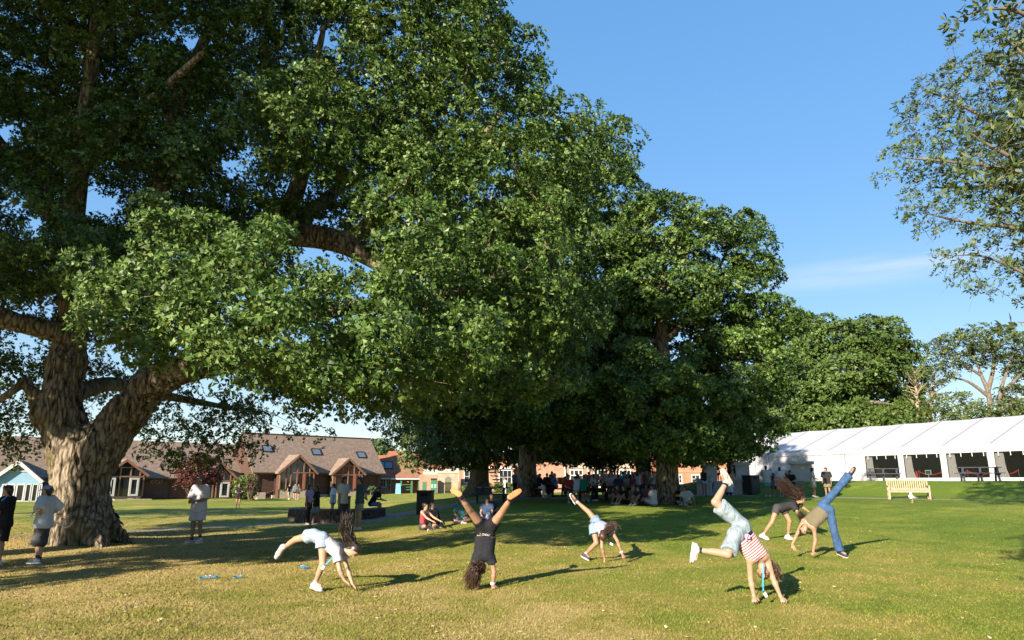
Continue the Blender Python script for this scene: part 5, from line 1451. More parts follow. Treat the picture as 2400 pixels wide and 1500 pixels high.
# things on the left picnic table
e0 = on(1150, 36.0)
for k, (dx, dy, r, h, col) in enumerate(((-.55, -.1, .09, .03, (.5, .52, .55)), (-.2, .1, .12, .025, (.45, .47, .5)), (.15, -.12, .1, .03, (.5, .52, .56)), (.45, .1, .11, .03, (.2, .22, .28)))):
    tag(MB().cyl(e0 + Vector((dx, dy, .767)), e0 + Vector((dx, dy, .767 + h)), r, 12, r * 1.15).obj('plate', plain('plate %d' % k, col, .4, .1)), 'pale plate on the left picnic table, %s from the left' % ('first', 'second', 'third', 'fourth')[k], 'plate', 'plates on the table')
bt = empty('bottle', e0 + Vector((.78, .05, .767)), 0, 'dark bottle at the right end of the left picnic table', 'bottle')
MB().cyl((0, 0, 0), (0, 0, .17), .045, 10).obj('body', BLACKP, bt)
MB().cyl((0, 0, .17), (0, 0, .23), .04, 10, .018).obj('neck', BLACKP, bt)
# drinks urns on the far table
uz = on(1318, 51.5)
for k, (px, col, nm) in enumerate(((1312, (.45, .06, .03), 'red'), (1321, (.62, .46, .02), 'yellow'))):
    b_ = on(px, 51.8)
    u_ = empty('drinks_urn', (b_.x, b_.y, on(1343, 52).z + .767), 0, '%s drinks urn standing on the far picnic table' % nm, 'urn')
    mt = plain('urn ' + nm, col, .4, .1)
    MB().cyl((0, 0, 0), (0, 0, .40), .17, 14, .19).obj('body', mt, u_)
    MB().cyl((0, 0, .40), (0, 0, .45), .2, 14, .15).obj('lid', mt, u_)
    MB().cyl((0, -.17, .06), (0, -.24, .06), .025, 6).obj('tap', BLACKP, u_)
# black litter bins
def bin_box(px, Y, w_, d_, h_, rz, label):
    b_ = on(px, Y)
    e = empty('litter_bin', b_, rz, label, 'bin')
    MB().span((-w_ / 2, -d_ / 2, 0), (w_ / 2, d_ / 2, h_ - .08)).obj('body', BLACKP, e, .015)
    MB().span((-w_ / 2 - .02, -d_ / 2 - .02, h_ - .08), (w_ / 2 + .02, d_ / 2 + .02, h_)).obj('lid', BLACKP, e, .015)
    MB().span((-w_ / 2 + .06, -d_ / 2 - .012, .1), (w_ / 2 - .06, -d_ / 2 + .01, h_ - .3)).obj('door', BLACKP, e)
    MB().span((-.16, -d_ / 2 - .016, h_ - .25), (.16, -d_ / 2 + .01, h_ - .13)).obj('slot', plain('bin slot', (.004, .004, .004), .9), e)
bin_box(998, 32.2, .66, .6, 1.02, -.1, 'square black litter bin behind the sitter in the red top')
bin_box(1760, 44.2, .78, .7, 1.12, .55, 'square black litter bin beside the stone steps')
b_ = on(1017, 95)
rb = empty('recycling_bin', b_, .1, 'dark green recycling bin left of the arched iron gate', 'bin')
MB().span((-.4, -.35, 0), (.4, .35, 1.75)).obj('body', GREENP, rb, .05)
for sx in (-.2, .2): MB().span((sx - .12, -.37, .75), (sx + .12, -.34, 1.2)).obj('label_plate', plain('pale green label', (.2, .55, .35), .5), rb)
MB().span((-.42, -.37, 1.75), (.42, .37, 1.95)).obj('lid', BLACKP, rb, .03)
b_ = on(995, 95)
gb = empty('meter_cabinet', b_, .1, 'plain green meter cabinet against the brick wall', 'cabinet')
MB().span((-.28, -.2, 0), (.28, .2, 1.5)).obj('body', GREENP, gb, .02)
MB().span((-.25, -.215, .1), (.25, -.195, 1.4)).obj('door', GREENP, gb)
# curved stone seat around a former fire ring
def seat_wall(name, label, cx, cy, R, a0, a1, h, wd, n):
    o_ = Vector((cx, cy, gz(cx, cy)))
    e = empty(name, o_, 0, label, 'wall')
    rows = max(2, int(h / .14))
    rr = random.Random(int(R * 100))
    for r_ in range(rows):
        for k in range(n):
            t0 = a0 + (a1 - a0) * (k + (.5 if r_ % 2 else 0)) / n; t1 = a0 + (a1 - a0) * (k + 1 + (.5 if r_ % 2 else 0)) / n
            t1 = min(t1, a1)
            if t1 - t0 < .01: continue
            g_ = .006; j = rr.uniform(-.015, .015)
            ra, rb_ = R - wd / 2 + j, R + wd / 2 + j
            z0_, z1_ = h * r_ / rows + .006 - (.15 if r_ == 0 else 0), h * (r_ + 1) / rows - .004
            pl = [(ra * math.cos(t0 + g_), ra * math.sin(t0 + g_), z0_), (rb_ * math.cos(t0 + g_), rb_ * math.sin(t0 + g_), z0_), (rb_ * math.cos(t1 - g_), rb_ * math.sin(t1 - g_), z0_), (ra * math.cos(t1 - g_), ra * math.sin(t1 - g_), z0_)]
            MB().prism(pl, (0, 0, z1_ - z0_)).obj('stone', DARKSTONE, e)
    m = n // 2
    for k in range(m):
        t0 = a0 + (a1 - a0) * k / m; t1 = a0 + (a1 - a0) * (k + 1) / m; g_ = .008
        ra, rb_ = R - wd / 2 - .05, R + wd / 2 + .05
        pl = [(ra * math.cos(t0 + g_), ra * math.sin(t0 + g_), h), (rb_ * math.cos(t0 + g_), rb_ * math.sin(t0 + g_), h), (rb_ * math.cos(t1 - g_), rb_ * math.sin(t1 - g_), h), (ra * math.cos(t1 - g_), ra * math.sin(t1 - g_), h)]
        MB().prism(pl, (0, 0, .06)).obj('coping_stone', plain('grey slab', (.13, .125, .12), .9, .2, 4), e)
c0 = on(822, 33.0)
seat_wall('stone_wall', 'low curved stone seat wall behind the standing group', c0.x, c0.y, 2.4, -2.4, -1.25, .52, .45, 12)
seat_wall('stone_wall', 'short curved stone seat wall where one person sits', c0.x - 1.35, c0.y + 1.0, 2.55, -.60, .05, .46, .5, 7)
seat_wall('stone_wall', 'back piece of the curved stone seat at the left', c0.x - .1, c0.y + .6, 2.5, 2.75, 3.5, .46, .45, 7)
b_ = on(811, 33.4)
ch = empty('storage_chest', b_, .1, 'dark slatted storage chest behind the curved stone seat', 'chest')
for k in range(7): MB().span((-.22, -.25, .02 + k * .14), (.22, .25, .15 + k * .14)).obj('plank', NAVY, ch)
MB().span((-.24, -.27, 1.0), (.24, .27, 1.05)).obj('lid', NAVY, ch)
# white metal chairs by the barn
b_ = on(853, 90)
cf = empty('cafe_table', b_, 0, 'white metal cafe table by the barn end', 'table')
MB().cyl((0, 0, .72), (0, 0, .75), .4, 14).obj('top', WHITEP, cf)
for k in range(3):
    t_ = k * 2.1
    MB().bar((.03 * math.cos(t_), .03 * math.sin(t_), .72), (.35 * math.cos(t_), .35 * math.sin(t_), 0), .04, .04).obj('leg', WHITEP, cf)
# low wall block by the right hand group
b_ = on(1862, 41.5)
lw = empty('timber_bench', b_, -.4, 'low weathered timber seat behind the people on the bank path', 'seat')
MB().span((-.7, -.2, .38), (.55, .2, .46)).obj('seat', plain('grey timber', (.25, .18, .13), .85, .25, 5), lw)
MB().span((.1, .14, .0), (.5, .2, .85)).obj('back_board', plain('grey timber', (.25, .18, .13)), lw)
for sx in (-.6, .42): MB().span((sx, -.17, 0), (sx + .1, .12, .38)).obj('leg', plain('grey timber', (.25, .18, .13)), lw)
# ------------------------------------------------------------ people
def nu(v):
    v = np.asarray(v, float); return v / (np.linalg.norm(v) + 1e-9)
def skin_mat(name, c):
    if name in MATS: return MATS[name]
    m, t, b = new_mat(name)
    v = coords(t)
    n = noise(t, 9, 4, .6, v)
    t.links.new(ramp(t, n, [(.3, tuple(x * .88 for x in c)), (.7, tuple(min(1, x * 1.08) for x in c))]), b.inputs['Base Color'])
    b.inputs['Roughness'].default_value = .5; b.inputs['Specular IOR Level'].default_value = .35
    b.inputs['Subsurface Weight'].default_value = 0.0
    MATS[name] = m
    return m
SKIN = {'fair': skin_mat('fair skin', (.36, .21, .14)), 'tan': skin_mat('tanned skin', (.29, .16, .098)), 'olive': skin_mat('olive skin', (.23, .128, .08)), 'brown': skin_mat('brown skin', (.19, .10, .062))}
def cloth(col, kind='knit'):
    key = 'cloth %s %.3f %.3f %.3f' % (kind, *col)
    if key in MATS: return MATS[key]
    m, t, b = new_mat(key)
    v = coords(t)
    n = noise(t, 4 if kind != 'denim' else 11, 5, .6, v)
    va = .10 if kind == 'knit' else .30
    t.links.new(ramp(t, n, [(.3, tuple(x * (1 - va) for x in col)), (.7, tuple(min(1, x * (1 + va)) for x in col))]), b.inputs['Base Color'])
    b.inputs['Roughness'].default_value = .85; b.inputs['Specular IOR Level'].default_value = .15
    mpn = t.nodes.new('ShaderNodeMapping'); mpn.inputs['Scale'].default_value = (1, 1, .55); t.links.new(v, mpn.inputs[0])
    bump(t, b, noise(t, 13, 3, .5, mpn.outputs[0], .8), .55, .05)
    MATS[key] = m
    return m
def hair_mat(c):
    key = 'hair %.3f %.3f %.3f' % c
    if key in MATS: return MATS[key]
    m, t, b = new_mat(key)
    n = noise(t, 60, 4, .7, coords(t, 'Object', (1, 1, .15)))
    t.links.new(ramp(t, n, [(.3, tuple(x * .55 for x in c)), (.75, tuple(x * 1.7 for x in c))]), b.inputs['Base Color'])
    b.inputs['Roughness'].default_value = .38; b.inputs['Specular IOR Level'].default_value = .5
    MATS[key] = m
    return m
BLACKH, DARKH, BROWNH, FAIRH = (.010, .008, .007), (.020, .013, .009), (.055, .028, .016), (.16, .095, .045)
LACE = plain('shoe lace', (.45, .45, .45), .8)
def person(label, J, spec, h=.026, group=None):
    """one body surface with clothes, shoes and hair as parts; J holds joints in metres"""
    near = h < .016
    s = J['s']; g = spec.get('build', 1.0) * s
    root_p = np.array(J['root'], float)
    e = empty('person', tuple(root_p), 0, label, 'person', group)
    def put(name, VQ, mat, parent=e, attrs=None):
        V, Q = VQ
        if len(V) == 0: return None
        return link(name, mesh_np(name, V - root_p, Q, True, attrs=attrs), parent, mat)
    jn = {k: np.array(v, float) for k, v in J.items() if isinstance(v, (tuple, list, np.ndarray, Vector)) and k != 'root'}
    hL, hR, sL, sR = jn['hipL'], jn['hipR'], jn['shL'], jn['shR']
    pel = (hL + hR) / 2; nb = (sL + sR) / 2
    spine = nu(nb - pel)
    rt = nu(sR - sL); fr = nu(np.cross(spine, rt)) if not J.get('flip') else nu(np.cross(spine, rt))
    hc, hu, hf = jn['head'], nu(jn['hup']), jn['hfw']
    hf = nu(hf - hu * (hf @ hu)); hr = np.cross(hf, hu)
    Rm = np.array([hr, hf, hu])
    b = SDF()
    ins = lambda a, c, t_: a + (c - a) * t_
    # ---- torso
    for hp, sh in ((hL, sL), (hR, sR)):
        b.cone(ins(hp, pel, .25), ins(sh, nb, .40) - spine * .03 * s, .078 * g, .086 * g, .03)
    b.cone(pel + spine * .12 * s, nb - spine * .06 * s, .060 * g, .084 * g, .03)
    b.cone(hL, hR, .092 * g, .092 * g, .05)
    b.cone(ins(sL, nb, .15), ins(sR, nb, .15), .052 * g, .052 * g, .05)
    b.cone(nb + spine * .01, hc - hu * .075 * s - hf * .01, .050 * g, .049 * g, .03)
    # ---- head
    hs = s * spec.get('head', 1.0)
    b.ell(hc + hu * .022 * hs - hf * .008 * hs, Rm, np.array([.074, .092, .094]) * hs, .02)
    b.ell(hc - hu * .052 * hs + hf * .026 * hs, Rm, np.array([.052, .060, .062]) * hs, .03)
    if h < .021:
        b.cone(hc + hf * .082 * hs + hu * .012 * hs, hc + hf * .098 * hs - hu * .022 * hs, .010 * hs, .014 * hs, .012)
        for q in (-1, 1): b.ell(hc + hr * q * .077 * hs - hu * .005 * hs - hf * .005 * hs, Rm, np.array([.012, .02, .03]) * hs, .01)
    # ---- limbs
    for sd in 'LR':
        sh, el, wr, ht = jn['sh' + sd], jn['el' + sd], jn['wr' + sd], jn['ha' + sd]
        b.cone(sh, el, .047 * g, .037 * g, .03)
        b.cone(el, ins(el, wr, .35), .037 * g, .038 * g, .02)
        b.cone(ins(el, wr, .35), wr, .038 * g, .025 * g, .02)
        hd = nu(ht - wr); L = .185 * s
        pn = J.get('palm' + sd)
        pn = nu(np.cross(hd, np.array([.3, .9, .2]))) if pn is None else nu(np.array(pn) - hd * (np.array(pn) @ hd))
        si = np.cross(hd, pn)
        pend = wr + hd * .085 * s
        b.cone(wr, pend, .030 * s, .037 * s, .015, flat=(pn, 2.0))
        if near:
            bend = J.get('bend' + sd, .25)
            for i, (o, ln) in enumerate(((-.030, .062), (-.010, .074), (.010, .070), (.029, .055))):
                p0 = pend + si * o * s - hd * .012 * s
                d1 = nu(hd + si * o * 5 + pn * bend * .5); p1 = p0 + d1 * ln * .55 * s
                d2 = nu(hd + si * o * 5 + pn * bend * 1.6); p2 = p1 + d2 * ln * .55 * s
                b.cone(p0, p1, .0105 * s, .0095 * s, .004); b.cone(p1, p2, .0095 * s, .0075 * s, .003)
            ts = J.get('thumb' + sd, 1)
            p0 = wr + hd * .03 * s + si * .026 * ts * s; p1 = p0 + nu(hd * .7 + si * .8 * ts + pn * .2) * .04 * s; p2 = p1 + nu(hd + si * .35 * ts + pn * .25) * .032 * s
            b.cone(p0, p1, .013 * s, .011 * s, .006); b.cone(p1, p2, .011 * s, .009 * s, .003)
        else:
            b.cone(pend, wr + hd * L, .034 * s, .018 * s, .015, flat=(pn, 1.9))
        hp, kn, an, to = jn['hip' + sd], jn['kn' + sd], jn['an' + sd], jn['to' + sd]
        b.cone(hp, kn, .086 * g, .056 * g, .04)
        sn = nu(an - kn); th = nu(kn - hp)
        bk = -(nu(to - an) - sn * (nu(to - an) @ sn)); bk = nu(bk)
        b.cone(kn, an, .052 * g, .034 * g, .02)
        b.cone(ins(kn, an, .12) + bk * .014 * s, ins(kn, an, .52) + bk * .012 * s, .046 * g, .040 * g, .03)
        b.cone(an, an + nu(to - an) * .14 * s, .036 * s, .026 * s, .02)
    body = put('body', b.build(h), SKIN[spec.get('skin', 'fair')])
    e_ = e
    # ---- top
    tp = spec.get('top')
    if tp:
        lo = tp.get('loose', .018); c = SDF()
        hem = pel + (nb - pel) * tp.get('hem', -.05)
        hd_ = -spine
        ww = (hR - hL) / 2
        cl = [(hem, hd_)]
        for q, sh in ((-1, sL), (1, sR)):
            hp = hem + ww * q * .8 + hd_ * .05
            c.cone(ins(sh, nb, .40) - spine * .03 * s, hp, .088 * g + lo * .5, .084 * g + lo * 1.1, .04, clip=cl)
        c.cone(nb - spine * .07 * s, hem + hd_ * .05, .093 * g + lo * .5, .090 * g + lo * 1.1, .07, clip=cl)
        if tp.get('hem', -.05) < 0: c.cone(hL, hR, .102 * g + lo * .7, .102 * g + lo * .7, .05, clip=cl)
        if tp.get('straps') is not None:
            c2 = [(nb - spine * tp['straps'] * s, spine)]
            c.p = [(*q[:7], cl + c2) for q in c.p]
        else:
            c.cone(ins(sL, nb, .1), ins(sR, nb, .1), .054 * g + lo * .6, .054 * g + lo * .6, .04)
            sl = tp.get('sleeve', .6)
            for sd in 'LR':
                sh, el, wr = jn['sh' + sd], jn['el' + sd], jn['wr' + sd]
                if sl > 1:
                    c.cone(sh, el, .052 * g + lo, .042 * g + lo, .03)
                    en = ins(el, wr, sl - 1); c.cone(el, en, .042 * g + lo, .034 * g + lo, .02, clip=[(en, nu(wr - el))])
                elif sl > 0:
                    en = ins(sh, el, sl); d = nu(el - sh)
                    c.cone(sh, en + d * .03, .052 * g + lo, .050 * g + lo * 1.7, .03, clip=[(en, d)])
        V, Q = c.build(h)
        at_ = None
        if tp.get('attr'): at_ = {'along': ('FLOAT', (V - pel) @ spine)}
        put(tp.get('name', 'shirt'), (V, Q), tp['mat'], attrs=at_)
    # ---- bottom
    bt = spec.get('bottom')
    if bt:
        lo = bt.get('loose', .015); c = SDF()
        wst = pel + spine * bt.get('waist', .14) * s
        wc = [(wst, spine)]
        for q, hp in ((-1, hL), (1, hR)):
            lw_ = min(lo, .03)
            c.cone(ins(hp, pel, .25), ins(hp, pel, .3) + spine * .2 * s, .088 * g + lw_ * .3, .080 * g + lw_ * .2, .04, clip=wc)
        c.cone(hL, hR, .096 * g + min(lo, .03) * .3, .096 * g + min(lo, .03) * .3, .05, clip=wc)
        ln = bt.get('len', .5)
        for sd in 'LR':
            hp, kn, an = jn['hip' + sd], jn['kn' + sd], jn['an' + sd]
            if ln > 1:
                fl = bt.get('flare', 0)
                c.cone(hp, kn, .088 * g + min(lo, .012), .060 * g + lo, .03)
                en = ins(kn, an, ln - 1); d = nu(an - kn)
                c.cone(kn, en + d * .02, .058 * g + lo, .048 * g + lo + fl, .02, clip=[(en, d)])
            else:
                en = ins(hp, kn, ln); d = nu(kn - hp)
                c.cone(hp, en + d * .04, .088 * g + min(lo, .012), (.092 - .034 * ln) * g + lo * 1.9, .03, clip=[(en, d)])
        put(bt.get('name', 'shorts'), c.build(h), bt['mat'])
    if spec.get('skirt'):
        sk = spec['skirt']; c = SDF()
        en = pel - spine * sk.get('len', .3) * s
        wst = pel + spine * .14 * s
        for q in (-1, 1):
            c.cone(wst + rt * q * .05 * s, en + rt * q * .09 * s - spine * .05, .10 * g, .14 * g, .05, clip=[(wst, spine), (en, -spine)])
        put('skirt', c.build(h), sk['mat'])
    # ---- shoes and socks
    sh_ = spec.get('shoe')
    if sh_:
        for sd in 'LR':
            kn, an, to = jn['kn' + sd], jn['an' + sd], jn['to' + sd]
            f = nu(to - an); sn = nu(an - kn); d = sn - f * (sn @ f)
            d = nu(d) if np.linalg.norm(d) > .05 else np.array([0, 0, -1.])
            sx = np.cross(f, d)
            hl = an - f * .045 * s + d * .030 * s; ba = an + f * .105 * s + d * .038 * s; tt = an + f * .165 * s + d * .042 * s
            c = SDF(); pl = [(an + d * .074 * s, d)]
            c.cone(hl, ba, .043 * s, .043 * s, .02, clip=pl); c.cone(ba, tt, .043 * s, .034 * s, .02, clip=pl)
            c.cone(an - d * .01, an + f * .07 * s + d * .02 * s, .043 * s, .038 * s, .02)
            hh = min(h, .028)
            so = put('shoe', c.build(hh), sh_)
            if spec.get('sole'):
                c = SDF(); p2 = pl = [(an + d * .082 * s, d), (an + d * .058 * s, -d)]
                c.cone(hl + d * .03 * s, ba + d * .025 * s, .050 * s, .050 * s, .01, clip=p2); c.cone(ba + d * .025 * s, tt + d * .02 * s, .050 * s, .042 * s, .01, clip=p2)
                put('sole', c.build(min(h, .01)), spec['sole'], so)
            if spec.get('sock'):
                c = SDF(); en = an - sn * spec.get('sock_len', .07) * s
                c.cone(an, en - sn * .03, .038 * s, .043 * s, .01, clip=[(en, -sn)])
                put('sock', c.build(hh), spec['sock'])
    # ---- hair and face
    hm = hair_mat(spec.get('hair', DARKH)); st = spec.get('style', 'short')
    c = SDF()
    fp = [(hc + hf * .030 * hs + hu * .02 * hs, nu(hf * .85 - hu * .62))]
    c.ell(hc + hu * .030 * hs - hf * .016 * hs, Rm, np.array([.085, .100, .098]) * hs, .01, clip=fp)
    c.cone(hc - hf * .045 * hs - hu * .01 * hs, hc - hf * .052 * hs - hu * .070 * hs, .068 * hs, .050 * hs, .02)
    if st == 'short': c.ell(hc + hu * .075 * hs + hf * .02 * hs, Rm, np.array([.066, .075, .045]) * hs, .02)
    if st == 'bun': c.ell(hc + hu * .06 * hs - hf * .105 * hs, Rm, np.array([.05, .05, .05]) * hs, .015)
    dn = np.array([0, 0, -1.])
    if st == 'long' and not near:
        a0 = hc - hf * .055 * hs + hu * .01; L = spec.get('hair_len', .34) * s
        for q in (-1, 1):
            c.cone(a0 + hr * q * .04 * hs, a0 + hr * q * .055 * hs + dn * L * .55 - hf * .03 * s, .055 * hs, .055 * hs, .03)
            c.cone(a0 + hr * q * .055 * hs + dn * L * .55 - hf * .03 * s, a0 + hr * q * .04 * hs + dn * L - hf * .03 * s, .055 * hs, .03 * hs, .03)
    if st == 'pony' and not near:
        c.cone(hc - hf * .09 * hs + hu * .04, hc - hf * .13 * hs + dn * .22 * s, .035 * hs, .018 * hs, .02)
    hair = put('hair', c.build(min(h, .03)), hm)
    if spec.get('strands'):
        rr = np.random.default_rng(int(abs(hc[0]) * 1000) % 9999)
        parts = []
        n, pts, spread, r0 = spec['strands']
        pts = [np.array(p, float) for p in pts]
        n = int(n * 1.7); r0 *= .72
        for i in range(n):
            a = rr.random() * 2 * math.pi; el_ = rr.random()
            root = hc + hu * (.03 + .06 * el_) * hs - hf * (.02 + .06 * rr.random()) * hs + hr * .075 * hs * math.cos(a) + hf * .03 * math.sin(a) * hs
            off = rr.normal(size=3) * spread
            ctl = [root]
            for k, p in enumerate(pts): ctl.append(p + off * (.5 + .5 * (k + 1) / len(pts)) + rr.normal(size=3) * spread * .45)
            if rr.random() < .4: ctl[-1] = ctl[-2] + (ctl[-1] - ctl[-2]) * (.4 + .6 * rr.random())
            P, R = limb(ctl, [r0] + [r0 * .9] * (len(ctl) - 2) + [r0 * .25], 3)
            parts.append(tube_np(P, R, 3))
        V, Q = merge_np(parts)
        o = put('hair_strand', (V, Q), hm, hair); o['kind'] = 'stuff'
    if near or spec.get('face'):
        for q in (-1, 1):
            c = SDF(); c.ell(hc + hf * .084 * hs + hr * q * .032 * hs + hu * .014 * hs, Rm, np.array([.014, .010, .009]) * hs, 0)
            put('eye', c.build(.005), plain('dark eye', (.02, .014, .012), .2))
            c = SDF(); c.ell(hc + hf * .086 * hs + hr * q * .033 * hs + hu * .036 * hs, Rm, np.array([.02, .008, .005]) * hs, 0)
            put('eyebrow', c.build(.004), hm)
        c = SDF(); c.ell(hc + hf * .079 * hs - hu * .056 * hs, Rm, np.array([.022, .012, .008]) * hs, 0)
        put('mouth', c.build(.005), plain('lips', (.34, .10, .085), .45))
    if spec.get('cap'):
        c = SDF()
        c.ell(hc + hu * .038 * hs - hf * .008, Rm, np.array([.090, .105, .095]) * hs, .01, clip=[(hc + hu * .03 * hs, -hu)])
        c.cone(hc + hu * .042 * hs + hf * .08 * hs, hc + hu * .030 * hs + hf * .165 * hs, .058 * hs, .05 * hs, .02, flat=(hu, 6.0))
        put('cap', c.build(min(h, .014)), spec['cap'])
    return e, (pel, nb, spine, rt, hc, hu, hf)
ARMS = {'down': ((.13, .0, -1), (.07, .14, -1)), 'hip': ((.62, -.30, -.72), (-.72, .30, -.42)), 'phone': ((.16, .12, -1), (-.30, .92, .12)), 'hold': ((.16, .16, -1), (-.55, .75, -.15)),
        'cross': ((.2, .22, -.95), (-.9, .45, .08)), 'up': ((.2, .45, -.8), (-.2, .35, .95)), 'reach': ((.1, .8, -.55), (0, .95, -.3)), 'pocket': ((.26, -.15, -1), (-.05, .22, -1)),
        'back': ((.25, -.35, -.9), (-.7, -.35, -.4)), 'prop': ((.40, -.55, -.8), (.12, -.25, -1)), 'knee': ((.1, .75, -.62), (.0, .85, -.35)), 'lap': ((.12, .35, -.9), (-.35, .85, -.2)), 'swing': ((.1, -.4, -.9), (.05, -.1, -1)), 'fore': ((.1, .4, -.9), (0, .6, -.75))}
def frame(face):
    a = math.radians(face); f = np.array([math.sin(a), -math.cos(a), 0]); r = np.array([f[1], -f[0], 0])
    return f, r
def arms_to(J, f, r, H, al, ar, up=np.array([0, 0, 1.])):
    for sd, q, pr in (('L', -1, al), ('R', 1, ar)):
        ua, fa = ARMS[pr]
        d1 = nu(r * q * ua[0] + f * ua[1] + np.array([0, 0, ua[2]])); d2 = nu(r * q * fa[0] + f * fa[1] + np.array([0, 0, fa[2]]))
        J['el' + sd] = J['sh' + sd] + d1 * .172 * H; J['wr' + sd] = J['el' + sd] + d2 * .148 * H; J['ha' + sd] = J['wr' + sd] + d2 * .1 * H
        J['palm' + sd] = -r * q
def head_to(J, nb, f, H, turn=0, nod=0, lean=0.0):
    a = math.radians(turn); c, s_ = math.cos(a), math.sin(a)
    hf = np.array([f[0] * c - f[1] * s_, f[0] * s_ + f[1] * c, 0])
    n = math.radians(nod)
    hfw = hf * math.cos(n) + np.array([0, 0, -math.sin(n)]); hup = hf * math.sin(n) + np.array([0, 0, math.cos(n)])
    J['head'] = nb + np.array([0, 0, .098 * H]) + f * .012 * H + hf * .04 * H * math.sin(n); J['hfw'] = hfw; J['hup'] = hup
def stand(px, pyh, pyf, face, al='down', ar='down', stride=0.0, turn=0, nod=4, lean=0.0, Y=None, z=None, H=None):
    p = ground(px, pyf) if Y is None else on(px, Y)
    if H is None:
        # height from the head line at this distance
        top = at(px, pyh, p.y).z - p.z
        H = min(1.9, max(1.5, top))
    if z is not None: p = Vector((p.x, p.y, z))
    b = np.array(tuple(p)); f, r = frame(face); u = np.array([0, 0, 1.])
    J = {'root': b, 's': H / 1.7}
    ln = f * lean * H
    for sd, q in (('L', -1), ('R', 1)):
        st_ = stride * q
        an = b + r * q * .055 * H + f * st_ * .5 * H + u * (.045 * H + (.03 * H if st_ < 0 else 0))
        J['an' + sd] = an; J['to' + sd] = an + f * .1 * H + r * q * .02 * H - u * (.03 * H)
        J['to' + sd] = an + nu(f + r * q * .22) * .1 * H
        J['hip' + sd] = b + r * q * .055 * H + u * (.515 - .25 * stride * stride) * H
        J['kn' + sd] = (J['hip' + sd] + an) / 2 + f * (.012 + .10 * abs(st_) * (1 if q > 0 else 1)) * H
        J['sh' + sd] = b + r * q * .108 * H + u * (.812 - .25 * stride * stride) * H + ln
    nb = (J['shL'] + J['shR']) / 2
    arms_to(J, f, r, H, al, ar); head_to(J, nb + u * .012 * H, f, H, turn, nod)
    return J
def sit(px, Y, face, kind='cross', seat=0.0, al='lap', ar='lap', H=1.65, turn=0, nod=5, lean=.04, z=None):
    p = on(px, Y)
    if z is not None: p = Vector((p.x, p.y, z))
    b = np.array(tuple(p)); f, r = frame(face); u = np.array([0, 0, 1.])
    J = {'root': b, 's': H / 1.7}
    hz = seat + .06 * H
    for sd, q in (('L', -1), ('R', 1)):
        hp = b + r * q * .055 * H + u * hz
        J['hip' + sd] = hp
        if kind == 'cross':
            kn = hp + r * q * .155 * H + f * .18 * H + u * .03 * H; an = b + f * .20 * H - r * q * .04 * H + u * .05
            to = an - r * q * .12 + f * .02
        elif kind == 'knees':
            kn = hp + f * .15 * H + u * .19 * H + r * q * .02 * H; an = b + f * .30 * H + r * q * .06 * H + u * .06; to = an + f * .15 - u * .02
        elif kind == 'legs':
            kn = hp + f * .24 * H + u * (.05 if q > 0 else .12) * H + r * q * .03; an = b + f * .47 * H + r * q * .08 * H + u * .06; to = an + f * .06 + u * .14
        elif kind == 'kneel':
            kn = b + f * .16 * H + r * q * .06 * H + u * .06; an = b - f * .06 * H + r * q * .06 * H + u * .06; to = an - f * .14 - u * .03
            J['hip' + sd] = hp = b + r * q * .055 * H + u * .15 * H
        else:
            kn = hp + f * .245 * H + r * q * .02 * H; an = np.array([*(kn + f * .01)[:2], b[2] + .045 * H]); to = an + f * .16
        J['kn' + sd] = kn; J['an' + sd] = an; J['to' + sd] = to
        J['sh' + sd] = J['hip' + sd] * 0 + (b + u * (hz + (.09 * H if kind == 'kneel' else 0))) + r * q * .108 * H + u * .295 * H + f * lean * H
    nb = (J['shL'] + J['shR']) / 2
    arms_to(J, f, r, H, al, ar); head_to(J, nb + u * .012 * H, f, H, turn, nod)
    return J
def T(col, sleeve=.6, loose=.02, hem=-.06, kind='knit', **k): return dict(mat=cloth(col, kind), sleeve=sleeve, loose=loose, hem=hem, **k)
def B(col, ln=.6, loose=.022, kind='knit', name=None, **k): return dict(mat=cloth(col, kind), len=ln, loose=loose, name=name or ('shorts' if ln <= 1.2 else 'trousers'), **k)
WHT, GRY, BLK, NVY = (.37, .36, .37), (.33, .34, .36), (.014, .014, .016), (.018, .024, .05)
SHW, SHK, SHG = cloth((.42, .42, .42)), cloth((.03, .03, .035)), cloth((.22, .23, .25))
# ============================================================ the tumblers in front
def pj(Y0, s, root, **k):
    """joints given as (px, py, depth offset)"""
    J = {'s': s, 'root': root}
    for n_, v in k.items():
        if n_ in ('hup', 'hfw') or n_.startswith(('palm', 'bend', 'thumb')): J[n_] = v if not isinstance(v, tuple) else np.array(v, float)
        else: J[n_] = np.array(tuple(at(v[0], v[1], Y0 + v[2])))
    return J
HN = .0135
DENIM_L = (.22, .275, .35)
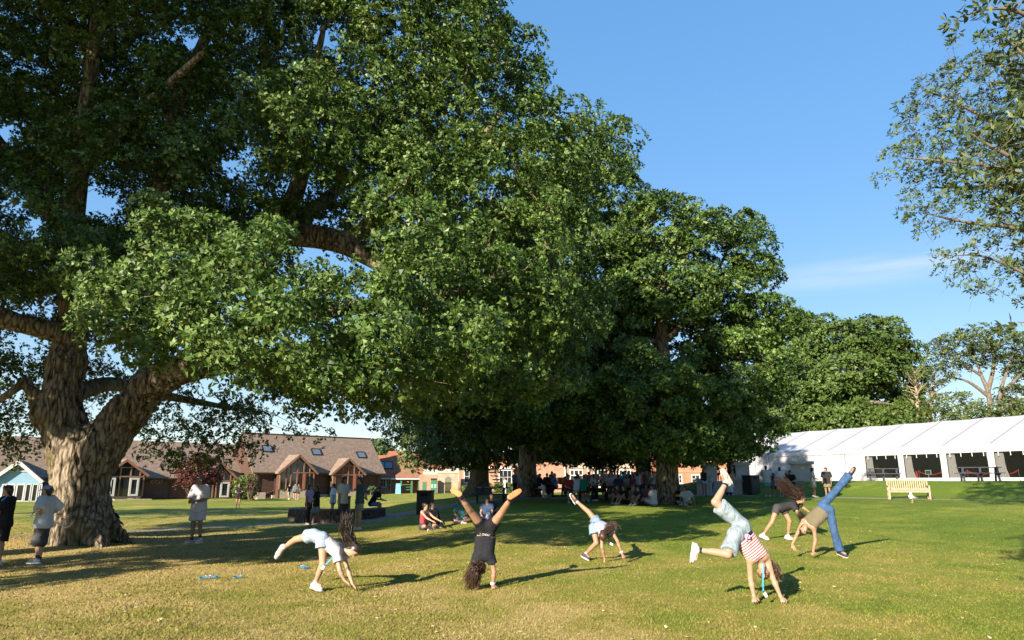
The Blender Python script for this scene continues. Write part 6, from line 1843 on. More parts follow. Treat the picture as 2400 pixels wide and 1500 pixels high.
# -- white T-shirt, far left
g1 = ground(738, 1386); Y1 = g1.y
J = pj(Y1, .97, tuple(g1), hipL=(734, 1254, .10), hipR=(756, 1262, -.06), knR=(757, 1322, -.10), anR=(738, 1368, 0), toR=(752, 1373, -.08),
       knL=(694, 1264, .28), anL=(664, 1284, .50), toL=(655, 1299, .42), shL=(801, 1286, .16), shR=(789, 1297, -.14),
       elR=(796, 1336, -.22), wrR=(808, 1361, -.20), haR=(822, 1371, -.22), elL=(815, 1334, .14), wrL=(826, 1368, .08), haL=(842, 1388, .02), head=(829, 1290, -.02),
       hup=(.93, 0, .22), hfw=(.22, -.25, -.95), palmR=(.2, -.3, -1), palmL=(-.3, -.3, -1), bendL=.1, bendR=.3)
hu_ = np.array(tuple(at(829, 1290, Y1)))
sp1 = dict(skin='fair', hair=DARKH, style='long', top=T(WHT, .55, .022, .10), bottom=B(DENIM_L, .36, .028, 'denim', waist=.17), shoe=cloth((.30, .31, .33)), sole=cloth((.4, .4, .4)), sock=SHW,
           strands=(150, [at(818, 1262, Y1), at(812, 1238, Y1), at(816, 1212, Y1)], .050, .008), build=.95)
per1, fr1 = person('person in white T-shirt and pale denim shorts bending down, one leg raised behind', J, sp1, HN)
# -- handstand in black, back to the camera
g2 = ground(1140, 1381); Y2 = g2.y
J = pj(Y2, .97, tuple(g2), hipL=(1128, 1231, -.02), hipR=(1153, 1233, -.02), knL=(1101, 1196, -.25), anL=(1078, 1163, -.48), toL=(1058, 1150, -.30), knR=(1180, 1196, -.25), anR=(1198, 1167, -.48), toR=(1224, 1150, -.36),
       shL=(1116, 1305, .02), shR=(1151, 1307, .0), elL=(1112, 1343, .06), wrL=(1117, 1371, .05), haL=(1117, 1381, -.10), elR=(1158, 1340, .0), wrR=(1155, 1370, .02), haR=(1158, 1382, -.12), head=(1128, 1327, .05),
       hup=(-.1, .12, -1), hfw=(.0, 1, .2), palmL=(0, 0, -1), palmR=(0, 0, -1), bendL=.1, bendR=.1)
sp2 = dict(skin='tan', hair=(.045, .022, .013), style='long', top=T((.016, .017, .022), .45, .022, .36), bottom=B((.012, .012, .014), .34, .010, waist=.15), shoe=cloth((.06, .05, .09)), sole=cloth((.58, .19, .075)), sock=cloth((.07, .05, .09)),
           strands=(170, [at(1118, 1330, Y2 - .12), at(1110, 1350, Y2 - .10), at(1102, 1370, Y2 - .06)], .060, .008), build=.98)
per2, fr2 = person('person in black T-shirt and shorts doing a handstand with legs spread', J, sp2, HN)
# -- denim dungarees, middle
g3 = ground(1374, 1313); Y3 = g3.y
J = pj(Y3, .95, tuple(g3), hipL=(1401, 1226, .10), hipR=(1391, 1237, -.06), knR=(1398, 1273, -.16), anR=(1371, 1300, 0), toR=(1380, 1305, -.12), knL=(1379, 1199, .22), anL=(1350, 1174, .40), toL=(1340, 1158, .36),
       shR=(1410, 1242, -.36), shL=(1430, 1238, -.26), elR=(1411, 1283, -.42), wrR=(1418, 1312, -.34), haR=(1411, 1324, -.36), elL=(1447, 1268, -.32), wrL=(1458, 1298, -.34), haL=(1463, 1308, -.42), head=(1413, 1256, -.46),
       hup=(-.05, -.72, -.62), hfw=(.25, .45, -.85), palmR=(0, 0, -1), palmL=(0, 0, -1), bendL=.1, bendR=.1)
sp3 = dict(skin='tan', hair=(.05, .026, .016), style='long', top=T((.32, .32, .44), .4, .018, .35), bottom=B((.16, .23, .32), .42, .034, 'denim', waist=.30), shoe=cloth((.05, .05, .06)), sole=cloth((.6, .6, .6)), sock=SHW,
           strands=(90, [at(1424, 1240, Y3 - .36), at(1434, 1230, Y3 - .34), at(1440, 1238, Y3 - .36)], .045, .008), build=.95)
per3, fr3 = person('person in denim dungaree shorts and lilac top tipping onto both hands', J, sp3, HN)
# -- striped top
STRIPE, t, b = new_mat('red and white stripes')
an_ = t.nodes.new('ShaderNodeAttribute'); an_.attribute_name = 'along'
fr_ = t.nodes.new('ShaderNodeMath'); fr_.operation = 'MULTIPLY'; fr_.inputs[1].default_value = 1 / .034; t.links.new(an_.outputs['Fac'], fr_.inputs[0])
f2_ = t.nodes.new('ShaderNodeMath'); f2_.operation = 'FRACT'; t.links.new(fr_.outputs[0], f2_.inputs[0])
t.links.new(ramp(t, f2_.outputs[0], [(.0, (.42, .40, .385)), (.54, (.42, .40, .385)), (.58, (.33, .05, .05)), (.96, (.33, .05, .05))]), b.inputs['Base Color'])
b.inputs['Roughness'].default_value = .85
bump(t, b, noise(t, 14, 3, .5, coords(t), .8), .4, .04)
g4 = ground(1800, 1414); Y4 = g4.y
J = pj(Y4, 1.0, tuple(g4), hipL=(1741, 1232, .08), hipR=(1722, 1254, -.06), knL=(1676, 1177, .02), anL=(1702, 1131, .16), toL=(1686, 1104, .10), knR=(1706, 1300, -.24), anR=(1634, 1288, -.16), toR=(1631, 1312, -.20),
       shL=(1797, 1303, .02), shR=(1757, 1312, -.06), elR=(1759, 1356, -.02), wrR=(1767, 1397, -.02), haR=(1769, 1412, -.14), elL=(1811, 1354, .02), wrL=(1829, 1397, -.02), haL=(1838, 1412, -.12), head=(1789, 1338, .02),
       hup=(.22, .12, -.95), hfw=(-.35, -.92, -.1), palmR=(0, 0, -1), palmL=(0, 0, -1), bendL=.1, bendR=.1)
sp4 = dict(skin='fair', hair=(.06, .03, .017), style='long', top=dict(mat=STRIPE, sleeve=0, loose=.010, hem=.30, straps=-.015, attr=True), bottom=B((.215, .265, .295), .86, .036, 'denim', waist=.12), shoe=cloth((.40, .385, .35)), sole=cloth((.42, .40, .35)), sock=cloth((.02, .02, .03)),
           strands=(110, [at(1812, 1330, Y4 + .1), at(1818, 1342, Y4 + .1), at(1815, 1352, Y4 + .08)], .040, .008), build=1.0)
per4, fr4 = person('person in red striped top and long pale denim shorts upside down on both hands', J, sp4, HN)
# -- black shirt, bending behind
g5 = ground(1800, 1265); Y5 = g5.y
J = pj(Y5, 1.0, tuple(g5), hipR=(1821, 1190, -.05), hipL=(1836, 1193, .08), knR=(1809, 1225, -.12), anR=(1788, 1254, .0), toR=(1799, 1259, -.06), knL=(1851, 1222, .0), anL=(1847, 1257, .12), toL=(1860, 1262, .06),
       shR=(1859, 1184, -.12), shL=(1867, 1177, .18), elR=(1869, 1200, -.22), wrR=(1879, 1214, -.28), haR=(1884, 1222, -.28), elL=(1882, 1190, .15), wrL=(1894, 1198, .10), haL=(1900, 1203, .08), head=(1879, 1170, .02),
       hup=(.55, -.05, .80), hfw=(.80, -.35, -.5), bendL=.3, bendR=.3)
sp5 = dict(skin='tan', hair=(.030, .017, .011), style='long', top=T((.022, .022, .026), .75, .026, .0), bottom=B((.045, .042, .048), .40, .014, waist=.12), shoe=SHW, sole=cloth((.42, .42, .42)), sock=SHW,
           strands=(170, [at(1871, 1160, Y5 + .02), at(1858, 1151, Y5 + .02), at(1843, 1143, Y5 + .02), at(1828, 1126, Y5)], .085, .010), build=1.0)
per5, fr5 = person('person in black T-shirt and shorts bending forward behind the olive top', J, sp5, .0145)
# -- olive top and jeans
g6 = ground(1968, 1307); Y6 = g6.y
J = pj(Y6, 1.0, tuple(g6), hipL=(1928, 1184, .08), hipR=(1944, 1196, -.04), knL=(1963, 1146, .10), anL=(1992, 1111, .10), toL=(2001, 1097, .02), knR=(1955, 1246, -.06), anR=(1969, 1293, 0), toR=(1981, 1298, -.12),
       shL=(1883, 1221, .08), shR=(1908, 1239, -.06), elL=(1869, 1250, .05), wrL=(1857, 1276, .0), haL=(1863, 1289, -.02), elR=(1911, 1267, -.06), wrR=(1906, 1292, -.04), haR=(1905, 1302, -.16), head=(1884, 1242, -.02),
       hup=(-.3, .15, -.93), hfw=(.15, -.95, .05), palmR=(0, 0, -1), palmL=(.3, -.3, -1), bendL=.2, bendR=.1)
sp6 = dict(skin='tan', hair=(.022, .013, .009), style='long', top=dict(mat=cloth((.115, .10, .062)), sleeve=0, loose=.014, hem=.22, straps=.02), bottom=B((.035, .075, .155), 1.93, .020, 'denim', 'jeans', waist=.13, flare=.035), shoe=cloth((.025, .035, .085)), sole=cloth((.42, .34, .2)), sock=SHW,
           strands=(80, [at(1884, 1222, Y6 + .16), at(1880, 1212, Y6 + .16), at(1876, 1204, Y6 + .15)], .045, .009), build=1.0)
per6, fr6 = person('person in olive sleeveless top and blue jeans turning a cartwheel', J, sp6, HN)
# ============================================================ onlookers at the left
J = stand(88, 1136, 1326, -88, 'hip', 'hip', .04, -4, 6)
sp = dict(skin='fair', hair=BLACKH, top=T((.40, .42, .47), .95, .045, -.16), bottom=B((.055, .055, .058), 1.12, .055, 'denim', 'baggy_shorts'), shoe=cloth((.07, .09, .12)), sole=SHW, sock=SHK, sock_len=.1, cap=cloth((.16, .22, .36), 'denim'), build=1.0)
perB, frB = person('person in denim cap, white T-shirt and baggy grey shorts by the oak, hands on hips', J, sp, .0135)
J = stand(-6, 1136, 1328, -80, 'hold', 'hold', .03, 0, 8)
sp = dict(skin='fair', hair=BLACKH, top=T(BLK, .8, .03, -.1), bottom=B(BLK, .9, .03), shoe=SHW, sole=SHW, sock=SHW)
perC, frC = person('person in black with blue lanyard cut off by the left edge', J, sp, .016)
J = stand(458, 1113, 1276, -22, 'hold', 'hold', .05, -26, 14)
sp = dict(skin='olive', hair=BLACKH, top=T((.42, .40, .42), .95, .04, -.16), bottom=B((.40, .39, .42), .78, .04), shoe=cloth((.40, .40, .42)), sole=SHW, sock=SHK, sock_len=.1, face=True)
perD, frD = person('person in white T-shirt and white shorts standing with a phone', J, sp, .0145)
J = sit(262, 21.6, 60, 'knees', 0, 'knee', 'knee')
person('person in black sitting half hidden behind the great oak', J, dict(skin='brown', hair=BLACKH, top=T(BLK), bottom=B(BLK), shoe=SHK), .028)
def P_(label, J, h=.026, skin='fair', hair=DARKH, style='short', top=None, bottom=None, shoe=SHW, group=None, **k):
    person(label, J, dict(skin=skin, hair=hair, style=style, top=top, bottom=bottom, shoe=shoe, **k), h, group)
P_('person in black with white shoes standing alone on the far left lawn', stand(557, 1133, 1192, 8, 'hold', 'hold'), .037, 'tan', DARKH, 'long', T(BLK, .5), B(BLK, .5, .04))
P_('small far person in black top and white shorts before the barn', stand(676, 1134, 1171, 60, 'hold', 'down', .1), .039, 'fair', BROWNH, 'short', T(BLK, .6), B(WHT, .6))
P_('small far person in grey jacket, left of a close pair by the barn', stand(690, 1133, 1171, 10, 'hold', 'down'), .039, 'fair', DARKH, 'short', T((.10, .11, .13), 1.9), B(BLK, .5))
P_('small far person in dark clothes, right of a close pair by the barn', stand(699, 1134, 1171, -40, 'down', 'hold'), .039, 'tan', DARKH, 'short', T((.03, .03, .035), .6), B(BLK, .6))
# group behind the white-shirted tumbler
P_('person in lilac top and black trousers in the standing group', stand(727, 1134, 0, 75, 'hold', 'down', 0, Y=29), .033, 'tan', BLACKH, 'long', T((.38, .27, .46), .6, .015, .05), B(BLK, 1.9), face=False)
P_('person in black T-shirt and grey shorts striding left of the seat wall', stand(738, 1135, 1236, -70, 'fore', 'swing', .22, 20), .030, 'brown', BLACKH, 'short', T(BLK, .8, .03), B((.17, .20, .22), .8, .03), shoe=cloth((.34, .27, .18)), sock=SHW)
P_('person in pale blue T-shirt standing behind the seat wall', stand(783, 1132, 0, -70, 'down', 'hold', 0, Y=33), .035, 'fair', BLACKH, 'long', T((.42, .52, .62), .9, .04, -.2), B(BLK, .4))
P_('tall person in pale grey T-shirt and dark shorts with back half turned', stand(800, 1114, 1243, 70, 'down', 'down', .06, 10), .030, 'brown', BLACKH, 'short', T((.42, .44, .46), .8, .035), B((.035, .045, .06), .85, .04))
P_('person in dark teal T-shirt and grey shorts with hands behind the back', stand(840, 1117, 1243, -60, 'back', 'back', 0, -5), .030, 'tan', BLACKH, 'short', T((.035, .075, .095), .8, .03), B((.15, .17, .18), .62, .035))
P_('person in black T-shirt sitting hunched on the short seat wall', sit(872, 33.6, 80, 'bench', .52, 'lap', 'lap', 1.7, 0, 35, .16), .033, 'tan', BLACKH, 'short', T(BLK, .7, .03), B((.08, .12, .26), .95))
# sitters on the shaded grass
P_('person in red cropped top sitting on the grass by the black bin', sit(995, 24.2, 62, 'cross', 0, 'knee', 'knee', 1.62, 10, 5, .03), .026, 'fair', DARKH, 'bun', dict(mat=cloth((.34, .045, .06)), sleeve=0, loose=.012, hem=.25, straps=.06), B((.05, .05, .055), .55, .03))
P_('person in black sitting close beside the red cropped top', sit(1012, 24.9, 40, 'cross', 0, 'lap', 'lap', 1.6), .030, 'olive', BLACKH, 'long', T(BLK, 1.8), B(BLK, .6))
P_('cross legged person in dark teal sitting on the shaded grass', sit(1082, 26.0, 0, 'cross', 0, 'lap', 'lap', 1.62), .030, 'olive', BLACKH, 'long', T((.05, .16, .17), .8), B((.25, .27, .33), .5), hair_len=.45)
P_('person in blue top sitting on the grass beyond the handstand', sit(1143, 25.4, -10, 'legs', 0, 'lap', 'lap', 1.6), .030, 'tan', BLACKH, 'long', T((.035, .06, .12), .5), B((.35, .33, .4), 1.8), hair_len=.4)
P_('person in dark top sitting just behind the blue top on the grass', sit(1153, 27.0, -5, 'cross', 0, 'lap', 'lap', 1.7), .033, 'olive', BLACKH, 'bun', T((.03, .04, .06), .7), B(BLK, .7))
# under the limes
P_('person in dark grey top standing left of the bright blue shirt', stand(1207, 1112, 0, 150, Y=47), .039, 'tan', BLACKH, 'short', T((.07, .09, .11)), B(BLK, 1.9))
P_('person in bright blue shirt standing left of the middle trunk', stand(1219, 1111, 0, 170, Y=46.5), .039, 'tan', BLACKH, 'short', T((.09, .24, .52)), B(BLK, 1.9))
P_('person in white top standing close right of the middle trunk', stand(1256, 1113, 0, 175, Y=46), .039, 'tan', BLACKH, 'short', T(WHT), B(BLK, 1.9))
J = stand(1273, 1112, 1173, 70, 'reach', 'reach', .05, Y=41.0)
for q in 'LR':                                            # bend at the hips over the table
    for k_ in ('sh', 'el', 'wr', 'ha'):
        v = J[k_ + q]; J[k_ + q] = v
pel_ = (J['hipL'] + J['hipR']) / 2; f_, r_ = frame(70)
def tilt(v, ang):
    d = v - pel_; a = d @ f_; c_ = d[2]; lat = d - f_ * a - np.array([0, 0, c_])
    return pel_ + lat + f_ * (a * math.cos(ang) + c_ * math.sin(ang)) + np.array([0, 0, -a * math.sin(ang) + c_ * math.cos(ang)])
for k_ in ('shL', 'shR', 'elL', 'elR', 'wrL', 'wrR', 'haL', 'haR', 'head'): J[k_] = tilt(J[k_], .75 if k_[:2] in ('sh', 'he') else .45)
P_('person in black top and white trousers bending over a picnic table', J, .037, 'tan', BLACKH, 'short', T(BLK, 1.8), B((.50, .50, .55), 1.95, .03))
P_('person in dark teal shirt standing behind the bending one', stand(1294, 1112, 0, -60, 'reach', 'down', Y=46), .039, 'brown', BLACKH, 'short', T((.03, .10, .12)), B(BLK, 1.9))
P_('person in blue shirt seated across from the white trousers', sit(1303, 42.2, -80, 'bench', .46, 'reach', 'lap'), .039, 'tan', (.2, .19, .18), 'short', T((.13, .20, .48), 1.8), B(NVY, 1.9))
P_('person in black hoodie and pale shorts seated left of the white trousers', sit(1262, 42.0, 60, 'bench', .46, 'lap', 'lap'), .039, 'tan', BLACKH, 'short', T(BLK, 1.9, .04), B((.4, .42, .45), .8))
P_('person in dark red T-shirt and white trainers seated at the picnic table', sit(1331, 35.6, 15, 'bench', .46, 'lap', 'lap', 1.7), .033, 'tan', BLACKH, 'short', T((.20, .022, .022), .7, .016), B(BLK, .9))
P_('person in pale blue T-shirt seated with back turned beside the green shirt', sit(1351, 37.0, 150, 'bench', .46, 'lap', 'reach', 1.7, 0, 15, .1), .035, 'fair', DARKH, 'short', T((.40, .46, .58), .8, .03), B((.3, .34, .4), .8))
P_('person in bright green shirt seated with back turned at the picnic table', sit(1365, 36.8, 150, 'bench', .46, 'lap', 'lap', 1.66, 0, 14, .1), .035, 'tan', BLACKH, 'short', T((.012, .17, .10), .7, .015), B(BLK, .9))
P_('person in grey seated on the far side behind the green shirt', sit(1374, 39.4, -20, 'bench', .46), .039, 'fair', BROWNH, 'long', T((.12, .13, .12)), B(BLK, 1.9))
P_('person in pale top seated facing left at the picnic table', sit(1393, 38.8, -70, 'bench', .46, 'up', 'lap'), .037, 'fair', BLACKH, 'short', T((.40, .42, .46)), B(BLK, .9))
P_('person in sleeveless black seated facing left at the table end', sit(1414, 37.6, -78, 'bench', .46, 'up', 'reach'), .035, 'fair', FAIRH, 'long', T(BLK, 0, .01, .0), B(BLK, 1.9))
crowd = [
 ('person in grey shirt and jeans standing with folded arms', 1396, 1109, 43.5, 0, 'cross', 'cross', (.30, .31, .34), (.06, .10, .22), 1.9, 'short', BLACKH, 'tan'),
 ('person in black standing between the grey and pale blue shirts', 1412, 1108, 44.5, 60, 'down', 'down', BLK, BLK, 1.9, 'short', BLACKH, 'olive'),
 ('person in pale blue shirt and dark shorts standing under the leaves', 1421, 1108, 43.5, 150, 'down', 'up', (.30, .38, .48), BLK, .7, 'short', DARKH, 'tan'),
 ('person in grey T-shirt standing just left of the blue cap', 1434, 1107, 45.0, -30, 'down', 'down', (.20, .22, .24), NVY, .7, 'short', BLACKH, 'tan'),
 ('person in bright blue cap and white top standing in the crowd', 1448, 1106, 41.5, 165, 'down', 'down', (.5, .5, .53), NVY, .8, 'short', DARKH, 'tan'),
 ('person in turquoise top with hands on hips in the crowd', 1461, 1114, 40.0, 100, 'hip', 'hip', (.02, .26, .46), BLK, .5, 'short', BLACKH, 'tan'),
 ('person in black standing right of the turquoise top', 1474, 1112, 41.0, 20, 'hold', 'up', BLK, BLK, 1.9, 'long', BLACKH, 'olive'),
 ('person in pale shirt looking over from behind the turquoise top', 1467, 1105, 46.0, 0, 'down', 'down', (.45, .42, .4), BLK, 1.9, 'short', BROWNH, 'fair'),
 ('person in white top and jeans standing with back turned in the crowd', 1494, 1113, 40.2, 180, 'down', 'hold', (.42, .42, .48), (.05, .13, .30), 1.9, 'long', BLACKH, 'tan'),
 ('person in pink top half hidden in the crowd near the trunk', 1504, 1116, 43.0, 20, 'hold', 'hold', (.42, .12, .22), BLK, 1.9, 'long', DARKH, 'fair'),
 ('person in brown with back turned, standing near the trunk', 1515, 1110, 41.0, 185, 'hold', 'hold', (.12, .10, .07), BLK, 1.9, 'long', FAIRH, 'fair'),
 ('person all in black standing deep in shade near the trunk', 1523, 1107, 43.5, 10, 'down', 'down', BLK, BLK, 1.9, 'short', BLACKH, 'olive'),
 ('person in white shirt and navy shorts standing near the trunk', 1531, 1111, 41.5, 30, 'down', 'hold', (0.37, 0.39, 0.42), NVY, .9, 'short', BLACKH, 'tan'),
 ('person in white T-shirt and navy trousers standing closest to the trunk', 1541, 1108, 40.0, -40, 'hold', 'up', (0.40, 0.41, 0.45), NVY, 1.9, 'short', BLACKH, 'tan')]
for lb, px, py, Y, fc, al, ar, tc_, bc_, ln, sty, hcol, sk in crowd:
    P_(lb, stand(px, py, 0, fc, al, ar, .03, Y=Y), .038, sk, hcol, sty, T(tc_, .6 if sty == 'short' else .35), B(bc_, ln), cap=(cloth((.10, .34, .62)) if 'bright blue cap' in lb else None), group='crowd standing under the trees')
more = [
 ('person in olive shirt standing at the far back of the crowd', 1441, 1109, 47.5, 20, 'down', 'hold', (.10, .11, .05), NVY, 1.9, 'short', BLACKH, 'tan'),
 ('person in cream top standing behind the black top in the crowd', 1482, 1110, 46.5, -30, 'hold', 'down', (.34, .30, .24), BLK, 1.9, 'long', BROWNH, 'fair'),
 ('person in dark green top at the back of the crowd', 1488, 1108, 48.0, 40, 'down', 'down', (.03, .08, .05), BLK, 1.9, 'short', BLACKH, 'tan'),
 ('person in sky blue top behind the white top and jeans', 1501, 1109, 46.0, 10, 'down', 'up', (.16, .28, .42), NVY, .8, 'short', DARKH, 'fair'),
 ('person in charcoal top beside the brown top near the trunk', 1511, 1112, 45.0, -60, 'down', 'hold', (.06, .06, .065), BLK, 1.9, 'short', BLACKH, 'tan'),
 ('person in mustard top at the back right of the crowd', 1536, 1110, 45.5, -20, 'hold', 'hold', (.26, .17, .03), NVY, .9, 'short', BLACKH, 'tan'),
 ('person in pale grey hoodie at the far table end', 1329, 1112, 50.5, -50, 'hold', 'reach', (.28, .28, .29), NVY, 1.9, 'short', DARKH, 'fair'),
 ('person in maroon top standing by the far table', 1352, 1111, 51.0, 170, 'reach', 'down', (.14, .02, .035), BLK, 1.9, 'short', BLACKH, 'tan'),
 ('person in black and white top in the gap left of the grey shirt', 1380, 1111, 47.0, 30, 'hip', 'down', (.16, .16, .17), BLK, .8, 'short', BLACKH, 'olive')]
for lb, px, py, Y, fc, al, ar, tc_, bc_, ln, sty, hcol, sk in more:
    P_(lb, stand(px, py, 0, fc, al, ar, .03, Y=Y), .039, sk, hcol, sty, T(tc_, .6), B(bc_, ln), group='crowd standing under the trees')
for lb, px, Y, fc, tc_, sty, hcol in (('person in dark blue seated at the table behind the grass row', 1449, 39.2, 160, (.03, .05, .12), 'short', BLACKH), ('person in pale top seated at the table behind the grass row', 1468, 39.4, 20, (.3, .3, .32), 'long', DARKH), ('person in plum top seated at the right end of that table', 1486, 39.0, -60, (.14, .05, .12), 'long', BLACKH), ('person in rust red seated at the near left picnic table', 1283, 43.6, -20, (.2, .06, .03), 'short', DARKH)):
    P_(lb, sit(px, Y, fc, 'bench', .46), .037, 'tan', hcol, sty, T(tc_, .6), B(BLK, 1.9))
P_('person in pale lilac top and long pale trousers seated in the crowd', sit(1428, 42.0, 20, 'bench', .46), .039, 'fair', DARKH, 'long', T((.45, .42, .55)), B((.30, .28, .26), 1.5, .05))
P_('person in red top seated next to the pale lilac top', sit(1436, 42.6, -20, 'bench', .46), .039, 'fair', BROWNH, 'long', T((.45, .10, .10)), B((.3, .3, .3), .7))
P_('person in pale grey T-shirt sitting on the grass with back to view', sit(1530, 33.8, -125, 'legs', 0, 'lap', 'lap', 1.8, 10, 12, .0), .028, 'tan', BLACKH, 'short', T((.40, .39, .40), .7, .04), B((.28, .36, .46), .8, .03, 'denim'))
P_('person in rust brown top sitting on the grass at the left of the row', sit(1447, 35.6, -30, 'knees', 0, 'knee', 'knee'), .037, 'fair', BROWNH, 'long', T((.12, .05, .03)), B(BLK, .6))
P_('person in black with bare shins sitting next to the rust top', sit(1464, 35.0, -60, 'knees', 0, 'knee', 'knee'), .035, 'fair', DARKH, 'long', T(BLK), B(BLK, .5))
P_('person in tan top sitting on the grass with back turned', sit(1483, 34.8, 175, 'cross', 0, 'lap', 'lap'), .035, 'fair', FAIRH, 'long', T((.16, .13, .06)), B(BLK, .8), hair_len=.42)
P_('person in navy shirt sitting with knees up beside the grey T-shirt', sit(1497, 34.2, -50, 'knees', 0, 'knee', 'knee'), .035, 'tan', BLACKH, 'short', T(NVY), B(NVY, .8))
P_('person in dim red brown sitting behind the pale grey T-shirt', sit(1514, 36.5, -20, 'cross', 0, 'lap', 'lap'), .039, 'tan', BLACKH, 'short', T((.20, .12, .12)), B(BLK, .8))
P_('person in black shirt with yellow band sitting right of the trunk', sit(1589, 34.6, 120, 'cross', 0, 'lap', 'lap', 1.66), .030, 'tan', BLACKH, 'short', T(BLK, .8, .03), B(BLK, .9))
ybJ = sit(1589, 34.6, 120, 'cross', 0, 'lap', 'lap', 1.66)
P_('person in white T-shirt propped on one hand right of the trunk', sit(1607, 34.4, -40, 'cross', 0, 'prop', 'lap', 1.66, -60), .030, 'tan', BLACKH, 'short', T((0.37, 0.40, 0.43), .8, .03), B((.04, .16, .16), .9))
# by the steps and on the terrace
P_('person in black top and denim shorts standing before the stone steps', stand(1650, 1112, 0, 10, 'hold', 'hold', Y=43.6, H=1.62), .033, 'olive', BLACKH, 'long', T(BLK, 0, .012, .05), B((.20, .34, .50), .35, .03, 'denim'))
P_('person in white kneeling low at the foot of the steps', sit(1709, 43.0, 170, 'kneel', 0, 'lap', 'lap', 1.6), .035, 'tan', BLACKH, 'short', T((.48, .52, .60), .8, .03), B(NVY, .8))
P_('person in white shirt farthest left at the stair head', stand(1652, 1085, 0, 40, Y=54, z=1.75), .039, 'fair', BROWNH, 'short', T(WHT), B(NVY, .8))
P_('person in white T-shirt and navy shorts standing at the stair head', stand(1666, 1085, 0, -20, 'hold', 'down', Y=52.5, z=1.75), .037, 'fair', DARKH, 'short', T(WHT, .8, .03), B(NVY, .7, .03))
P_('person in dark blue top sitting on the stair wall', sit(1677, 50.5, 30, 'bench', .5, z=1.6), .037, 'tan', DARKH, 'short', T((.10, .12, .22), .8), B(NVY, .9))
P_('person in brown shirt behind the tall stone pier', stand(1711, 1085, 0, -70, 'up', 'down', Y=53.5, z=1.75), .039, 'tan', BLACKH, 'short', T((.10, .08, .06)), B(BLK, .8))
P_('person in dark T-shirt and shorts standing on the terrace by the marquee', stand(1726, 1089, 0, 110, 'hold', 'down', Y=52, z=1.75), .037, 'tan', BLACKH, 'short', T((.035, .04, .045), .8, .03), B((.03, .03, .035), .8, .04))
P_('person in white T-shirt and turquoise shorts, back turned on the path', stand(1797, 1091, 1162, 170, 'up', 'down', Y=40.8), .033, 'tan', BLACKH, 'short', T((0.40, 0.42, 0.46), .85, .035, -.2), B((.03, .33, .42), .75, .04))
P_('person in dark clothes facing the one in turquoise shorts', stand(1807, 1099, 1160, -30, 'up', 'hold', Y=41.6), .037, 'tan', BLACKH, 'short', T((.05, .05, .06)), B((.1, .1, .12), .8))
P_('person in pale blue shirt sitting low behind the turquoise shorts', sit(1812, 42.0, -10, 'bench', .42, 'up', 'lap'), .035, 'tan', BLACKH, 'short', T((.36, .42, .56), 1.0), B((.10, .11, .16), .9))
P_('person in white T-shirt and white shorts with back turned on the path', stand(1829, 1094, 1162, 190, 'hold', 'hold', Y=40.4), .033, 'tan', BLACKH, 'short', T((0.40, 0.42, 0.46), .85, .035, -.18), B((0.37, 0.37, 0.40), .8, .04))
P_('person in black T-shirt sitting up on the timber bench', sit(1854, 41.2, -30, 'bench', .55, 'lap', 'lap', 1.7), .035, 'tan', BLACKH, 'short', T((.02, .016, .018), .8, .03), B(BLK, .9))
P_('person in dark brown sitting low between white shorts and black T-shirt', sit(1841, 41.8, 0, 'bench', .40), .039, 'tan', BLACKH, 'short', T((.10, .07, .06)), B(BLK, .9))
P_('person in white T-shirt and beige shorts standing sideways on the path', stand(1905, 1096, 1163, 75, 'down', 'hold', .05, Y=39.0), .033, 'tan', BLACKH, 'short', T((0.42, 0.42, 0.42), .8, .03), B((.46, .40, .34), .75, .04))
P_('person in black T-shirt and olive shorts standing on the path', stand(1938, 1095, 1162, -40, 'down', 'down', .05, -20, Y=38.4), .033, 'tan', BLACKH, 'short', T((.018, .02, .026), .85, .035, -.15), B((.14, .13, .06), .75, .04))
P_('far person in white top and pale trousers before the white windows', stand(1184, 1117, 0, -60, 'hold', 'hold', Y=85), .03, 'fair', DARKH, 'short', T((.55, .52, .5)), B((.5, .5, .52), 1.95, .03))
# ------------------------------------------------------------ small things
LBLUE = plain('lanyard blue', (.03, .30, .62), .5, .25, 30)
CARD = plain('white card', (.62, .66, .70), .5, .1)
def strap(name, label, pts, mat=LBLUE, wd=.018, up=(0, 1, 0), cat='lanyard', parent=None):
    m = MB()
    for a, c in zip(pts, pts[1:]): m.bar(a, c, wd, .004, up)
    if parent is None:
        o = m.obj(name, mat); tag(o, label, cat); return o
    return m.obj(name, mat, parent)
def lanyard(label, pts, card, cd=(0, 0, -1), up=(0, 1, 0), mat=LBLUE):
    b_ = Vector(pts[0])
    e = empty('lanyard', b_, 0, label, 'lanyard')
    q = [Vector(p) - b_ for p in pts]
    strap('strap', None, q, mat, parent=e, up=up)
    c = Vector(card) - b_; d = Vector(cd).normalized()
    MB().bar(c - d * .032, c + d * .032, .042, .006, up).obj('card', CARD, e)
    MB().bar(c - d * .055, c - d * .032, .012, .012, up).obj('clip', BLACKP, e)
lanyard('blue lanyard swinging below the bending person in white', [at(789, 1296, Y1 - .16), at(780, 1306, Y1 - .2), at(768, 1318, Y1 - .22), at(760, 1326, Y1 - .22)], at(757, 1330, Y1 - .22), (-.6, 0, -.8))
lanyard('bright blue lanyard hanging from the person in the striped top to the grass', [at(1789, 1322, Y4 - .14), at(1788, 1345, Y4 - .16), at(1788, 1370, Y4 - .17), at(1789, 1385, Y4 - .17)], at(1794, 1394, Y4 - .17), (.5, 0, -.85))
lanyard('dark lanyard with pale card under the person in dungarees', [at(1424, 1252, Y3 - .4), at(1427, 1264, Y3 - .42), at(1428, 1272, Y3 - .42)], at(1433, 1275, Y3 - .42), (.8, 0, -.4), mat=BLACKP)
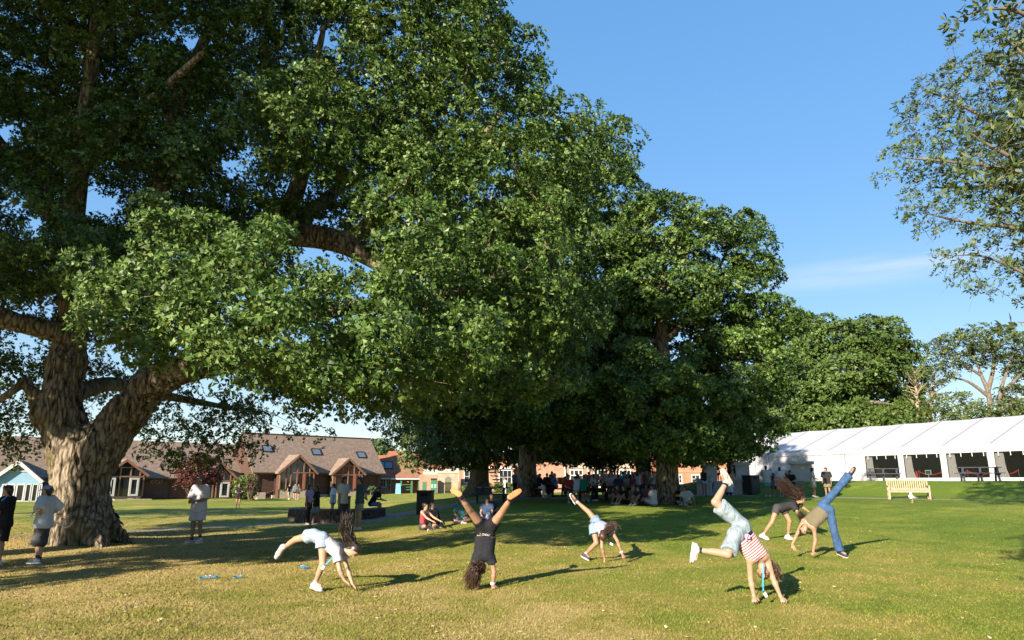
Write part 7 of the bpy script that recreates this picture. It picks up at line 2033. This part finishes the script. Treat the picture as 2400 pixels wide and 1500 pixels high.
lanyard('navy lanyard with white card on the person in the denim cap', [at(103, 1164, 0.16 + ground(88, 1326).y - .35), at(88, 1185, ground(88, 1326).y - .33), at(77, 1203, ground(88, 1326).y - .3)], at(74, 1210, ground(88, 1326).y - .3), (-.2, 0, -1), mat=plain('navy strap', (.02, .03, .07), .6))
lanyard('blue lanyard on the person cut off by the left edge', [at(16, 1163, ground(2, 1328).y - .2), at(6, 1172, ground(2, 1328).y - .25), at(-6, 1180, ground(2, 1328).y - .25)], at(-14, 1190, ground(2, 1328).y - .25))
# lanyards dropped on the grass
rr = random.Random(8)
for k, (px, py, lb) in enumerate(((478, 1359, 'crumpled blue lanyard on the grass, leftmost of three'), (500, 1357, 'small crumpled blue lanyard on the grass, middle of three'), (558, 1357, 'loosely coiled blue lanyard on the grass, rightmost of three'), (712, 1333, 'blue lanyard stretched out on the grass behind the bending person in white'))):
    p = ground(px, py)
    e = empty('dropped_lanyard', p, rr.random() * 3, lb, 'lanyard', 'lanyards lying on the grass')
    pts = [(math.cos(i * .9) * .07 * (1 + .3 * math.sin(i * 2.3)) * (2.0 if k == 3 else 1.1), math.sin(i * .9) * .05 * (1 + .3 * math.cos(i * 1.7)), .035 + .018 * math.sin(i * 1.3)) for i in range(12)]
    strap('strap', None, pts, LBLUE, .02, (0, 0, 1), parent=e)
    MB().box((.06, .02, .045), (.075, .055, .006), Matrix.Rotation(.4, 3, 'Y')).obj('card', CARD, e)
    MB().box((-.05, .0, .03), (.05, .03, .02)).obj('clip', BLACKP, e)
# belt and pink charm on the denim shorts
pel, nb, spine, rt, hc, hu, hf = fr4
def ring(centre, axis, xdir, rx, ry, wd, th, name, mat, parent, n=28):
    """an elliptical band round the body"""
    z = Vector(axis).normalized(); x = Vector(xdir); x = (x - z * x.dot(z)).normalized(); y = z.cross(x)
    c = Vector(centre); V, Q = [], []
    for i in range(n):
        a = 2 * math.pi * i / n
        for (k, s_) in ((0, -1), (0, 1), (th, 1), (th, -1)):
            V.append(tuple(c + x * (rx + k) * math.cos(a) + y * (ry + k) * math.sin(a) + z * s_ * wd / 2))
    for i in range(n):
        j = (i + 1) % n
        for k in range(4): Q.append((i * 4 + k, j * 4 + k, j * 4 + (k + 1) % 4, i * 4 + (k + 1) % 4))
    me = mesh_np(name, np.array(V) - np.array(tuple(parent.location)), Q)
    return link(name, me, parent, mat)
bc = pel + spine * .105
blt = ring(bc, spine, rt, .158, .112, .036, .008, 'belt', BLACKP, per4)
MB().box(Vector(bc) + Vector((-.03, -.145, .01)) - per4.location, (.05, .02, .04)).obj('buckle', CHROME, blt)
ch_ = Vector(tuple(pel + spine * .07)) + Vector((.02, -.16, 0)) - per4.location
MB().box(ch_, (.05, .02, .04)).box(ch_ + Vector((.03, 0, -.02)), (.03, .02, .05)).box(ch_ + Vector((-.01, 0, -.05)), (.02, .02, .06)).obj('charm', plain('pink charm', (.62, .25, .46), .5), per4)
# lettered waistband on the black shorts
pel, nb, spine, rt, hc, hu, hf = fr2
wc_ = pel + spine * .128
ring(wc_, spine, rt, .150, .106, .042, .006, 'waistband', cloth((.010, .010, .012)), per2)
def letters(body, size, mat, parent, origin, xd, yd, bend_c=None, rx=.166, ry=.120, name='lettering'):
    """extruded letters wrapped on an elliptical band"""
    cu = bpy.data.curves.new('lettering', 'FONT'); cu.body = body; cu.size = size; cu.extrude = .0008; cu.align_x = 'CENTER'; cu.align_y = 'CENTER'
    cu.resolution_u = 3
    tmp = bpy.data.objects.new('tmp', cu); COL.objects.link(tmp)
    me = bpy.data.meshes.new_from_object(tmp.evaluated_get(bpy.context.evaluated_depsgraph_get()))
    COL.objects.unlink(tmp); bpy.data.objects.remove(tmp)
    xd = Vector(xd).normalized(); yd = Vector(yd).normalized(); nd = xd.cross(yd)
    for v in me.vertices:
        if bend_c is not None:
            a = v.co.x / rx
            p = Vector(bend_c) + xd * rx * math.sin(a) + nd * (ry * math.cos(a) + v.co.z) + yd * v.co.y
        else: p = Vector(origin) + xd * v.co.x + yd * v.co.y + nd * v.co.z
        v.co = p - parent.location
    return link(name, me, parent, mat)
zax = Vector(tuple(spine)).normalized()                      # her upward points to the ground
back = Vector((0, -1, 0)); back = (back - zax * back.dot(zax)).normalized()
xr = zax.cross(back)                                         # reading direction: x cross y must face the camera
xd_ = (-xr) if (-xr).cross(zax).dot(back) > 0 else xr
letters('F.PRRO  I', .050, WHITEP, per2, None, xd_, zax, bend_c=wc_, rx=.1575, ry=.1135)['kind'] = 'stuff'
# white scrunchie, watches, wrist bands
def wristband(per, J0, J1, r, wd, mat, name):
    a = Vector(J0); d = (Vector(J1) - a).normalized()
    x = d.orthogonal()
    ring(a + d * .01, d, x, r, r, wd, .008, name, mat, per, 14)
wristband(per2, at(1155, 1369, Y2 + .02), at(1157, 1340, Y2), .034, .045, cloth((.55, .47, .46)), 'scrunchie')
wristband(per3, at(1457, 1295, Y3 - .34), at(1447, 1268, Y3 - .32), .030, .03, cloth((.6, .6, .6)), 'watch')
# phone in the young man's hands
hD = frD[0] + np.array([-.06, -.27, .17])
ph = empty('phone', tuple(hD), .2, 'pale phone held by the person in white shorts', 'phone')
MB().box((0, 0, 0), (.075, .13, .012), Matrix.Rotation(-.5, 3, 'X')).obj('body', plain('phone grey', (.35, .42, .48), .3), ph)
MB().box((0, .004, .008), (.062, .11, .004), Matrix.Rotation(-.5, 3, 'X')).obj('screen', DARKGLASS, ph)
# print on the black T-shirt
# gull on the lawn
gp = ground(2139, 1179)
gl = empty('gull', gp, 0, 'white gull standing on the lawn before the teak bench', 'gull')
G0 = np.array(tuple(gp)); c = SDF(); k = 1.15
I3 = np.eye(3)
def gpt(x, y, z): return G0 + np.array([x, y, z]) * k
c.cone(gpt(.10, .02, .19), gpt(-.04, -.02, .23), .045 * k, .085 * k, .03); c.cone(gpt(-.04, -.02, .23), gpt(-.05, -.03, .30), .08 * k, .05 * k, .03)
c.cone(gpt(-.05, -.03, .30), gpt(-.045, -.035, .365), .038 * k, .04 * k, .02); c.cone(gpt(-.045, -.05, .375), gpt(-.05, -.065, .372), .036 * k, .03 * k, .01)
V, Q = c.build(.01); link('body', mesh_np('body', V - G0, Q), gl, plain('gull white', (.62, .62, .62), .7, .06))
for sy in (-1, 1):
    c = SDF(); c.cone(gpt(-.06 + .0, sy * .075, .25), gpt(.19, sy * .03, .19), .045 * k, .014 * k, .01, flat=(np.array([0, 1., 0]), 2.2))
    V, Q = c.build(.01); link('wing', mesh_np('wing', V - G0, Q), gl, plain('gull grey', (.26, .27, .29), .7, .1))
    MB().tube([tuple(gpt(.0, sy * .03, .15) - G0), tuple(gpt(.0, sy * .035, .01) - G0), tuple(gpt(-.05, sy * .04, .005) - G0)], [.008] * 3, 5).obj('leg', plain('gull leg', (.5, .3, .2), .6), gl)
MB().tube([tuple(gpt(-.052, -.09, .37) - G0), tuple(gpt(-.056, -.135, .362) - G0)], [.014, .004], 5).obj('beak', plain('gull beak', (.55, .35, .04), .5), gl)
# yellow band on the black shirt by the trunk
p1, p2 = (ybJ['hipL'] + ybJ['hipR']) / 2, (ybJ['shL'] + ybJ['shR']) / 2
yb_ = p1 + (p2 - p1) * .62
host = [o for o in bpy.data.objects if o.get('label', '').startswith('person in black shirt with yellow')][0]
ring(yb_, p2 - p1, ybJ['shR'] - ybJ['shL'], .195, .155, .11, .012, 'chest_band', cloth((.55, .27, .01)), host)
# rope and string round the oak
RP = plain('pale rope', (.55, .46, .4), .8)
ob = np.array(tuple(oak_base))
def oakrope(label, pts, r):
    tag(MB().tube(pts, [r] * len(pts), 5).obj('rope', RP), label, 'rope')
oakrope('pale rope loop hanging low on the sunlit side of the oak trunk', [at(px, py, oak_base.y - d) for px, py, d in ((128, 1224, 1.02), (138, 1226, 1.10), (148, 1232, 1.14), (155, 1237, 1.14), (163, 1233, 1.14), (170, 1224, 1.10))], .016)
oakrope('thin pale cord tied across the oak trunk above the loop', [at(px, py, oak_base.y - d) for px, py, d in ((122, 1207, .88), (140, 1209, 1.0), (160, 1211, 1.06))], .010)
# fallen leaves and daisies: tiny pale flecks scattered on the turf
rgl = np.random.default_rng(77)
N = 900
yy = 8 + 22 * rgl.random(N) ** 1.3; xx = (rgl.random(N) * 2 - 1) * .78 * yy
C_ = np.array([(a, b_, gz(a, b_) + .022) for a, b_ in zip(xx, yy)])
LV, LQ = leaves(rgl, C_, np.tile([0, 0, 1.], (N, 1)), 1, .05, .032, (1.2, 1.6))
tag(link('fallen_leaves', mesh_np('fallen_leaves', LV, LQ, False), None, plain('dry leaf', (.42, .34, .18), .8, .3, 2)), 'scattered pale fallen leaves on the lawn', 'leaves', None, 'stuff')
